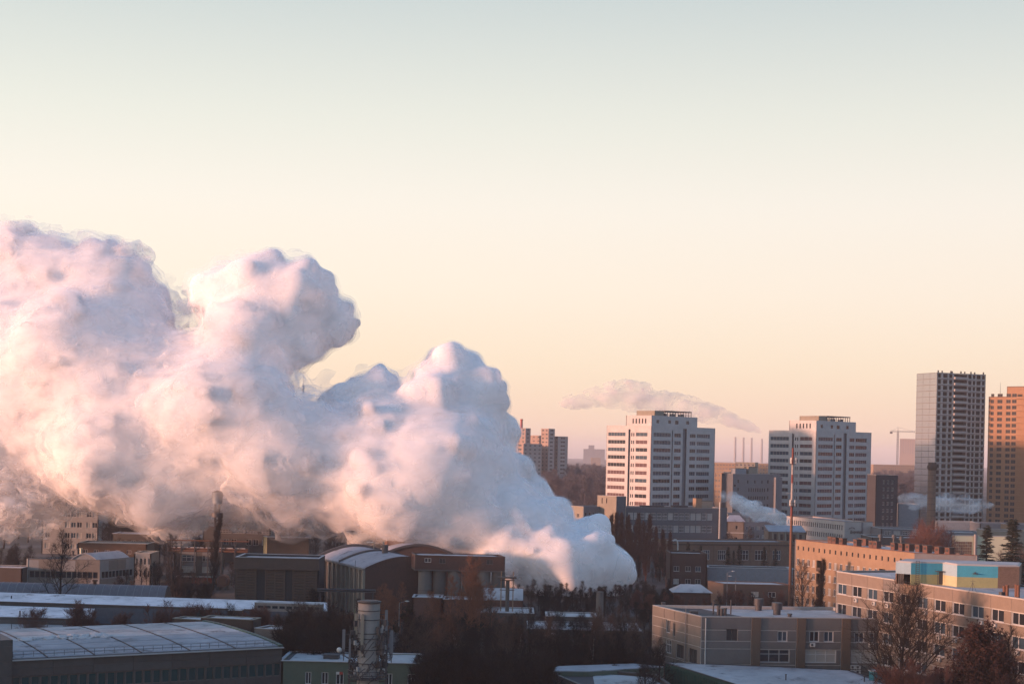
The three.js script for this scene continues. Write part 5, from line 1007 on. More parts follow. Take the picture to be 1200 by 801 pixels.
{ // low things at the foot of the silos
  const mk = (name, label, x0, x1, y, D, mt, o = {}) => building(name, label, o.cat ?? 'shed', foot2(G(x0, y, D), G(x1, y + 0.4, D), o.deep ?? 7), HT((x0 + x1) / 2, y, D), { mat: mt, holes: o.holes ? [o.holes] : [], roof: { parapet: 0.1, snow: M.snow, cap: M.snow, ...(o.roof ?? {}) } });
  mk('brick_annex', 'low brick annex with a snow-covered roof in front of the leftmost silo', 483, 518, 700, 340, M.brick);
  mk('brick_annex', 'long low brick annex below the middle silos, snow lying on its edge', 519, 571, 702.5, 339, M.brickDark);
  mk('snowy_shed', 'flat shed with thick snow left of the steaming vent, behind bare trees', 556, 626, 718, 330, M.concreteDark, { deep: 12 });
  mk('snowy_shed', 'long flat shed with snowy roof just right of the steaming vent', 640, 700, 722.5, 326, M.concreteDark, { deep: 9 });
  mk('snowy_shed', 'wide low roof with patchy snow in front of the steaming vent', 618, 752, 738, 306, M.concreteDark, { deep: 14 });
  const D = 343, P = foot2(G(566, 703, D), G(613, 703.5, D), 9), h = HT(590, 703, D), t = thing('gabled_shed', 'low shed with a snowy gabled roof right of the silos, near the pylon', 'shed', P[0].clone().lerp(P[2], 0.5));
  P.forEach((p, i) => (i % 2 ? profileWall(t, p, P[(i + 1) % 4], (u) => h + 2.2 * (1 - Math.abs(2 * u - 1)), M.brick) : wall(t, p, P[(i + 1) % 4], h, M.brick)));
  roofSheet(t, P, (v) => h + 0.1 + 2.2 * (1 - Math.abs(2 * v - 1)), M.snow, { nv: 2 });
  // the vent that steams
  const v = flat(at(638.5, 722, D0 - 8)), sv = thing('steam_vent', 'stubby vent on the works roof where the big steam plume starts', 'vent', v);
  mesh('shaft', metricUV(new THREE.CylinderGeometry(0.8, 1.0, 1.2, 16).translate(0, 0.6, 0)), M.steel, sv);
  const c = onGround(703, 700, 352), hc = HT(703, 693, 352), ch = thing('concrete_stack', 'stubby round concrete stack under the right end of the steam plume', 'chimney', c);
  mesh('shaft', metricUV(new THREE.CylinderGeometry(0.8, 0.95, hc, 20).translate(0, hc / 2, 0)), M.concrete, ch);
  mesh('rim', metricUV(new THREE.TorusGeometry(0.8, 0.1, 6, 20).rotateX(Math.PI / 2).translate(0, hc - 0.1, 0)), M.concreteDark, ch);
  // H-shaped pylon with a pipe
  const pp = onGround(594, 700, 334), hp = HT(594, 663.5, 334), py = thing('pole_frame', 'two-legged pole frame with crossbars beside the snowy gabled shed', 'pylon', pp);
  for (const x of [-1.3, 1.3]) mesh('post', cached('pfp', () => metricUV(new THREE.CylinderGeometry(0.1, 0.13, 13.9, 8).translate(0, 6.95, 0))), M.orangeWall, py).position.x = x;
  for (const y of [hp * 0.8, hp * 0.66]) mesh('crossbar', cached('pfc', () => metricUV(new THREE.BoxGeometry(3.2, 0.16, 0.16))), M.brown, py).position.y = y;
  mesh('platform', metricUV(new THREE.BoxGeometry(4, 0.25, 2.2)), M.brown, py).position.y = hp * 0.84;
  mesh('pipe', metricUV(new THREE.CylinderGeometry(0.42, 0.42, hp * 0.8, 12).translate(0.1, hp * 0.4, 0)), M.concreteDark, py);
  // pipe bridge
  const a = at(372, 692.5, 346), q = at(440, 691.5, 346), br = thing('pipe_bridge', 'dark horizontal pipe bridge in front of the barrel-roofed hall', 'pipe bridge', flat(a).lerp(flat(q), 0.5)), wl = frameOf(flat(a), flat(q)), ya = a.y;
  place(new Parts().box(wl.len / 2, 0, 0, wl.len, 0.18, 1.2).box(wl.len / 2, 0.7, 0.6, wl.len, 0.12, 0.12).bar(V3(0, 0.42, 0), V3(wl.len, 0.42, 0), 0.26, 0.26, 8).bar(V3(0, 0.4, -0.5), V3(wl.len, 0.4, -0.5), 0.2, 0.2, 8).build('deck', M.steelDark, br), br, wl, 0, ya);
  for (const x of [0.6, wl.len * 0.5, wl.len - 0.6]) place(mesh('leg', cached('pbl', () => metricUV(new THREE.BoxGeometry(0.25, ya - 0.03, 0.25).translate(0, (ya - 0.03) / 2, 0))), M.steelDark, br), br, wl, x, 0);
  place(new Parts().cyl(0, 0, 0, 0.08, 0.05, 7, 6).build('rod', M.steelDark, br), br, wl, (416 - 372) * 346 / FOCAL, ya + 0.2, 0.9);
}
// ---------------------------------------------------------------- pale hall with a barrel roof, far left
{
  const h = 8.9, P = foot3(flat(atHeight(31, 654.6, h)), flat(atHeight(117, 656.2, h)), flat(atHeight(157, 652.8, h)));
  const band = (m) => (len) => series(m, 0.8, (len - 1.2) / m).map((x) => ({ x, y: 4.1, w: (len - 1.2) / m - 0.12, h: 1.7, style: 'teal', glass: 'glass' }));
  const b = building('pale_workshop', 'pale two-tone workshop with a ribbon window and white barrel roof behind a bare tree', 'workshop', P, h, { mat: [M.panelWarm, M.concretePale], holes: [band(13), band(9)], roof: { parapet: 0.3, snow: null, cap: M.concrete } });
  const { t, w } = b;
  const Q = [P[0].clone().lerp(P[1], 0.56), P[1].clone().lerp(P[0], 0.03), P[2].clone().lerp(P[3], 0.03), P[3].clone().lerp(P[2], 0.56)];
  mesh('barrel_roof', sheetGeo((u, v) => { const p = mix4(...Q, u, 0.02 + 0.96 * v).sub(t.position); p.y = h - 0.35 + 2.1 * Math.sin(Math.PI * u); return p; }, 14, 8, 0.2), M.snow, t);
  profileWall(t, Q[0].clone().addScaledVector(w[0].out, -0.5), Q[1].clone().addScaledVector(w[0].out, -0.5), (u) => h - 0.4 + 2.1 * Math.sin(Math.PI * u), M.concretePale, { thick: 0.2 });
  const y1 = 6.6;
  for (const W of [w[0], w[1]]) for (let i = 0; i < Math.round(W.len / 3.2); i++) { const n = Math.round(W.len / 3.2), ww = W.len / n; for (const [yy, hh] of [[6.05, 2.6], [0.6, 3.3]]) place(mesh('panel', cached('pw' + [ww.toFixed(2), hh], () => metricUV(new THREE.BoxGeometry(ww - 0.08, hh, 0.06).translate(ww / 2, hh / 2, 0.03))), (i + Math.round(yy)) % 3 ? M.panelWarm : M.concretePale, t), t, W, i * ww, yy); }
  for (const [x, y] of [[85, 651], [91, 648.5], [94.5, 647.5]]) { const p = flat(atHeight(x, y, h)).sub(t.position); const m = new Parts().cyl(0, 0, 0, 0.3, 0.3, 1.3, 10).cyl(0, 1.3, 0, 0.45, 0.45, 0.3, 10).build('roof_vent', x < 93 ? M.steelDark : M.beigeMetal, t); m.position.set(p.x, h - 0.3, p.z); }
}
{ // what stands behind it
  const mk = (name, label, cat, x0, x1, y, D, mt, o = {}) => { const h = HT((x0 + x1) / 2, y, D); return building(name, label, cat, foot2(G(x0, y, D), G(x1, y + (x1 - x0) * 0.02, D), o.deep ?? 10), h, { mat: mt, holes: o.holes ? [(len) => o.holes(len, h)] : [], roof: { parapet: 0.2, snow: M.snow, cap: M.frameGrey, ...(o.roof ?? {}) } }); };
  mk('brown_flat_house', 'low brown flat-roofed house just above the white barrel roof, under the steam', 'house', 91, 172, 636.5, 452, M.brown, { holes: (len, h) => grid(series(6, 1.5, 3.2), [h - 3], 1.4, 1.1, 'far') });
  mk('pale_flat_house', 'pale house with tall narrow windows right of the white barrel roof', 'house', 157, 177, 648, 432, M.concretePale, { holes: (len, h) => grid(series(4, 0.5, 1.15), [h - 3.2, h - 6.6], 0.6, 1.8, 'one') });
  mk('snowy_flat_house', 'flat house with a bright snow line on its roof, left, under steam', 'house', 131, 180, 625.5, 500, M.concreteDark, { holes: (len, h) => grid(series(5, 1.5, 2.4), [h - 3.3], 1.4, 1.3, 'far'), roof: { cap: M.snow, capWidth: 0.8 } });
  mk('low_snowy_house', 'small low house with a snowy roof at the left edge', 'house', -20, 26, 665, 400, M.brown, { deep: 8 });
  // white house in the steam
  const D = 545, h = HT(85, 570, D), k = D / FOCAL, P = foot2(G(50, 569.5, D), G(116, 571, D), 14);
  building('white_panel_house', 'white multi-storey house with paired windows showing through thin steam on the left', 'office building', P, h, { mat: M.concretePale, holes: [(len) => [55, 78.5, 85.5, 92.5, 103.5, 110.5].flatMap((x) => series(6, h - 3.2 - 5 * 3.75, 3.75).map((y) => ({ x: (x - 51.5) * k, y, w: 1.75, h: 1.95, style: 'two' })))], roof: { snow: M.snowThin } });
  // two-tier flat house behind the bins
  const E = 520, he = HT(278, 609.5, E), Q = foot2(G(238, 608.6, E), G(317, 610.3, E), 14), b = building('two_tier_house', 'grey two-tier flat house with a snowy eave behind the brown bins', 'office building', Q, he, { mat: M.concreteDark, holes: [(len) => [...series(4, 5.5, 4.5).map((x) => ({ x, y: he - 4.4, w: 4.1, h: 1.3, style: 'ribbon', frame: 'frameGrey' })), ...[7, 9.6, 14.6, 17, 20].map((x) => ({ x, y: he - 8.3, w: 1.8, h: 2, style: 'two', frame: 'frameGrey' }))]], roof: { cap: M.snow, capWidth: 1.2 } });
  roofBox(b.t, onWall(b.w[0], 15.5, 0, -6), he - 0.3, 9.5, 1.3, 5, b.w[0].turn, M.sheet, 'upper_tier', M.snow);
  const F = 470, hf = HT(335, 629, F), Rr = foot3(G(308.5, 627.6, F + 2), G(313, 628.4, F - 3), G(363, 629.6, F - 3));
  building('yellow_ended_shed', 'low grey shed with a yellowish end wall and snowy roof above the brown bins', 'shed', Rr, hf, { mat: [M.yellowPale, M.concreteDark], roof: { parapet: 0.15, cap: M.snow, snow: M.snow } });
  // facade with pale spandrels, red doors
  const S = 442, hs = HT(230, 646, S), ks = S / FOCAL, T = foot2(G(204, 645.5, S), G(253, 646.6, S), 12), s = building('gate_house', 'dim house with pale spandrels, big windows and red doors left of the brown bins', 'office building', T, hs, { mat: [M.concreteDark], holes: [(len) => [[213, 4.0], [237, 3.0]].flatMap(([x, n]) => [1.0, 4.1].map((dy) => ({ x: (x - 204) * ks, y: hs - dy - 1.9, w: n, h: 1.8, style: 'three' })))], roof: { snow: M.snow } });
  for (const [x, n] of [[213, 4.0], [237, 3.0]]) for (const dy of [1.02, 4.12]) place(mesh('spandrel', cached('spn' + n, () => metricUV(new THREE.BoxGeometry(n, 0.95, 0.1).translate(n / 2, 0, 0.05))), M.paleGrey, s.t), s.t, s.w[0], (x - 204) * ks, hs - dy + 0.5);
  place(mesh('canopy', metricUV(new THREE.BoxGeometry(11, 0.35, 1.6).translate(5.5, 0, 0.8)), M.snow, s.t), s.t, s.w[0], 1, hs - 7.1);
  for (const x of [5.2, 8.6]) place(mesh('door', metricUV(new THREE.BoxGeometry(2.4, 2.1, 0.1).translate(1.2, 1.05, 0.06)), M.red, s.t), s.t, s.w[0], x, 0.02);
  // pipe rack with snow on it
  const pa = G(196, 633, 432), pb = G(292, 635, 432), R_ = frameOf(pa, pb), yt = HT(245, 633.5, 432), yb = HT(245, 645.5, 432), rk = thing('pipe_rack', 'long pipe rack with clumps of snow on it running behind the brown bins', 'pipe rack', pa.clone().lerp(pb, 0.5));
  for (const [y, r] of [[yt, 0.16], [yb, 0.3], [yb + 0.6, 0.22]]) place(new Parts().bar(V3(0, y, 0), V3(R_.len, y, 0), r, r, 8).build('pipe', M.rust, rk), rk, R_, 0, 0);
  for (let i = 0; i <= 6; i++) place(mesh('leg', cached('rkl', () => metricUV(new THREE.BoxGeometry(0.25, yt - 0.1, 0.25).translate(0, (yt - 0.1) / 2, 0))), M.steelDark, rk), rk, R_, 0.2 + i * (R_.len - 0.4) / 6, 0, 0.3);
  for (let i = 0; i < 6; i++) place(mesh('brace', cached('rkb' + i % 2, () => new Parts().bar(V3(0, yb, 0.3), V3((R_.len - 0.4) / 6, yt, 0.3), 0.06, 0.06, 5).geo()), M.steelDark, rk), rk, R_, 0.2 + i * (R_.len - 0.4) / 6, 0);
  const RS = rng(5);
  for (let i = 0; i < 11; i++) place(mesh('snow_clump', metricUV(new THREE.BoxGeometry(0.7 + RS() * 1.3, 0.22, 0.5)), M.snow, rk), rk, R_, 0.8 + i * 2.05 + RS() * 0.8, i % 2 ? yb + 0.93 : yb + 0.94);
  // rusty round tank end
  const tp = onGround(261, 690, 425), tk = thing('round_tank', 'rusty round tank on end left of the brown bins', 'tank', tp);
  mesh('shell', metricUV(new THREE.CylinderGeometry(1.7, 1.7, 3.4, 24).rotateX(Math.PI / 2).translate(0, 2.4, 0)), M.rust, tk);
  mesh('ring', metricUV(new THREE.TorusGeometry(1.3, 0.16, 8, 24).translate(0, 2.4, 1.74)), M.brick, tk);
  for (const x of [-1, 1]) mesh('cradle', metricUV(new THREE.BoxGeometry(0.5, 1.2, 2.8).translate(x, 0.6, 0)), M.concreteDark, tk);
  // water tower half hidden in the steam
  const wp = onGround(253.5, 640, 428), hw = HT(253.5, 576, 428), wt = thing('water_tower', 'slim dark lattice water tower with a grey tank fading into the steam', 'water tower', wp);
  for (const x of [-0.55, 0.55]) for (const z of [-0.55, 0.55]) mesh('leg', cached('wtl', () => metricUV(new THREE.BoxGeometry(0.28, hw - 3.4, 0.28).translate(0, (hw - 3.4) / 2, 0))), M.steelDark, wt).position.set(x, 0, z);
  { const g = new Parts(); for (let y = 0; y < hw - 5; y += 1.3) for (const z of [-0.55, 0.55]) g.bar(V3(-0.55, y, z), V3(0.55, y + 1.3, z), 0.07, 0.07, 4).bar(V3(0.55, y, z), V3(-0.55, y + 1.3, z), 0.07, 0.07, 4); g.build('bracing', M.steelDark, wt); }
  mesh('tank', metricUV(new THREE.CylinderGeometry(1.5, 1.35, 3.2, 18).translate(0, hw - 1.7, 0)), M.sheet, wt);
  mesh('tank_lid', metricUV(new THREE.ConeGeometry(1.6, 0.6, 18).translate(0, hw + 0.2, 0)), M.steelDark, wt);
  mesh('gallery', metricUV(new THREE.CylinderGeometry(1.6, 1.6, 1.2, 16).translate(0, hw - 6.4, 0)), M.steelDark, wt);
  // tall mast whose tip shows in the gap of the steam
  const mp = onGround(355, 470, 600), hm = HT(355, 437, 600), ms = thing('lattice_mast', 'dark mast whose tip shows in the gap of the steam', 'mast', mp), L = new Parts();
  for (const [x, z] of [[-0.5, -0.4], [0.5, -0.4], [0, 0.6]]) L.bar(V3(x * 1.6, 0, z * 1.6), V3(x * 0.5, hm - 8, z * 0.5), 0.09, 0.07, 5);
  for (let y = 0; y < hm - 9; y += 2) { const q = 1.6 - 1.1 * y / hm, q2 = 1.6 - 1.1 * (y + 2) / hm; L.bar(V3(-0.5 * q, y, -0.4 * q), V3(0.5 * q2, y + 2, -0.4 * q2), 0.04, 0.04, 4); L.bar(V3(0.5 * q, y, -0.4 * q), V3(0, y + 2, 0.6 * q2), 0.04, 0.04, 4); }
  L.build('lattice', M.rust, ms);
  mesh('head', metricUV(new THREE.CylinderGeometry(0.35, 0.35, 3.4, 10).translate(0, hm - 6.3, 0)), M.brown, ms);
  for (const y of [hm - 5, hm - 7.4]) mesh('arm', metricUV(new THREE.BoxGeometry(1.1, 0.12, 0.12).translate(0.55, y, 0)), M.brown, ms);
  mesh('spike', metricUV(new THREE.CylinderGeometry(0.05, 0.1, 5, 6).translate(0, hm - 2.2, 0)), M.steel, ms);
}
// ---------------------------------------------------------------- dark round-roofed hangar and long snowy roofs
{
  const D = 348, a = G(-14, 690, D), c = G(191, 690, D), h = HT(110, 684.6, D + 5), P = foot2(a, c, 10), t = thing('round_roof_hangar', 'long low dark hangar with a rounded slate-grey roof behind the long white roof', 'hangar', P[0].clone().lerp(P[2], 0.5)), lo = 3;
  const arc = (u) => lo + (h - lo) * Math.sin(Math.PI * u);
  P.forEach((p, i) => (i % 2 ? profileWall(t, p, P[(i + 1) % 4], arc, M.brown) : wall(t, p, P[(i + 1) % 4], lo + 0.1, M.brown)));
  roofSheet(t, P, (v) => arc(v), M.slate, { nu: 2, nv: 18, lift: 0.14 });
  for (let i = 1; i < 22; i++) roofSheet(t, P, (v) => arc(v), M.steel, { name: 'roof_seam', nu: 1, nv: 12, u0: i / 22 - 0.001, u1: i / 22 + 0.001, lift: 0.2, thick: 0.08 });
  for (const x of [111, 155]) { const p = G(x, 684, D + 5).sub(t.position), m = new Parts().cyl(0, 0, 0, 0.4, 0.4, 0.8, 10).cyl(0, 0.8, 0, 0.62, 0.62, 0.35, 10).build('roof_vent', M.rust, t); m.position.set(p.x, h - 0.05, p.z); }
}
{ // long white roof in two steps
  const hu = 6.8, hl = 6.0, A = flat(atHeight(-30, 704, hu)), B = flat(atHeight(384, 717, hu)), C = flat(atHeight(384, 706.5, hu + 0.9)), E = flat(atHeight(-30, 693.5, hu + 0.9));
  const t = thing('long_white_roof_hall', 'very long low hall under a snow-white stepped roof crossing the left side', 'hall', A.clone().lerp(B, 0.5).lerp(C, 0.3)), P = [A, B, C, E];
  const hts = (v) => hu + 0.9 * v;
  wall(t, A, B, hu, M.concreteDark); wall(t, C, E, hu + 0.9, M.concreteDark);
  profileWall(t, B, C, (u) => hts(u), M.concreteDark); profileWall(t, E, A, (u) => hts(1 - u), M.concreteDark);
  roofSheet(t, P, hts, M.snowLit, { lift: 0.15, nu: 40, nv: 6 });
  const F = frameOf(A, B);
  place(mesh('eave', metricUV(new THREE.BoxGeometry(F.len, 0.22, 0.3).translate(F.len / 2, 0, 0.15)), M.brown, t), t, F, 0, hu + 0.02);
  // lower roof in front
  const A2 = flat(atHeight(20, 724.5, hl)), B2 = flat(atHeight(384, 732, hl)), t2 = thing('lower_white_roof', 'lower snowy roof with a dark eave in front of the very long white roof', 'annex', A2.clone().lerp(B, 0.5)), A0 = flat(atHeight(-30, 722, hl));
  const Q = [A0, B2, B.clone().addScaledVector(F.out, 0.4), A.clone().addScaledVector(F.out, 0.4)];
  wall(t2, A0, B2, hl, M.concreteDark);
  mesh('roof', polySlab(Q, hl, 0.1, t2.position), M.frameGrey, t2);
  mesh('roof_snow', snowSheet(Q, hl + 0.11, t2.position, 0.07, 60, 12), M.snowLit, t2);
  const F2 = frameOf(A2, B2);
  place(mesh('eave', metricUV(new THREE.BoxGeometry((106 - 20) * 0.164, 0.35, 0.35).translate((106 - 20) * 0.082, 0, 0.2)), M.brown, t2), t2, F2, 0, hl + 0.02);
  roofBox(t2, flat(atHeight(70.5, 711, hl)), hl + 0.12, 1.1, 0.75, 0.9, 0, M.frameGrey, 'roof_hatch', M.snow);
  { const p = flat(atHeight(23, 723, hl)).sub(t2.position), m = new Parts().cyl(0, 0, 0, 0.14, 0.14, 1.2, 8).build('roof_vent', M.brown, t2); m.position.set(p.x, hl + 0.1, p.z); }
  { const p = flat(atHeight(13, 703.5, hu)).sub(t.position), m = new Parts().cyl(0, 0, 0, 0.14, 0.14, 0.9, 8).build('roof_vent', M.steelDark, t); m.position.set(p.x, hu + 0.15, p.z); }
  // clerestory at the right end
  const ca = flat(atHeight(298, 714.5, hu + 0.2)), cb = flat(atHeight(376, 717, hu + 0.2)), cl = building('clerestory', 'narrow beige clerestory with a window strip on the right end of the long white roof', 'clerestory', foot2(ca, cb, 2.5), hu + 1.7, { mat: M.panelWarm, y0: hu - 0.4, holes: [(len) => grid(series(9, 0.6, len / 9.3), [hu + 0.55], len / 9.3 - 0.2, 0.65, 'teal', { glass: 'glass' })], roof: { parapet: 0.05, snow: M.snow, cap: M.snow } });
  // snowy strip of ground roof and the long dark gabled house
  const hg = 4.6, G0 = flat(atHeight(-30, 738, hg)), G1 = flat(atHeight(118, 741, hg)), G2 = flat(atHeight(118, 727, hg)), G3 = flat(atHeight(-30, 724.5, hg)), t3 = thing('snowy_lean_to', 'broad snowy lean-to roof behind the wire fence on the left', 'lean-to', G0.clone().lerp(G2, 0.5));
  [[G0, G1], [G1, G2], [G2, G3], [G3, G0]].forEach(([p, q]) => wall(t3, p, q, hg, M.concreteDark));
  mesh('roof', polySlab([G0, G1, G2, G3], hg, 0.08, t3.position), M.frameGrey, t3);
  mesh('roof_snow', snowSheet([G0, G1, G2, G3], hg + 0.09, t3.position, 0.07, 30, 10), M.snow, t3);
}
{
  const D = 284, he = HT(110, 729.5, D), hr = HT(113, 713, D + 3), a = G(107, 730, D), b = G(392, 736, D), P = foot2(a, b, 6.5), t = thing('dark_gabled_house', 'long low house with a dark snowless gabled roof and pale gable end', 'house', P[0].clone().lerp(P[2], 0.5)), top = (u) => he + (hr - he) * (1 - Math.abs(2 * u - 1));
  P.forEach((p, i) => (i % 2 ? profileWall(t, p, P[(i + 1) % 4], top, i === 3 ? M.cream : M.brown, { n: 2 }) : wall(t, p, P[(i + 1) % 4], he, M.brown)));
  for (const [v0, v1] of [[-0.06, 0.499], [0.501, 1.06]]) roofSheet(t, P, top, M.slate, { nv: 1, nu: 1, v0, v1, u0: -0.006, u1: 1.006, lift: 0.2, thick: 0.14 }).material = M.roofFelt;
  const F = frameOf(a, b);
  for (const [x, m] of [[234, M.greenMetal], [273, M.brown]]) { const k = (x - 107) / 285 * F.len; place(mesh('dormer', metricUV(new THREE.BoxGeometry(2.7, 1.5, 2.2).translate(0, 0.75, 0)), m, t), t, F, k, hr - 1.1, -2.6); place(mesh('dormer_snow', metricUV(new THREE.BoxGeometry(2.6, 0.08, 2.1)), M.snow, t), t, F, k, hr + 0.45, -2.6); }
}
{ // wire fence
  const D = 262, a = G(-8, 740, D), b = G(76, 740, D), F = frameOf(a, b), y0 = HT(30, 744, D), y1 = HT(30, 726, D), t = thing('wire_fence', 'tall chain-link fence in front of the snowy lean-to at the left edge', 'fence', a.clone().lerp(b, 0.5));
  const s = 0.42, H = y1, wires = new Parts();
  for (let x = -H; x < F.len; x += s) { for (const sg of [1, -1]) { let x0 = sg > 0 ? x : x + H, x1 = sg > 0 ? x + H : x, ya = 0, yb = H; const cut = (xx) => ya + (xx - x0) / (x1 - x0) * (yb - ya); if (x0 < 0) { ya = cut(0); x0 = 0; } if (x1 < 0) continue; if (x0 > F.len) continue; wires.bar(V3(Math.min(F.len, x0), ya, 0), V3(Math.max(0, Math.min(F.len, x1)), x1 > F.len || x1 < 0 ? ya + (Math.max(0, Math.min(F.len, x1)) - x0) / (x1 - x0) * (yb - ya) : yb, 0), 0.016, 0.016, 3); } }
  place(wires.build('wire_mesh', M.steel, t), t, F, 0, 0);
  for (let i = 0; i <= 4; i++) place(mesh('post', cached('wfp', () => metricUV(new THREE.CylinderGeometry(0.06, 0.06, H + 0.2, 8).translate(0, H / 2, 0))), M.steelDark, t), t, F, i * F.len / 4, 0);
  place(new Parts().bar(V3(0, H, 0), V3(F.len, H, 0), 0.04).build('top_rail', M.steelDark, t), t, F, 0, 0);
}
// ---------------------------------------------------------------- near hall with the snow-covered panelled roof
{
  const h = 9, A = flat(atHeight(12.8, 772.7, h)), B = flat(atHeight(330.5, 757.4, h)), F = frameOf(A, B), deep = 36, C = B.clone().addScaledVector(F.out, -deep), E = A.clone().addScaledVector(F.out, -deep), P = [A, B, C, E];
  const crown = 0.45, arc = (v) => h + crown * (1 - Math.pow(Math.abs(2 * v - 1), 2.6));
  const t = thing('panel_roof_hall', 'big near hall with a curved snow-dusted panel roof and dark glazed band, bottom left', 'hall', A.clone().lerp(C, 0.5)), R = rng(71);
  const n = 30, st = F.len / n, holes = series(n, 0.12, st).map((x) => ({ x, y: 4.55, w: st - 0.2, h: 1.95, style: 'teal' }));
  const W = wall(t, A, B, h - 0.1, M.concreteDark, { holes: [...holes, ...series(n, 0.12, st).map((x) => ({ x, y: 1.0, w: st - 0.2, h: 1.6, style: 'teal' }))] });
  for (let i = 0; i < 7; i++) for (const [y, hh] of [[6.62, 1.1], [7.78, 1.08], [2.75, 1.7]]) { const ww = F.len / 7; place(mesh('panel', cached('hpn' + hh, () => metricUV(new THREE.BoxGeometry(ww - 0.14, hh, 0.08).translate(ww / 2, hh / 2, 0.04))), R() < 0.5 ? M.concreteDark : rough(0.15, 0.14, 0.135), t), t, W, i * ww, y); }
  place(mesh('eave', metricUV(new THREE.BoxGeometry(F.len + 0.3, 0.16, 0.5).translate(F.len / 2, 0, 0.2)), M.frameGrey, t), t, W, 0, h - 0.1);
  profileWall(t, B, C, (u) => arc(u) + 0.12, M.concreteDark, { n: 24 }); profileWall(t, E, A, (u) => arc(1 - u) + 0.1, M.concreteDark, { n: 24 }); wall(t, C, E, h, M.concreteDark);
  roofSheet(t, P, arc, M.steelDark, { name: 'roof', nu: 2, nv: 30, lift: 0.05, thick: 0.2 });
  const us = [0.004, 0.125, 0.29, 0.46, 0.64, 0.815, 0.992], vs = [0.008, 0.075, 0.17, 0.30, 0.45, 0.62, 0.8, 0.99];
  for (let i = 0; i < us.length - 1; i++) for (let j = 0; j < vs.length - 1; j++) {
    const u0 = us[i] + 0.004, u1 = us[i + 1] - 0.004, v0 = vs[j] + 0.0045, v1 = vs[j + 1] - 0.0045;
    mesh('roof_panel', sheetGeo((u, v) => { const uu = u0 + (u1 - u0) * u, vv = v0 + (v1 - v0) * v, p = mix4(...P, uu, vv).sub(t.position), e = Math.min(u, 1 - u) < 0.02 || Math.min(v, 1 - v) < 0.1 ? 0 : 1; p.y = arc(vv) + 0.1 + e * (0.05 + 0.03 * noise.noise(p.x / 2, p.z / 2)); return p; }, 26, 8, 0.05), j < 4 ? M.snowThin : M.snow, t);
  }
  for (const u of us.slice(1, -1)) roofSheet(t, P, arc, M.steelDark, { name: 'roof_rib', nu: 1, nv: 24, u0: u - 0.0017, u1: u + 0.0017, v0: 0.004, v1: 0.99, lift: 0.19, thick: 0.13 });
  // lumps of ice and snow along the crest
  for (let i = 0; i < 46; i++) { const u = 0.12 + 0.34 * Math.pow(R(), 0.8), v = 0.42 + 0.12 * R(), p = mix4(...P, u, v).sub(t.position), m = mesh('snow_lump', cached('lump' + i % 6, () => { const g = new THREE.IcosahedronGeometry(0.5, 2), q = g.attributes.position; for (let k = 0; k < q.count; k++) { const s = 1 + 0.35 * noise.noise3d(q.getX(k) * 2 + i, q.getY(k) * 2, q.getZ(k) * 2); q.setXYZ(k, q.getX(k) * s * 1.6, q.getY(k) * s * 0.5, q.getZ(k) * s * 1.1); } g.computeVertexNormals(); return metricUV(g); }), M.snow, t); m.position.set(p.x, arc(v) + 0.18, p.z); m.rotation.y = R() * 6; m.scale.setScalar(0.5 + 1.0 * R()); }
  // rail along the eave
  const rail = new Parts();
  for (let x = 0.4; x < F.len; x += 1.45) rail.box(x, 0, 0, 0.05, 0.85, 0.05);
  for (const y of [0.45, 0.83]) rail.box(F.len / 2, y, 0, F.len - 0.6, 0.045, 0.04);
  place(rail.build('roof_rail', M.steelDark, t), t, W, 0, h + 0.12, -0.9);
  mesh('verge', sheetGeo((u, v) => { const p = B.clone().addScaledVector(F.dir, -0.5 + 0.62 * u).addScaledVector(F.out, -deep * v).sub(t.position); p.y = arc(v) + 0.3; return p; }, 1, 30, 0.32), M.greenMetal, t);
  // end pier on the left and the block behind the right gable
  const hp = HT(6, 751, 216), pl = A.clone().addScaledVector(F.dir, -4.2), pr = A.clone().addScaledVector(F.dir, 0.02), pier = foot2(pl.addScaledVector(F.out, 0.7), pr.addScaledVector(F.out, 0.7), 8);
  pier.forEach((p, i) => wall(t, p, pier[(i + 1) % 4], hp, M.concreteDark, { name: 'end_pier' }));
  const fp = frameOf(pier[0], pier[1]);
  for (let y = 1.6; y < hp - 1; y += 2.1) for (const x of [0, 2.1]) place(mesh('panel', cached('epn', () => metricUV(new THREE.BoxGeometry(2.0, 2.0, 0.07).translate(1.06, 0, 0.035))), M.concreteDark, t), t, fp, x, y);
  mesh('end_pier_top', polySlab(pier, hp, 0.12, t.position), M.steelDark, t);
  const hb = HT(318, 738, 262), ra = G(298, 740, 264), rb = G(332.5, 741, 262), rear = foot2(ra, rb, 5);
  const rw = building('rear_wall_block', 'bare concrete parapet block behind the right end of the big near hall', 'wall block', rear, hb, { mat: M.panelWarm, roof: { parapet: 0.1, snow: M.snow, cap: M.frameGrey } });
  for (let i = 0; i < 3; i++) place(mesh('panel', cached('rwp', () => metricUV(new THREE.BoxGeometry(rw.w[0].len / 3 - 0.08, hb - 0.5, 0.06).translate(rw.w[0].len / 6, hb / 2, 0.03))), M.panelWarm, rw.t), rw.t, rw.w[0], i * rw.w[0].len / 3, 0);
  const sa = G(202, 729, 274), sb = G(238, 729, 272), lowb = building('rear_roof_strip', 'thin dark roof strip showing just above the snowy hall crest', 'shed', foot2(sa, sb, 4), HT(220, 725.5, 273), { mat: M.brown, roof: { parapet: 0.05, snow: M.snow, cap: M.cream } });
  building('rear_roof_strip', 'second thin roof strip beside the crest, nearer the hall gable', 'shed', foot2(G(235, 726, 270), G(296, 730, 268), 4), HT(262, 725, 269), { mat: M.brown, roof: { parapet: 0.05, snow: M.snow, cap: M.cream } });
}
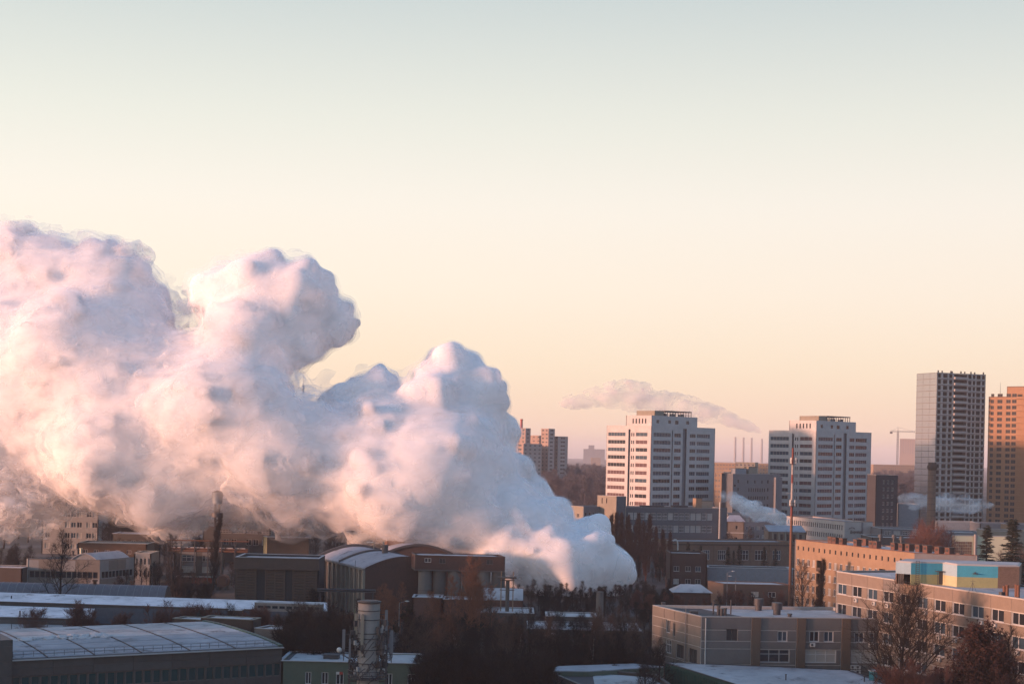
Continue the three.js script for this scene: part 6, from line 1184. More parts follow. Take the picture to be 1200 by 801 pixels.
// ---------------------------------------------------------------- green rendered house with the antenna tower before it
{
  const D = 238, P = foot2(G(329, 774.5, D), G(491, 777, D), 11), h = HT(405, 775.5, D), k = D / FOCAL;
  const b = building('green_house', 'small pale-green rendered house with a snowy roof behind the antenna tower', 'house', P, h, { mat: M.greenWall, holes: [(len) => [[358, 7], [377, 8], [394, 9], [452, 8], [478, 8.5]].flatMap(([x, w2]) => [{ x: (x - 329) * k, y: h - 3.5, w: w2 * k, h: 1.9, style: 'duo', sill: true }, { x: (x - 329) * k, y: h - 6.6, w: w2 * k, h: 1.7, style: 'duo' }])], roof: { parapet: 0.08, snow: M.snow, cap: M.snow, capWidth: 0.5, over: 0.25 } });
  roofBox(b.t, onWall(b.w[0], (385 - 329) * k, 0, -4), h, 2.4, 0.55, 2, 0, M.steelDark, 'roof_box');
  place(mesh('red_white_sign', metricUV(new THREE.BoxGeometry(0.5, 0.4, 0.05)), M.red, b.t), b.t, b.w[0], (400 - 329) * k, h - 1.7, 0.06);
  place(mesh('red_white_sign', metricUV(new THREE.BoxGeometry(0.5, 0.4, 0.05)), M.white, b.t), b.t, b.w[0], (396 - 329) * k, h - 1.7, 0.06);
}
{
  const D = 214, p = onGround(431.5, 760, D), h = HT(431.5, 704.6, D), k = D / FOCAL, t = thing('antenna_tower', 'round pale concrete tower hung all round with mobile-phone antennas, bottom centre left', 'antenna tower', p), r = 1.52;
  mesh('shaft', metricUV(new THREE.CylinderGeometry(r, r, h, 36).translate(0, h / 2, 0)), M.concretePale, t);
  mesh('rim', metricUV(new THREE.CylinderGeometry(r + 0.16, r + 0.1, 0.25, 36).translate(0, h - 0.05, 0)), M.steelDark, t);
  mesh('top_cap', metricUV(new THREE.CylinderGeometry(r - 0.2, r - 0.2, 0.1, 36).translate(0, h + 0.12, 0)), M.concreteDark, t);
  for (const y of [714.5, 725, 741, 747, 760, 776]) mesh('hoop', cached('ath', () => metricUV(new THREE.TorusGeometry(r + 0.05, 0.06, 6, 36).rotateX(Math.PI / 2))), M.steelDark, t).position.y = HT(431.5, y, D);
  // panel antennas: column, top row, bottom row, width, forward offset, tone
  const ants = [[418, 717.5, 742, 3.4, 1.0, 'cream'], [426, 718.5, 753.5, 3.6, 1.75, 'cream'], [453, 714, 738, 3.2, 0.6, 'paleGrey'], [403, 737, 762.5, 3.4, 0.3, 'paleGrey'], [410.8, 747, 771, 2.4, 1.0, 'paleGrey'], [459, 738, 765, 3.3, 0.3, 'paleGrey'], [415, 713, 742, 2.0, -0.8, 'greenWall'], [457, 741, 764, 2.0, -0.5, 'steel']];
  for (const [x, y0, y1, wd, z, m] of ants) {
    const ya = HT(x, y1, D), yb = HT(x, y0, D), X = at(x, (y0 + y1) / 2, D).x - p.x, w2 = wd * k;
    const a = mesh('panel_antenna', metricUV(new THREE.BoxGeometry(w2, yb - ya, w2 * 0.55).translate(0, (ya + yb) / 2, 0)), M[m], t); a.position.set(X, 0, z);
    mesh('antenna_pole', metricUV(new THREE.CylinderGeometry(0.06, 0.06, yb - ya + 1.4, 8).translate(0, (ya + yb) / 2 - 0.6, -w2 * 0.55)), M.steelDark, a);
    for (const q of [0.2, 0.8]) mesh('clamp', new Parts().bar(V3(0, ya + (yb - ya) * q, -w2 * 0.3), V3(-X * (1 - r / Math.max(r + 0.1, Math.hypot(X, z))), ya + (yb - ya) * q - 0.1, -z * 0.9), 0.05, 0.05, 6).geo(), M.steelDark, a);
    for (let c = 0; c < 3; c++) { const cv = new THREE.CatmullRomCurve3([V3((c - 1) * 0.1, ya, 0), V3((c - 1) * 0.16, ya - 0.5, 0.12), V3(-X * 0.3 + (c - 1) * 0.1, ya - 0.9 - c * 0.2, 0.1), V3(-X * 0.6, ya - 2.2, -z * 0.6 + 0.3)]); mesh('cable', metricUV(new THREE.TubeGeometry(cv, 14, 0.045, 5)), M.steelDark, a); }
  }
  const RA = rng(19);
  // radio boxes, brackets and cable loops around the tower
  for (let i = 0; i < 58; i++) { const side = i % 3 ? 1 : -1, an = side > 0 ? -0.5 + RA() * 1.4 : Math.PI - 0.9 + RA() * 1.2, rr = r + 0.3 + RA() * 0.7, m = mesh('radio_unit', cached('ru' + i % 4, () => metricUV(new THREE.BoxGeometry(0.34 + 0.12 * (i % 4), 0.6 + 0.2 * (i % 3), 0.3))), i % 4 ? M.steelDark : M.frameGrey, t); m.position.set(Math.cos(an) * rr, HT(431, 728 + RA() * 58, D), Math.sin(an) * rr * 0.9); m.rotation.y = -an; }
  for (let i = 0; i < 40; i++) { const an = RA() * TAU, y = HT(431, 742 + RA() * 44, D), cv = new THREE.CatmullRomCurve3([V3(Math.cos(an) * 1.7, y, Math.sin(an) * 1.7), V3(Math.cos(an + 0.3) * 2.2, y - 0.5, Math.sin(an + 0.3) * 2.2), V3(Math.cos(an + 0.7) * 2.0, y - 0.9 - RA(), Math.sin(an + 0.7) * 2.0), V3(Math.cos(an + 1) * 1.62, y - 0.3 - RA() * 2, Math.sin(an + 1) * 1.62)]); mesh('cable', metricUV(new THREE.TubeGeometry(cv, 16, 0.055, 5)), M.steelDark, t); }
  for (const s of [-1, 1]) { const g = new Parts(), x = s * 2.55; for (const z of [-0.5, 0.5]) g.box(x, 0, z, 0.2, HT(431, 742, D), 0.2); for (let y = 1; y < HT(431, 742, D); y += 1.1) g.bar(V3(x, y, -0.5), V3(x, y + 1.1, 0.5), 0.08, 0.08, 4).bar(V3(x, y, 0), V3(s * r, y, 0), 0.08, 0.08, 4); g.build('cable_frame', M.steelDark, t); }
  const dish = mesh('dish', metricUV(new THREE.SphereGeometry(0.42, 16, 8, 0, TAU, 0, 1.1).rotateX(Math.PI / 2)), M.white, t); dish.position.set(at(398.5, 760, D).x - p.x, HT(398, 760, D) - 0.0, 0.9); dish.rotation.z = 0.4;
  const dp = new Parts().bar(V3(dish.position.x, dish.position.y, 0.9), V3(-2.5, dish.position.y - 0.1, 0), 0.05).build('dish_arm', M.steelDark, t);
  { const g = new Parts(), yb = HT(431, 794, D); for (let k = 0; k < 18; k++) { const q = k * TAU / 18; g.box(Math.cos(q) * 2.7, yb, Math.sin(q) * 2.7, 0.08, 1.2, 0.08); } for (const dy of [0.1, 0.6, 1.15]) g.add(new THREE.TorusGeometry(2.7, 0.06, 5, 30).rotateX(Math.PI / 2), new THREE.Matrix4().makeTranslation(0, yb + dy, 0)); g.build('guard_rail', M.steelDark, t); }
  mesh('ring_walk', metricUV(new THREE.RingGeometry(r + 0.02, r + 1.2, 32).rotateX(-Math.PI / 2)), M.steelDark, t).position.y = HT(431, 792, D);
}

// unseen slabs added outside the left edge to shade the foreground from the sun
for (const [z0, z1, h, k] of [[-110, -195, 38, 0], [-205, -245, 37, 1], [-250, -330, 36, 2]]) {
  const a = V3(-205, 0, z1), b = V3(-203, 0, z0);
  building('unseen_shade_slab', ['added unseen slab shading the foreground from the left, nearest of three', 'added unseen slab shading the foreground from the left, middle of three', 'added unseen slab shading the foreground from the left, farthest of three'][k], 'apartment block', foot2(a, b, 13), h, { mat: M.concrete, holes: [(len) => grid(series(18, 2, (len - 3) / 18), series(11, 1.2, 3), 1.8, 1.5, 'two')] });
}
// ---------------------------------------------------------------- trees
const BARK = { hazy: mat(0.075, 0.07, 0.085, { roughness: 1 }), dark: mat(0.021, 0.016, 0.014, { roughness: 1 }), red: mat(0.105, 0.045, 0.035, { roughness: 1 }), brown: mat(0.055, 0.037, 0.03, { roughness: 1 }), orange: mat(0.18, 0.078, 0.045, { roughness: 1 }), birch: mat(0.42, 0.38, 0.35, { roughness: 0.9, map: fleck }), needle: mat(0.018, 0.03, 0.022, { roughness: 1 }), leaf: mat(0.04, 0.017, 0.014, { roughness: 1 }), night: mat(0.012, 0.0095, 0.0095, { roughness: 1 }), mistletoe: mat(0.02, 0.022, 0.012, { roughness: 1 }) };  // the hazy bark has bluish distance haze put into its colour
function growTree(seed, { height = 15, trunk = 0.3, first = 0.2, n1 = 14, n2 = 7, n3 = 6, angle = 0.9, reach = 0.38, lift = 0.35, twig = 0.9, twigW = 0.045, twigs = 7, bend = 0.18, leaves = 0, forks = 1, taper = 0.5 }) {
  const R = rng(seed), wood = [[], []], up = V3(0, 1, 0);
  const tube = (store, p, q, r0, r1, n) => {
    const d = q.clone().sub(p).normalize(), a = Math.abs(d.y) < 0.95 ? d.clone().cross(up).normalize() : V3(1, 0, 0), b = d.clone().cross(a);
    for (let k = 0; k < n; k++) {
      const t0 = k * TAU / n, t1 = (k + 1) * TAU / n, o = (t, c, r) => c.clone().addScaledVector(a, Math.cos(t) * r).addScaledVector(b, Math.sin(t) * r);
      const A = o(t0, p, r0), B = o(t1, p, r0), C = o(t1, q, r1), D = o(t0, q, r1);
      store.push(A, C, B, A, D, C);
    }
  };
  const blade = (store, p, d, len, w) => { const s = V3(R() - 0.5, R() - 0.5, R() - 0.5).cross(d).normalize().multiplyScalar(w / 2); store.push(p.clone().add(s), p.clone().sub(s), p.clone().addScaledVector(d, len)); };
  const turnOff = (d, ang, spin) => { const a = Math.abs(d.y) < 0.95 ? d.clone().cross(up).normalize() : V3(1, 0, 0), b = d.clone().cross(a); return d.clone().multiplyScalar(Math.cos(ang)).addScaledVector(a, Math.sin(ang) * Math.cos(spin)).addScaledVector(b, Math.sin(ang) * Math.sin(spin)).normalize(); };
  const branch = (p, d, len, r, level) => {
    const segs = level === 0 ? 7 : level === 1 ? 4 : 2, sides = level === 0 ? 7 : level === 1 ? 5 : 3, store = wood[level < 2 ? 0 : 1];
    let q = p.clone(), dir = d.clone(), spin = R() * TAU;
    const pts = [q.clone()], dirs = [dir.clone()];
    for (let i = 0; i < segs; i++) {
      const w = level === 0 ? bend * 0.5 : bend;
      dir.add(V3((R() - 0.5) * w, (R() - 0.5) * w + (level ? lift * 0.3 : 0.05), (R() - 0.5) * w)).normalize();
      const nq = q.clone().addScaledVector(dir, len / segs), f0 = 1 - taper * 1.6 * i / segs, f1 = 1 - taper * 1.6 * (i + 1) / segs;
      tube(store, q, nq, Math.max(0.012, r * f0), Math.max(0.01, r * f1), sides);
      q = nq; pts.push(q.clone()); dirs.push(dir.clone());
    }
    const on = (t) => { const x = Math.min(segs - 1e-6, t * segs), i = Math.floor(x); return [pts[i].clone().lerp(pts[i + 1], x - i), dirs[Math.min(segs, i + 1)]]; };
    const kids = [n1, n2, n3][level];
    if (level < 3) for (let i = 0; i < kids; i++) {
      const t0 = level === 0 ? first : 0.15, t = Math.min(0.98, t0 + (1 - t0) * (i + R() * 0.8) / kids), [c, cd] = on(t);
      spin += 2.4 + (R() - 0.5) * 0.8;
      const ang = angle * (0.75 + 0.5 * R()) * (level === 0 ? 1 - 0.45 * (t - first) : 0.85), l = level === 0 ? height * reach * (1.12 - 0.72 * (t - first) / (1 - first)) * (0.75 + 0.45 * R()) : len * (0.42 + 0.25 * R()) * (1.1 - 0.5 * t);
      branch(c, turnOff(cd, ang, spin), l, level === 0 ? r * (1 - taper * t) * 0.42 : r * 0.5, level + 1);
    }
    if (level >= 2) for (let i = 0; i < twigs; i++) { const [c, cd] = on((i + R()) / twigs), td = turnOff(cd, 0.35 + 0.6 * R(), R() * TAU); td.y += lift * 0.4; td.normalize(); blade(wood[1], c, td, twig * (0.5 + R()), twigW); if (leaves && R() < leaves) for (let k = 0; k < 3; k++) blade(wood[1], c.clone().addScaledVector(td, twig * R()), V3(R() - 0.5, R() - 0.6, R() - 0.5).normalize(), 0.22 + 0.2 * R(), 0.22); }
  };
  for (let f = 0; f < forks; f++) branch(V3(f ? (R() - 0.5) * 0.5 : 0, 0, f ? (R() - 0.5) * 0.5 : 0), V3((R() - 0.5) * (forks > 1 ? 0.5 : 0.1), 1, (R() - 0.5) * (forks > 1 ? 0.4 : 0.1)).normalize(), height * (f ? 0.85 : 1), trunk, 0);
  return wood.map((list) => { const g = new THREE.BufferGeometry().setFromPoints(list); g.computeVertexNormals(); return g; });
}
function growSpruce(seed, height) {
  const R = rng(seed), t = [], c = [];
  const trunkG = new THREE.CylinderGeometry(0.03, 0.22, height, 8).translate(0, height / 2, 0);
  for (let y = 0.7; y < height - 0.2; y += 0.34) {
    const len = (1 - y / height) * height * 0.24 + 0.15, n = 9;
    for (let k = 0; k < n; k++) {
      const a = R() * TAU, l = len * (0.45 + 0.75 * R()), y1 = Math.max(0.3, y + (R() - 0.5) * 0.9), dy = -0.28 + 0.3 * y / height;
      for (let i = 0; i < 16; i++) {
        const s = (i + R()) / 16, p = V3(Math.cos(a) * l * s, y1 + dy * l * s * s * 1.5 + 0.1 * s, Math.sin(a) * l * s), b = a + (R() - 0.5) * 2.2, d = V3(Math.cos(b), -0.35 + 0.3 * R(), Math.sin(b)).normalize(), w = V3(-Math.sin(b), (R() - 0.5) * 0.8, Math.cos(b)).multiplyScalar(0.13 + 0.07 * R());
        c.push(p.clone().add(w), p.clone().sub(w), p.clone().addScaledVector(d, 0.34 + 0.2 * R()));
      }
    }
  }
  const g = new THREE.BufferGeometry().setFromPoints(c); g.computeVertexNormals();
  return [trunkG, g];
}
const KIND = {
  broad: [growTree(11, { height: 15, n1: 15, n2: 7, n3: 5, twigs: 6, twigW: 0.026 }), growTree(12, { height: 14, n1: 14, n2: 7, n3: 5, forks: 2, trunk: 0.22, first: 0.25, reach: 0.34, twigs: 5, twigW: 0.026 }), growTree(13, { height: 16, n1: 16, n2: 6, n3: 5, angle: 0.75, reach: 0.32, twigs: 6, twigW: 0.026 })],
  grand: [growTree(21, { height: 20, trunk: 0.46, n1: 28, n2: 10, n3: 6, twigs: 6, first: 0.12, reach: 0.6, angle: 0.92, lift: 0.4, twig: 1.1, twigW: 0.034 })],
  poplar: [growTree(31, { height: 18, n1: 32, n2: 7, n3: 3, angle: 0.42, reach: 0.24, lift: 0.9, first: 0.08, twigs: 7, twig: 0.9, twigW: 0.05 }), growTree(32, { height: 18, n1: 30, n2: 7, n3: 3, angle: 0.5, reach: 0.26, lift: 0.85, first: 0.1, twigs: 7, twigW: 0.05 })],
  aspen: [growTree(41, { height: 19, trunk: 0.2, n1: 15, n2: 7, n3: 4, angle: 0.75, reach: 0.3, lift: 0.35, first: 0.25, twigs: 9, twig: 0.8, twigW: 0.036, forks: 2 }), growTree(42, { height: 19, trunk: 0.2, n1: 17, n2: 6, n3: 4, angle: 0.8, reach: 0.28, lift: 0.3, first: 0.2, twigs: 8, twig: 0.8, twigW: 0.034 })],
  shrub: [growTree(51, { height: 7, trunk: 0.07, n1: 8, n2: 5, n3: 4, forks: 4, first: 0.1, reach: 0.4, angle: 0.6, lift: 0.5, twigs: 4, twig: 0.6, twigW: 0.028 }), growTree(52, { height: 6, trunk: 0.06, n1: 8, n2: 5, n3: 4, forks: 5, first: 0.08, reach: 0.42, angle: 0.7, twigs: 4, twig: 0.6, twigW: 0.028 })],
  leafy: [growTree(61, { height: 13, trunk: 0.25, n1: 18, n2: 8, n3: 5, forks: 2, first: 0.1, reach: 0.42, angle: 0.95, twigs: 6, twigW: 0.03, leaves: 0.5 })],
  light: [growTree(71, { height: 14, n1: 11, n2: 5, n3: 4, twigs: 5, twigW: 0.07, twig: 1.2 }), growTree(72, { height: 15, n1: 12, n2: 5, n3: 3, twigs: 5, twigW: 0.07, twig: 1.3, angle: 0.7 }), growTree(73, { height: 13, n1: 10, n2: 5, n3: 4, twigs: 5, twigW: 0.07, twig: 1.2, forks: 2 })],
  spruce: [growSpruce(81, 14), growSpruce(82, 12)],
};
const SIZE = {};
for (const k in KIND) SIZE[k] = KIND[k].map((g) => { g.forEach((q) => q.computeBoundingBox()); return Math.max(g[0].boundingBox.max.y, g[1].boundingBox.max.y) - 0.3; });
const protos = new Map(), RT = rng(909);
// a tree whose tip is seen at (column, row) from the given distance
function tree(kind, x, yTop, dist, label, { bark = 'dark', twig = bark, group, name = 'bare_tree', category = 'tree', variant, turn } = {}) {
  const v = variant ?? Math.floor(RT() * KIND[kind].length), key = [kind, v, bark, twig].join(), h = Math.max(2, HT(x, yTop, dist)), pos = onGround(x, yTop, dist), s = h / SIZE[kind][v], a = turn ?? RT() * TAU;
  if (protos.has(key)) { const c = copyOf(protos.get(key), pos, a, s, label, group); c.name = numbered(name); c.userData.category = category; return c; }
  const t = thing(name, label, category, pos, a, group);
  t.scale.setScalar(s);
  mesh('trunk', KIND[kind][v][0], BARK[bark], t);
  mesh('crown', KIND[kind][v][1], BARK[twig], t);
  protos.set(key, t);
  return t;
}
// single trees
tree('grand', 1058, 670, 238, 'big spreading bare tree in front of the pink and grey panel houses', { bark: 'dark' });
tree('leafy', 1138, 721, 214, 'bushy tree still holding dark reddish-brown leaves, bottom right', { bark: 'dark', twig: 'leaf', name: 'leafy_tree' });
tree('broad', 1187, 728, 216, 'thin dark bare tree at the bottom right edge beside the leafy one', { bark: 'night', variant: 2 });
tree('broad', 1172, 742, 226, 'small bare tree between the leafy tree and the pink house', { bark: 'brown', variant: 1 });
tree('spruce', 1157, 617.5, 345, 'dark spruce left of the other, above the brick end of the roof hut', { bark: 'night', twig: 'needle', name: 'spruce', variant: 0 });
tree('spruce', 1187.5, 609, 338, 'taller dark spruce near the right edge with pink wall showing beside it', { bark: 'night', twig: 'needle', name: 'spruce', variant: 1 });
tree('broad', 72, 616, 343, 'large bare tree standing before the pale workshop on the left', { bark: 'dark', variant: 0 });
tree('broad', 204, 622, 402, 'dark bare tree left of the gate house', { bark: 'dark', variant: 2 });
tree('poplar', 251, 602, 424, 'narrow dark tree growing up the stem of the water tower', { bark: 'night', variant: 0 });
tree('aspen', 547, 648, 300, 'tall orange-twigged bare tree in front of the silos', { bark: 'orange', name: 'bare_tree' });
tree('aspen', 664, 738, 288, 'pale-barked bare tree with bent limbs in the dark wood', { bark: 'birch', twig: 'brown', name: 'birch' });
tree('poplar', 684, 742, 284, 'reddish slim birch right of the pale-barked tree', { bark: 'birch', twig: 'red', name: 'birch' });
tree('broad', 857, 621, 575, 'small dark bare tree in front of the pale house with the hipped roof', { bark: 'red', twig: 'dark', variant: 1 });
tree('broad', 944, 653, 336, 'thin bare tree against the left part of the orange house', { bark: 'dark', variant: 2 });
tree('poplar', 962, 652, 334, 'slender pruned tree against the balcony column of the orange house', { bark: 'dark' });
tree('broad', 774, 742, 246, 'dark bare tree in front of the left corner of the grey panel house', { bark: 'night', variant: 0 });
tree('broad', 757, 762, 236, 'lower dark tree left of the green-walled annex', { bark: 'night', variant: 1 });
{ // tree with mistletoe
  const t = tree('broad', 476, 702, 256, 'bare tree carrying dark mistletoe balls right of the antenna tower', { bark: 'night', variant: 2 }), s = t.scale.x;
  for (const [x, y, r] of [[479.5, 714, 3.6], [472.5, 721.5, 3], [478.5, 726, 4], [464.5, 736.5, 3.6]]) {
    const p = at(x, y, 256), m = thing('mistletoe', 'x', 'mistletoe', p, 0, 'mistletoe balls in the tree by the antenna tower'), R = rng(x), c = [];
    m.userData.label = { 714: 'topmost mistletoe ball in the tree right of the antenna tower', 721.5: 'left of the three upper mistletoe balls by the antenna tower', 726: 'lowest and largest of the three upper mistletoe balls', 736.5: 'lone lower mistletoe ball left of the others' }[y];
    const rad = r * 256 / FOCAL;
    for (let i = 0; i < 700; i++) { const d = V3(R() - 0.5, R() - 0.5, R() - 0.5).normalize(), q = d.clone().multiplyScalar(rad * Math.cbrt(R())), w = V3(R() - 0.5, R() - 0.5, R() - 0.5).normalize().multiplyScalar(0.07); c.push(q.clone().add(w), q.clone().sub(w), q.clone().addScaledVector(d, 0.2)); }
    const g = new THREE.BufferGeometry().setFromPoints(c); g.computeVertexNormals(); mesh('sprigs', g, BARK.mistletoe, m);
  }
}
// rows and groups of trees nothing tells apart
const sharedLabel = (kind, label, group, list, o = {}) => list.forEach(([x, y, d], i) => tree(kind, x, y, d, label, { group, ...o }));
sharedLabel('poplar', 'reddish narrow poplar in the row right of the steam head', 'reddish poplars right of the steam', [[716, 600, 515], [722, 597, 520], [729, 598, 510], [736, 601, 505], [743, 599, 515], [750, 604, 505], [756, 608, 508], [762, 600, 520], [770, 615, 500], [778, 618, 505], [786, 621, 500], [741, 612, 480], [727, 616, 478], [758, 622, 475]], { bark: 'red', name: 'poplar' });
sharedLabel('spruce', 'small dark spruce in front of the brick works hall', 'small spruces before the brick works hall', [[806.5, 635.6, 492], [821, 639.5, 495], [853.5, 641, 495], [867, 637.5, 492], [896, 641, 496], [909, 643, 494], [860, 645, 490], [813, 644, 490]], { bark: 'night', twig: 'needle', name: 'small_spruce' });
sharedLabel('broad', 'reddish bare tree in front of the grey sheds left of the cream hall', 'reddish trees before the grey sheds', [[1078, 608, 440], [1087, 604, 445], [1098, 606, 438], [1106, 611, 442], [1094, 613, 430]], { bark: 'red', variant: 1 });
sharedLabel('broad', 'brownish bare tree behind the roof hut near the right spruce', 'brownish trees by the right spruce', [[1172, 640, 362], [1181, 634, 370], [1196, 632, 366], [1203, 640, 360]], { bark: 'brown' });
sharedLabel('shrub', 'reddish upright shrub at the foot of the big spreading tree', 'reddish shrubs below the big bare tree', [[1052, 776, 214], [1062, 772, 214], [1071, 778, 212], [1080, 774, 213], [1090, 780, 212], [1100, 777, 214]], { bark: 'red', name: 'shrub', category: 'shrub' });
sharedLabel('shrub', 'pinkish-brown shrub on the snow in front of the very long white roof', 'shrubs before the long white roof', [[38, 709, 280], [89, 704, 281], [99, 702, 281], [140, 714, 280], [187, 706, 280], [197, 703, 280], [218, 704, 280], [247, 704, 280], [298, 707, 280], [315, 710, 280]], { bark: 'brown', twig: 'red', name: 'shrub', category: 'shrub' });
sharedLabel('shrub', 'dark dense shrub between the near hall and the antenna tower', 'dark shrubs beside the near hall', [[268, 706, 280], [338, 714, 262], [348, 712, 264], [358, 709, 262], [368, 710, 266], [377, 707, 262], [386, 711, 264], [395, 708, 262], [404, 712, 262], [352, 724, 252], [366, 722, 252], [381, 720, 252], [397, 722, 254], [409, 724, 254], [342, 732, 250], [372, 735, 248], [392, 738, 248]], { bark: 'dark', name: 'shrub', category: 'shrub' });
sharedLabel('aspen', 'orange-brown bare tree at the foot of the barrel-roofed hall', 'orange-brown trees before the barrel-roofed hall', [[444, 686, 322], [452, 682, 326], [461, 688, 318], [470, 680, 328], [456, 692, 316], [528, 672, 312], [564, 668, 308], [578, 684, 306], [512, 690, 312]], { bark: 'orange' });
sharedLabel('shrub', 'dark red shrub in front of the brown brick shed', 'dark red shrubs before the brown brick shed', [[846, 692, 396], [856, 688, 398], [866, 690, 396], [782, 692, 388], [796, 695, 384], [812, 698, 380], [828, 697, 382], [880, 695, 392], [748, 690, 372], [760, 694, 368], [900, 693, 392], [915, 690, 394]], { bark: 'red', name: 'shrub', category: 'shrub' });
{ // the dark wood in the middle
  const R = rng(300), list = [];
  for (let i = 0; i < 62; i++) { const x = 478 + 284 * R(), d = 262 + 62 * R(), far = (d - 262) / 62; list.push([x, 738 - 26 * far + 12 * (R() - 0.5) + Math.max(0, (x - 700)) * 0.02, d]); }
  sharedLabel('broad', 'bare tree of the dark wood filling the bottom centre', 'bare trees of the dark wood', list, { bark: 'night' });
  sharedLabel('broad', 'taller brown bare tree standing out of the dark wood', 'taller trees of the dark wood', [[500, 704, 268], [522, 712, 262], [577, 700, 290], [604, 716, 264], [622, 706, 285], [701, 708, 280], [716, 716, 272], [733, 704, 290], [592, 722, 258], [648, 714, 270], [745, 718, 268], [487, 722, 254], [352, 694, 276], [388, 698, 272], [366, 702, 268]], { bark: 'brown' });
  sharedLabel('poplar', 'pale thin-trunked birch among the dark wood', 'thin birches of the dark wood', [[537, 716, 262], [610, 728, 262], [696, 724, 268], [640, 722, 280]], { bark: 'birch', twig: 'brown', name: 'birch' });
  const low = [];
  for (let i = 0; i < 44; i++) low.push([486 + 160 * R(), 752 + 22 * R(), 222 + 30 * R()]);
  for (let i = 0; i < 26; i++) low.push([640 + 130 * R(), 752 + 18 * R(), 262 + 16 * R()]);
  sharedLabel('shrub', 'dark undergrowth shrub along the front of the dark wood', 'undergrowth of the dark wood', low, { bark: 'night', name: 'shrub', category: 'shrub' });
  const back = [];
  for (let i = 0; i < 34; i++) back.push([690 + 105 * R(), 642 + 36 * R(), 468 + 30 * R()]);
  sharedLabel('broad', 'dark bare tree of the thicket below the reddish poplars', 'dark thicket below the poplars', back, { bark: 'night' });
  const left = [];
  for (const [x0, x1, y, d, n] of [[-5, 40, 634, 436, 7], [118, 158, 598, 515, 9], [170, 240, 620, 492, 12], [322, 372, 616, 498, 9], [372, 452, 613, 505, 14], [165, 215, 652, 412, 6], [128, 160, 628, 470, 4]]) for (let i = 0; i < n; i++) left.push([x0 + (x1 - x0) * R(), y + 14 * R(), d + 20 * R()]);
  sharedLabel('broad', 'dark bare tree among the works buildings under the steam', 'dark trees among the works buildings', left, { bark: 'night' });
  const nearLeft = [];
  for (let i = 0; i < 10; i++) nearLeft.push([196 + 50 * R(), 672 + 10 * R(), 372 + 12 * R()]);
  sharedLabel('shrub', 'brown shrub left of the brown bins', 'brown shrubs left of the bins', nearLeft, { bark: 'brown', name: 'shrub', category: 'shrub' });
}
// woods that read as one mass
function wood(name, label, bark, spots, kinds = 'light') {
  const im = KIND[kinds].map((g, v) => {
    const mine = spots.filter((_, i) => i % KIND[kinds].length === v), geo = mergeGeometries(g.map((q) => { const c = q.index ? q.toNonIndexed() : q.clone(); for (const k of Object.keys(c.attributes)) if (!['position', 'normal'].includes(k)) c.deleteAttribute(k); return c; })), m = new THREE.InstancedMesh(geo, BARK[bark], mine.length), q = new THREE.Quaternion();
    mine.forEach(([p, h, a], i) => m.setMatrixAt(i, new THREE.Matrix4().compose(p, q.setFromAxisAngle(V3(0, 1, 0), a), V3(1, 1, 1).multiplyScalar(h / SIZE[kinds][v]))));
    m.castShadow = m.receiveShadow = true;
    return m;
  });
  const t = thing(name, label, 'woodland', V3(0, 0, 0));
  t.userData.kind = 'stuff';
  im.forEach((m) => { m.name = 'trees'; m.userData.kind = 'stuff'; t.add(m); });
}
{
  const R = rng(700), scatter = (n, x0, x1, d0, d1, h0, h1) => Array.from({ length: n }, () => { const d = d0 + (d1 - d0) * R(), x = x0 + (x1 - x0) * R(); return [onGround(x, 560, d), h0 + (h1 - h0) * R(), R() * TAU]; });
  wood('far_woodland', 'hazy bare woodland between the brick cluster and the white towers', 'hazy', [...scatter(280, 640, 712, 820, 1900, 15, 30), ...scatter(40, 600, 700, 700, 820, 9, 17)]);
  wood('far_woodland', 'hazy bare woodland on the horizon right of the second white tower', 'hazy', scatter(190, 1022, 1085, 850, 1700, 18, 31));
  wood('town_trees', 'scattered bare trees between the middle-distance buildings', 'dark', [...scatter(90, 690, 940, 640, 1050, 8, 14), ...scatter(70, 1000, 1210, 560, 760, 6, 11), ...scatter(60, 0, 330, 560, 900, 12, 22), ...scatter(60, 330, 700, 520, 900, 10, 18)]);
  wood('works_thicket', 'low dark thicket between the works roofs', 'night', [...scatter(190, 380, 800, 326, 425, 3, 6), ...scatter(90, 470, 775, 256, 318, 4, 7), ...scatter(160, 640, 800, 370, 450, 3, 5), ...scatter(60, 335, 415, 248, 300, 4, 7), ...scatter(60, 0, 400, 360, 470, 4, 8), ...scatter(40, 830, 940, 330, 400, 3, 6), ...scatter(40, 760, 1000, 280, 330, 3, 6)]);
}
// ---------------------------------------------------------------- street lamps
for (const [x, y, d, label, lean] of [[639, 744, 290, 'street lamp with a short arm standing in the dark wood', 1], [852.5, 670.5, 405, 'left one of two thin lamp posts before the brown brick shed', 1], [862.5, 676.5, 398, 'right one of two thin lamp posts before the brown brick shed', -1], [468, 706, 300, 'lamp post whose bright head shows above trees left of the low brick annexes', 1]]) {
  const h = HT(x, y, d), t = thing('street_lamp', label, 'street lamp', onGround(x, y, d));
  mesh('pole', metricUV(new THREE.CylinderGeometry(0.06, 0.1, h, 8).translate(0, h / 2, 0)), M.steel, t);
  mesh('arm', new Parts().bar(V3(0, h - 0.05, 0), V3(lean * 1.2, h + 0.35, 0.2), 0.045).geo(), M.steel, t);
  const hd = mesh('lamp_head', metricUV(new THREE.SphereGeometry(0.3, 12, 8).scale(1.5, 0.4, 0.7)), M.white, t); hd.position.set(lean * 1.5, h + 0.38, 0.22);
}
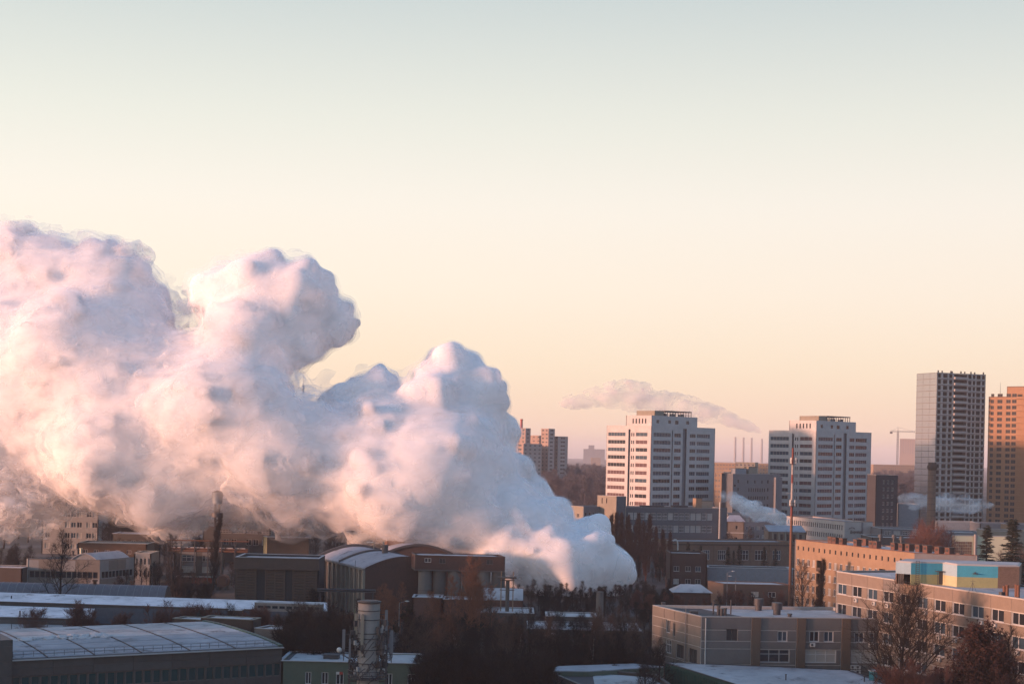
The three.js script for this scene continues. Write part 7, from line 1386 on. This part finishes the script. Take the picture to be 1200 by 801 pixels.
// ---------------------------------------------------------------- smaller drifts of steam
billow('white_steam_drift', 'small white steam drift curling left from behind the red mast', 'steam', [[923, 611, 3, 545, 0.3, 0.8], [915, 608, 4.5, 545, 0.3, 1], [906, 604, 5.5, 545, 0.3, 1], [897, 602.5, 6, 545, 0.3, 1], [888, 601, 6.5, 545, 0.3, 1], [880, 597, 6.5, 545, 0.4, 1], [871, 593, 6.5, 545, 0.5, 1], [864, 588, 6, 545, 0.6, 1]], { cell: 0.4, levels: 2, seed: 8, blend: 0.4, bias: 0.25, smooth: 2, wispSize: 0.6, coreOpacity: 0.16, wisps: [[858, 584, 9, 545, 1.1], [848, 582, 8, 545, 0.8], [880, 592, 9, 545, 2]], layers: [[0.4, 0.2], [1, 0.16]], veil: 0.12 });
billow('grey_steam_drift', 'grey steam drift blowing left past the brick chimney before the concrete tower', 'steam', [], { cell: 0.5, seed: 9, wispSize: 0.8, veil: 0.1, wisps: [[1158, 592.5, 5, 590, 1.8, 0, 1.2], [1145, 591, 9, 590, 1.8, 0, 1.1], [1130, 590.5, 13, 590, 1.8, 0, 1.05], [1112, 591, 14, 590, 1.7, 0, 1.0], [1080, 588, 12, 590, 1.8, 0, 0.85], [1066, 585, 9, 590, 1.8, 0, 0.75], [1095, 592, 12, 590, 1.8, 0, 0.9]] });
billow('far_steam_cloud', 'long pinkish far steam cloud sloping down to the right towards the four thin chimneys', 'steam', [], { cell: 3.3, seed: 10, wispSize: 7, veil: 0.1, color: [0.93, 0.88, 0.9], wisps: [[886, 503, 5, 3800, 2, -0.35, 1.5], [872, 497, 8, 3800, 2.2, -0.35, 1.5], [854, 491, 11, 3800, 2.2, -0.25, 1.4], [830, 484, 14, 3800, 2.2, -0.2, 1.3], [802, 477, 16, 3800, 2.4, -0.15, 1.2], [772, 471, 18, 3800, 2.4, -0.1, 1.1], [742, 464, 20, 3800, 2.2, -0.1, 1.05], [712, 466, 15, 3800, 2.4, 0, 0.95], [680, 470, 11, 3800, 2.6, 0, 0.85]] });
renderer.render(scene, camera);
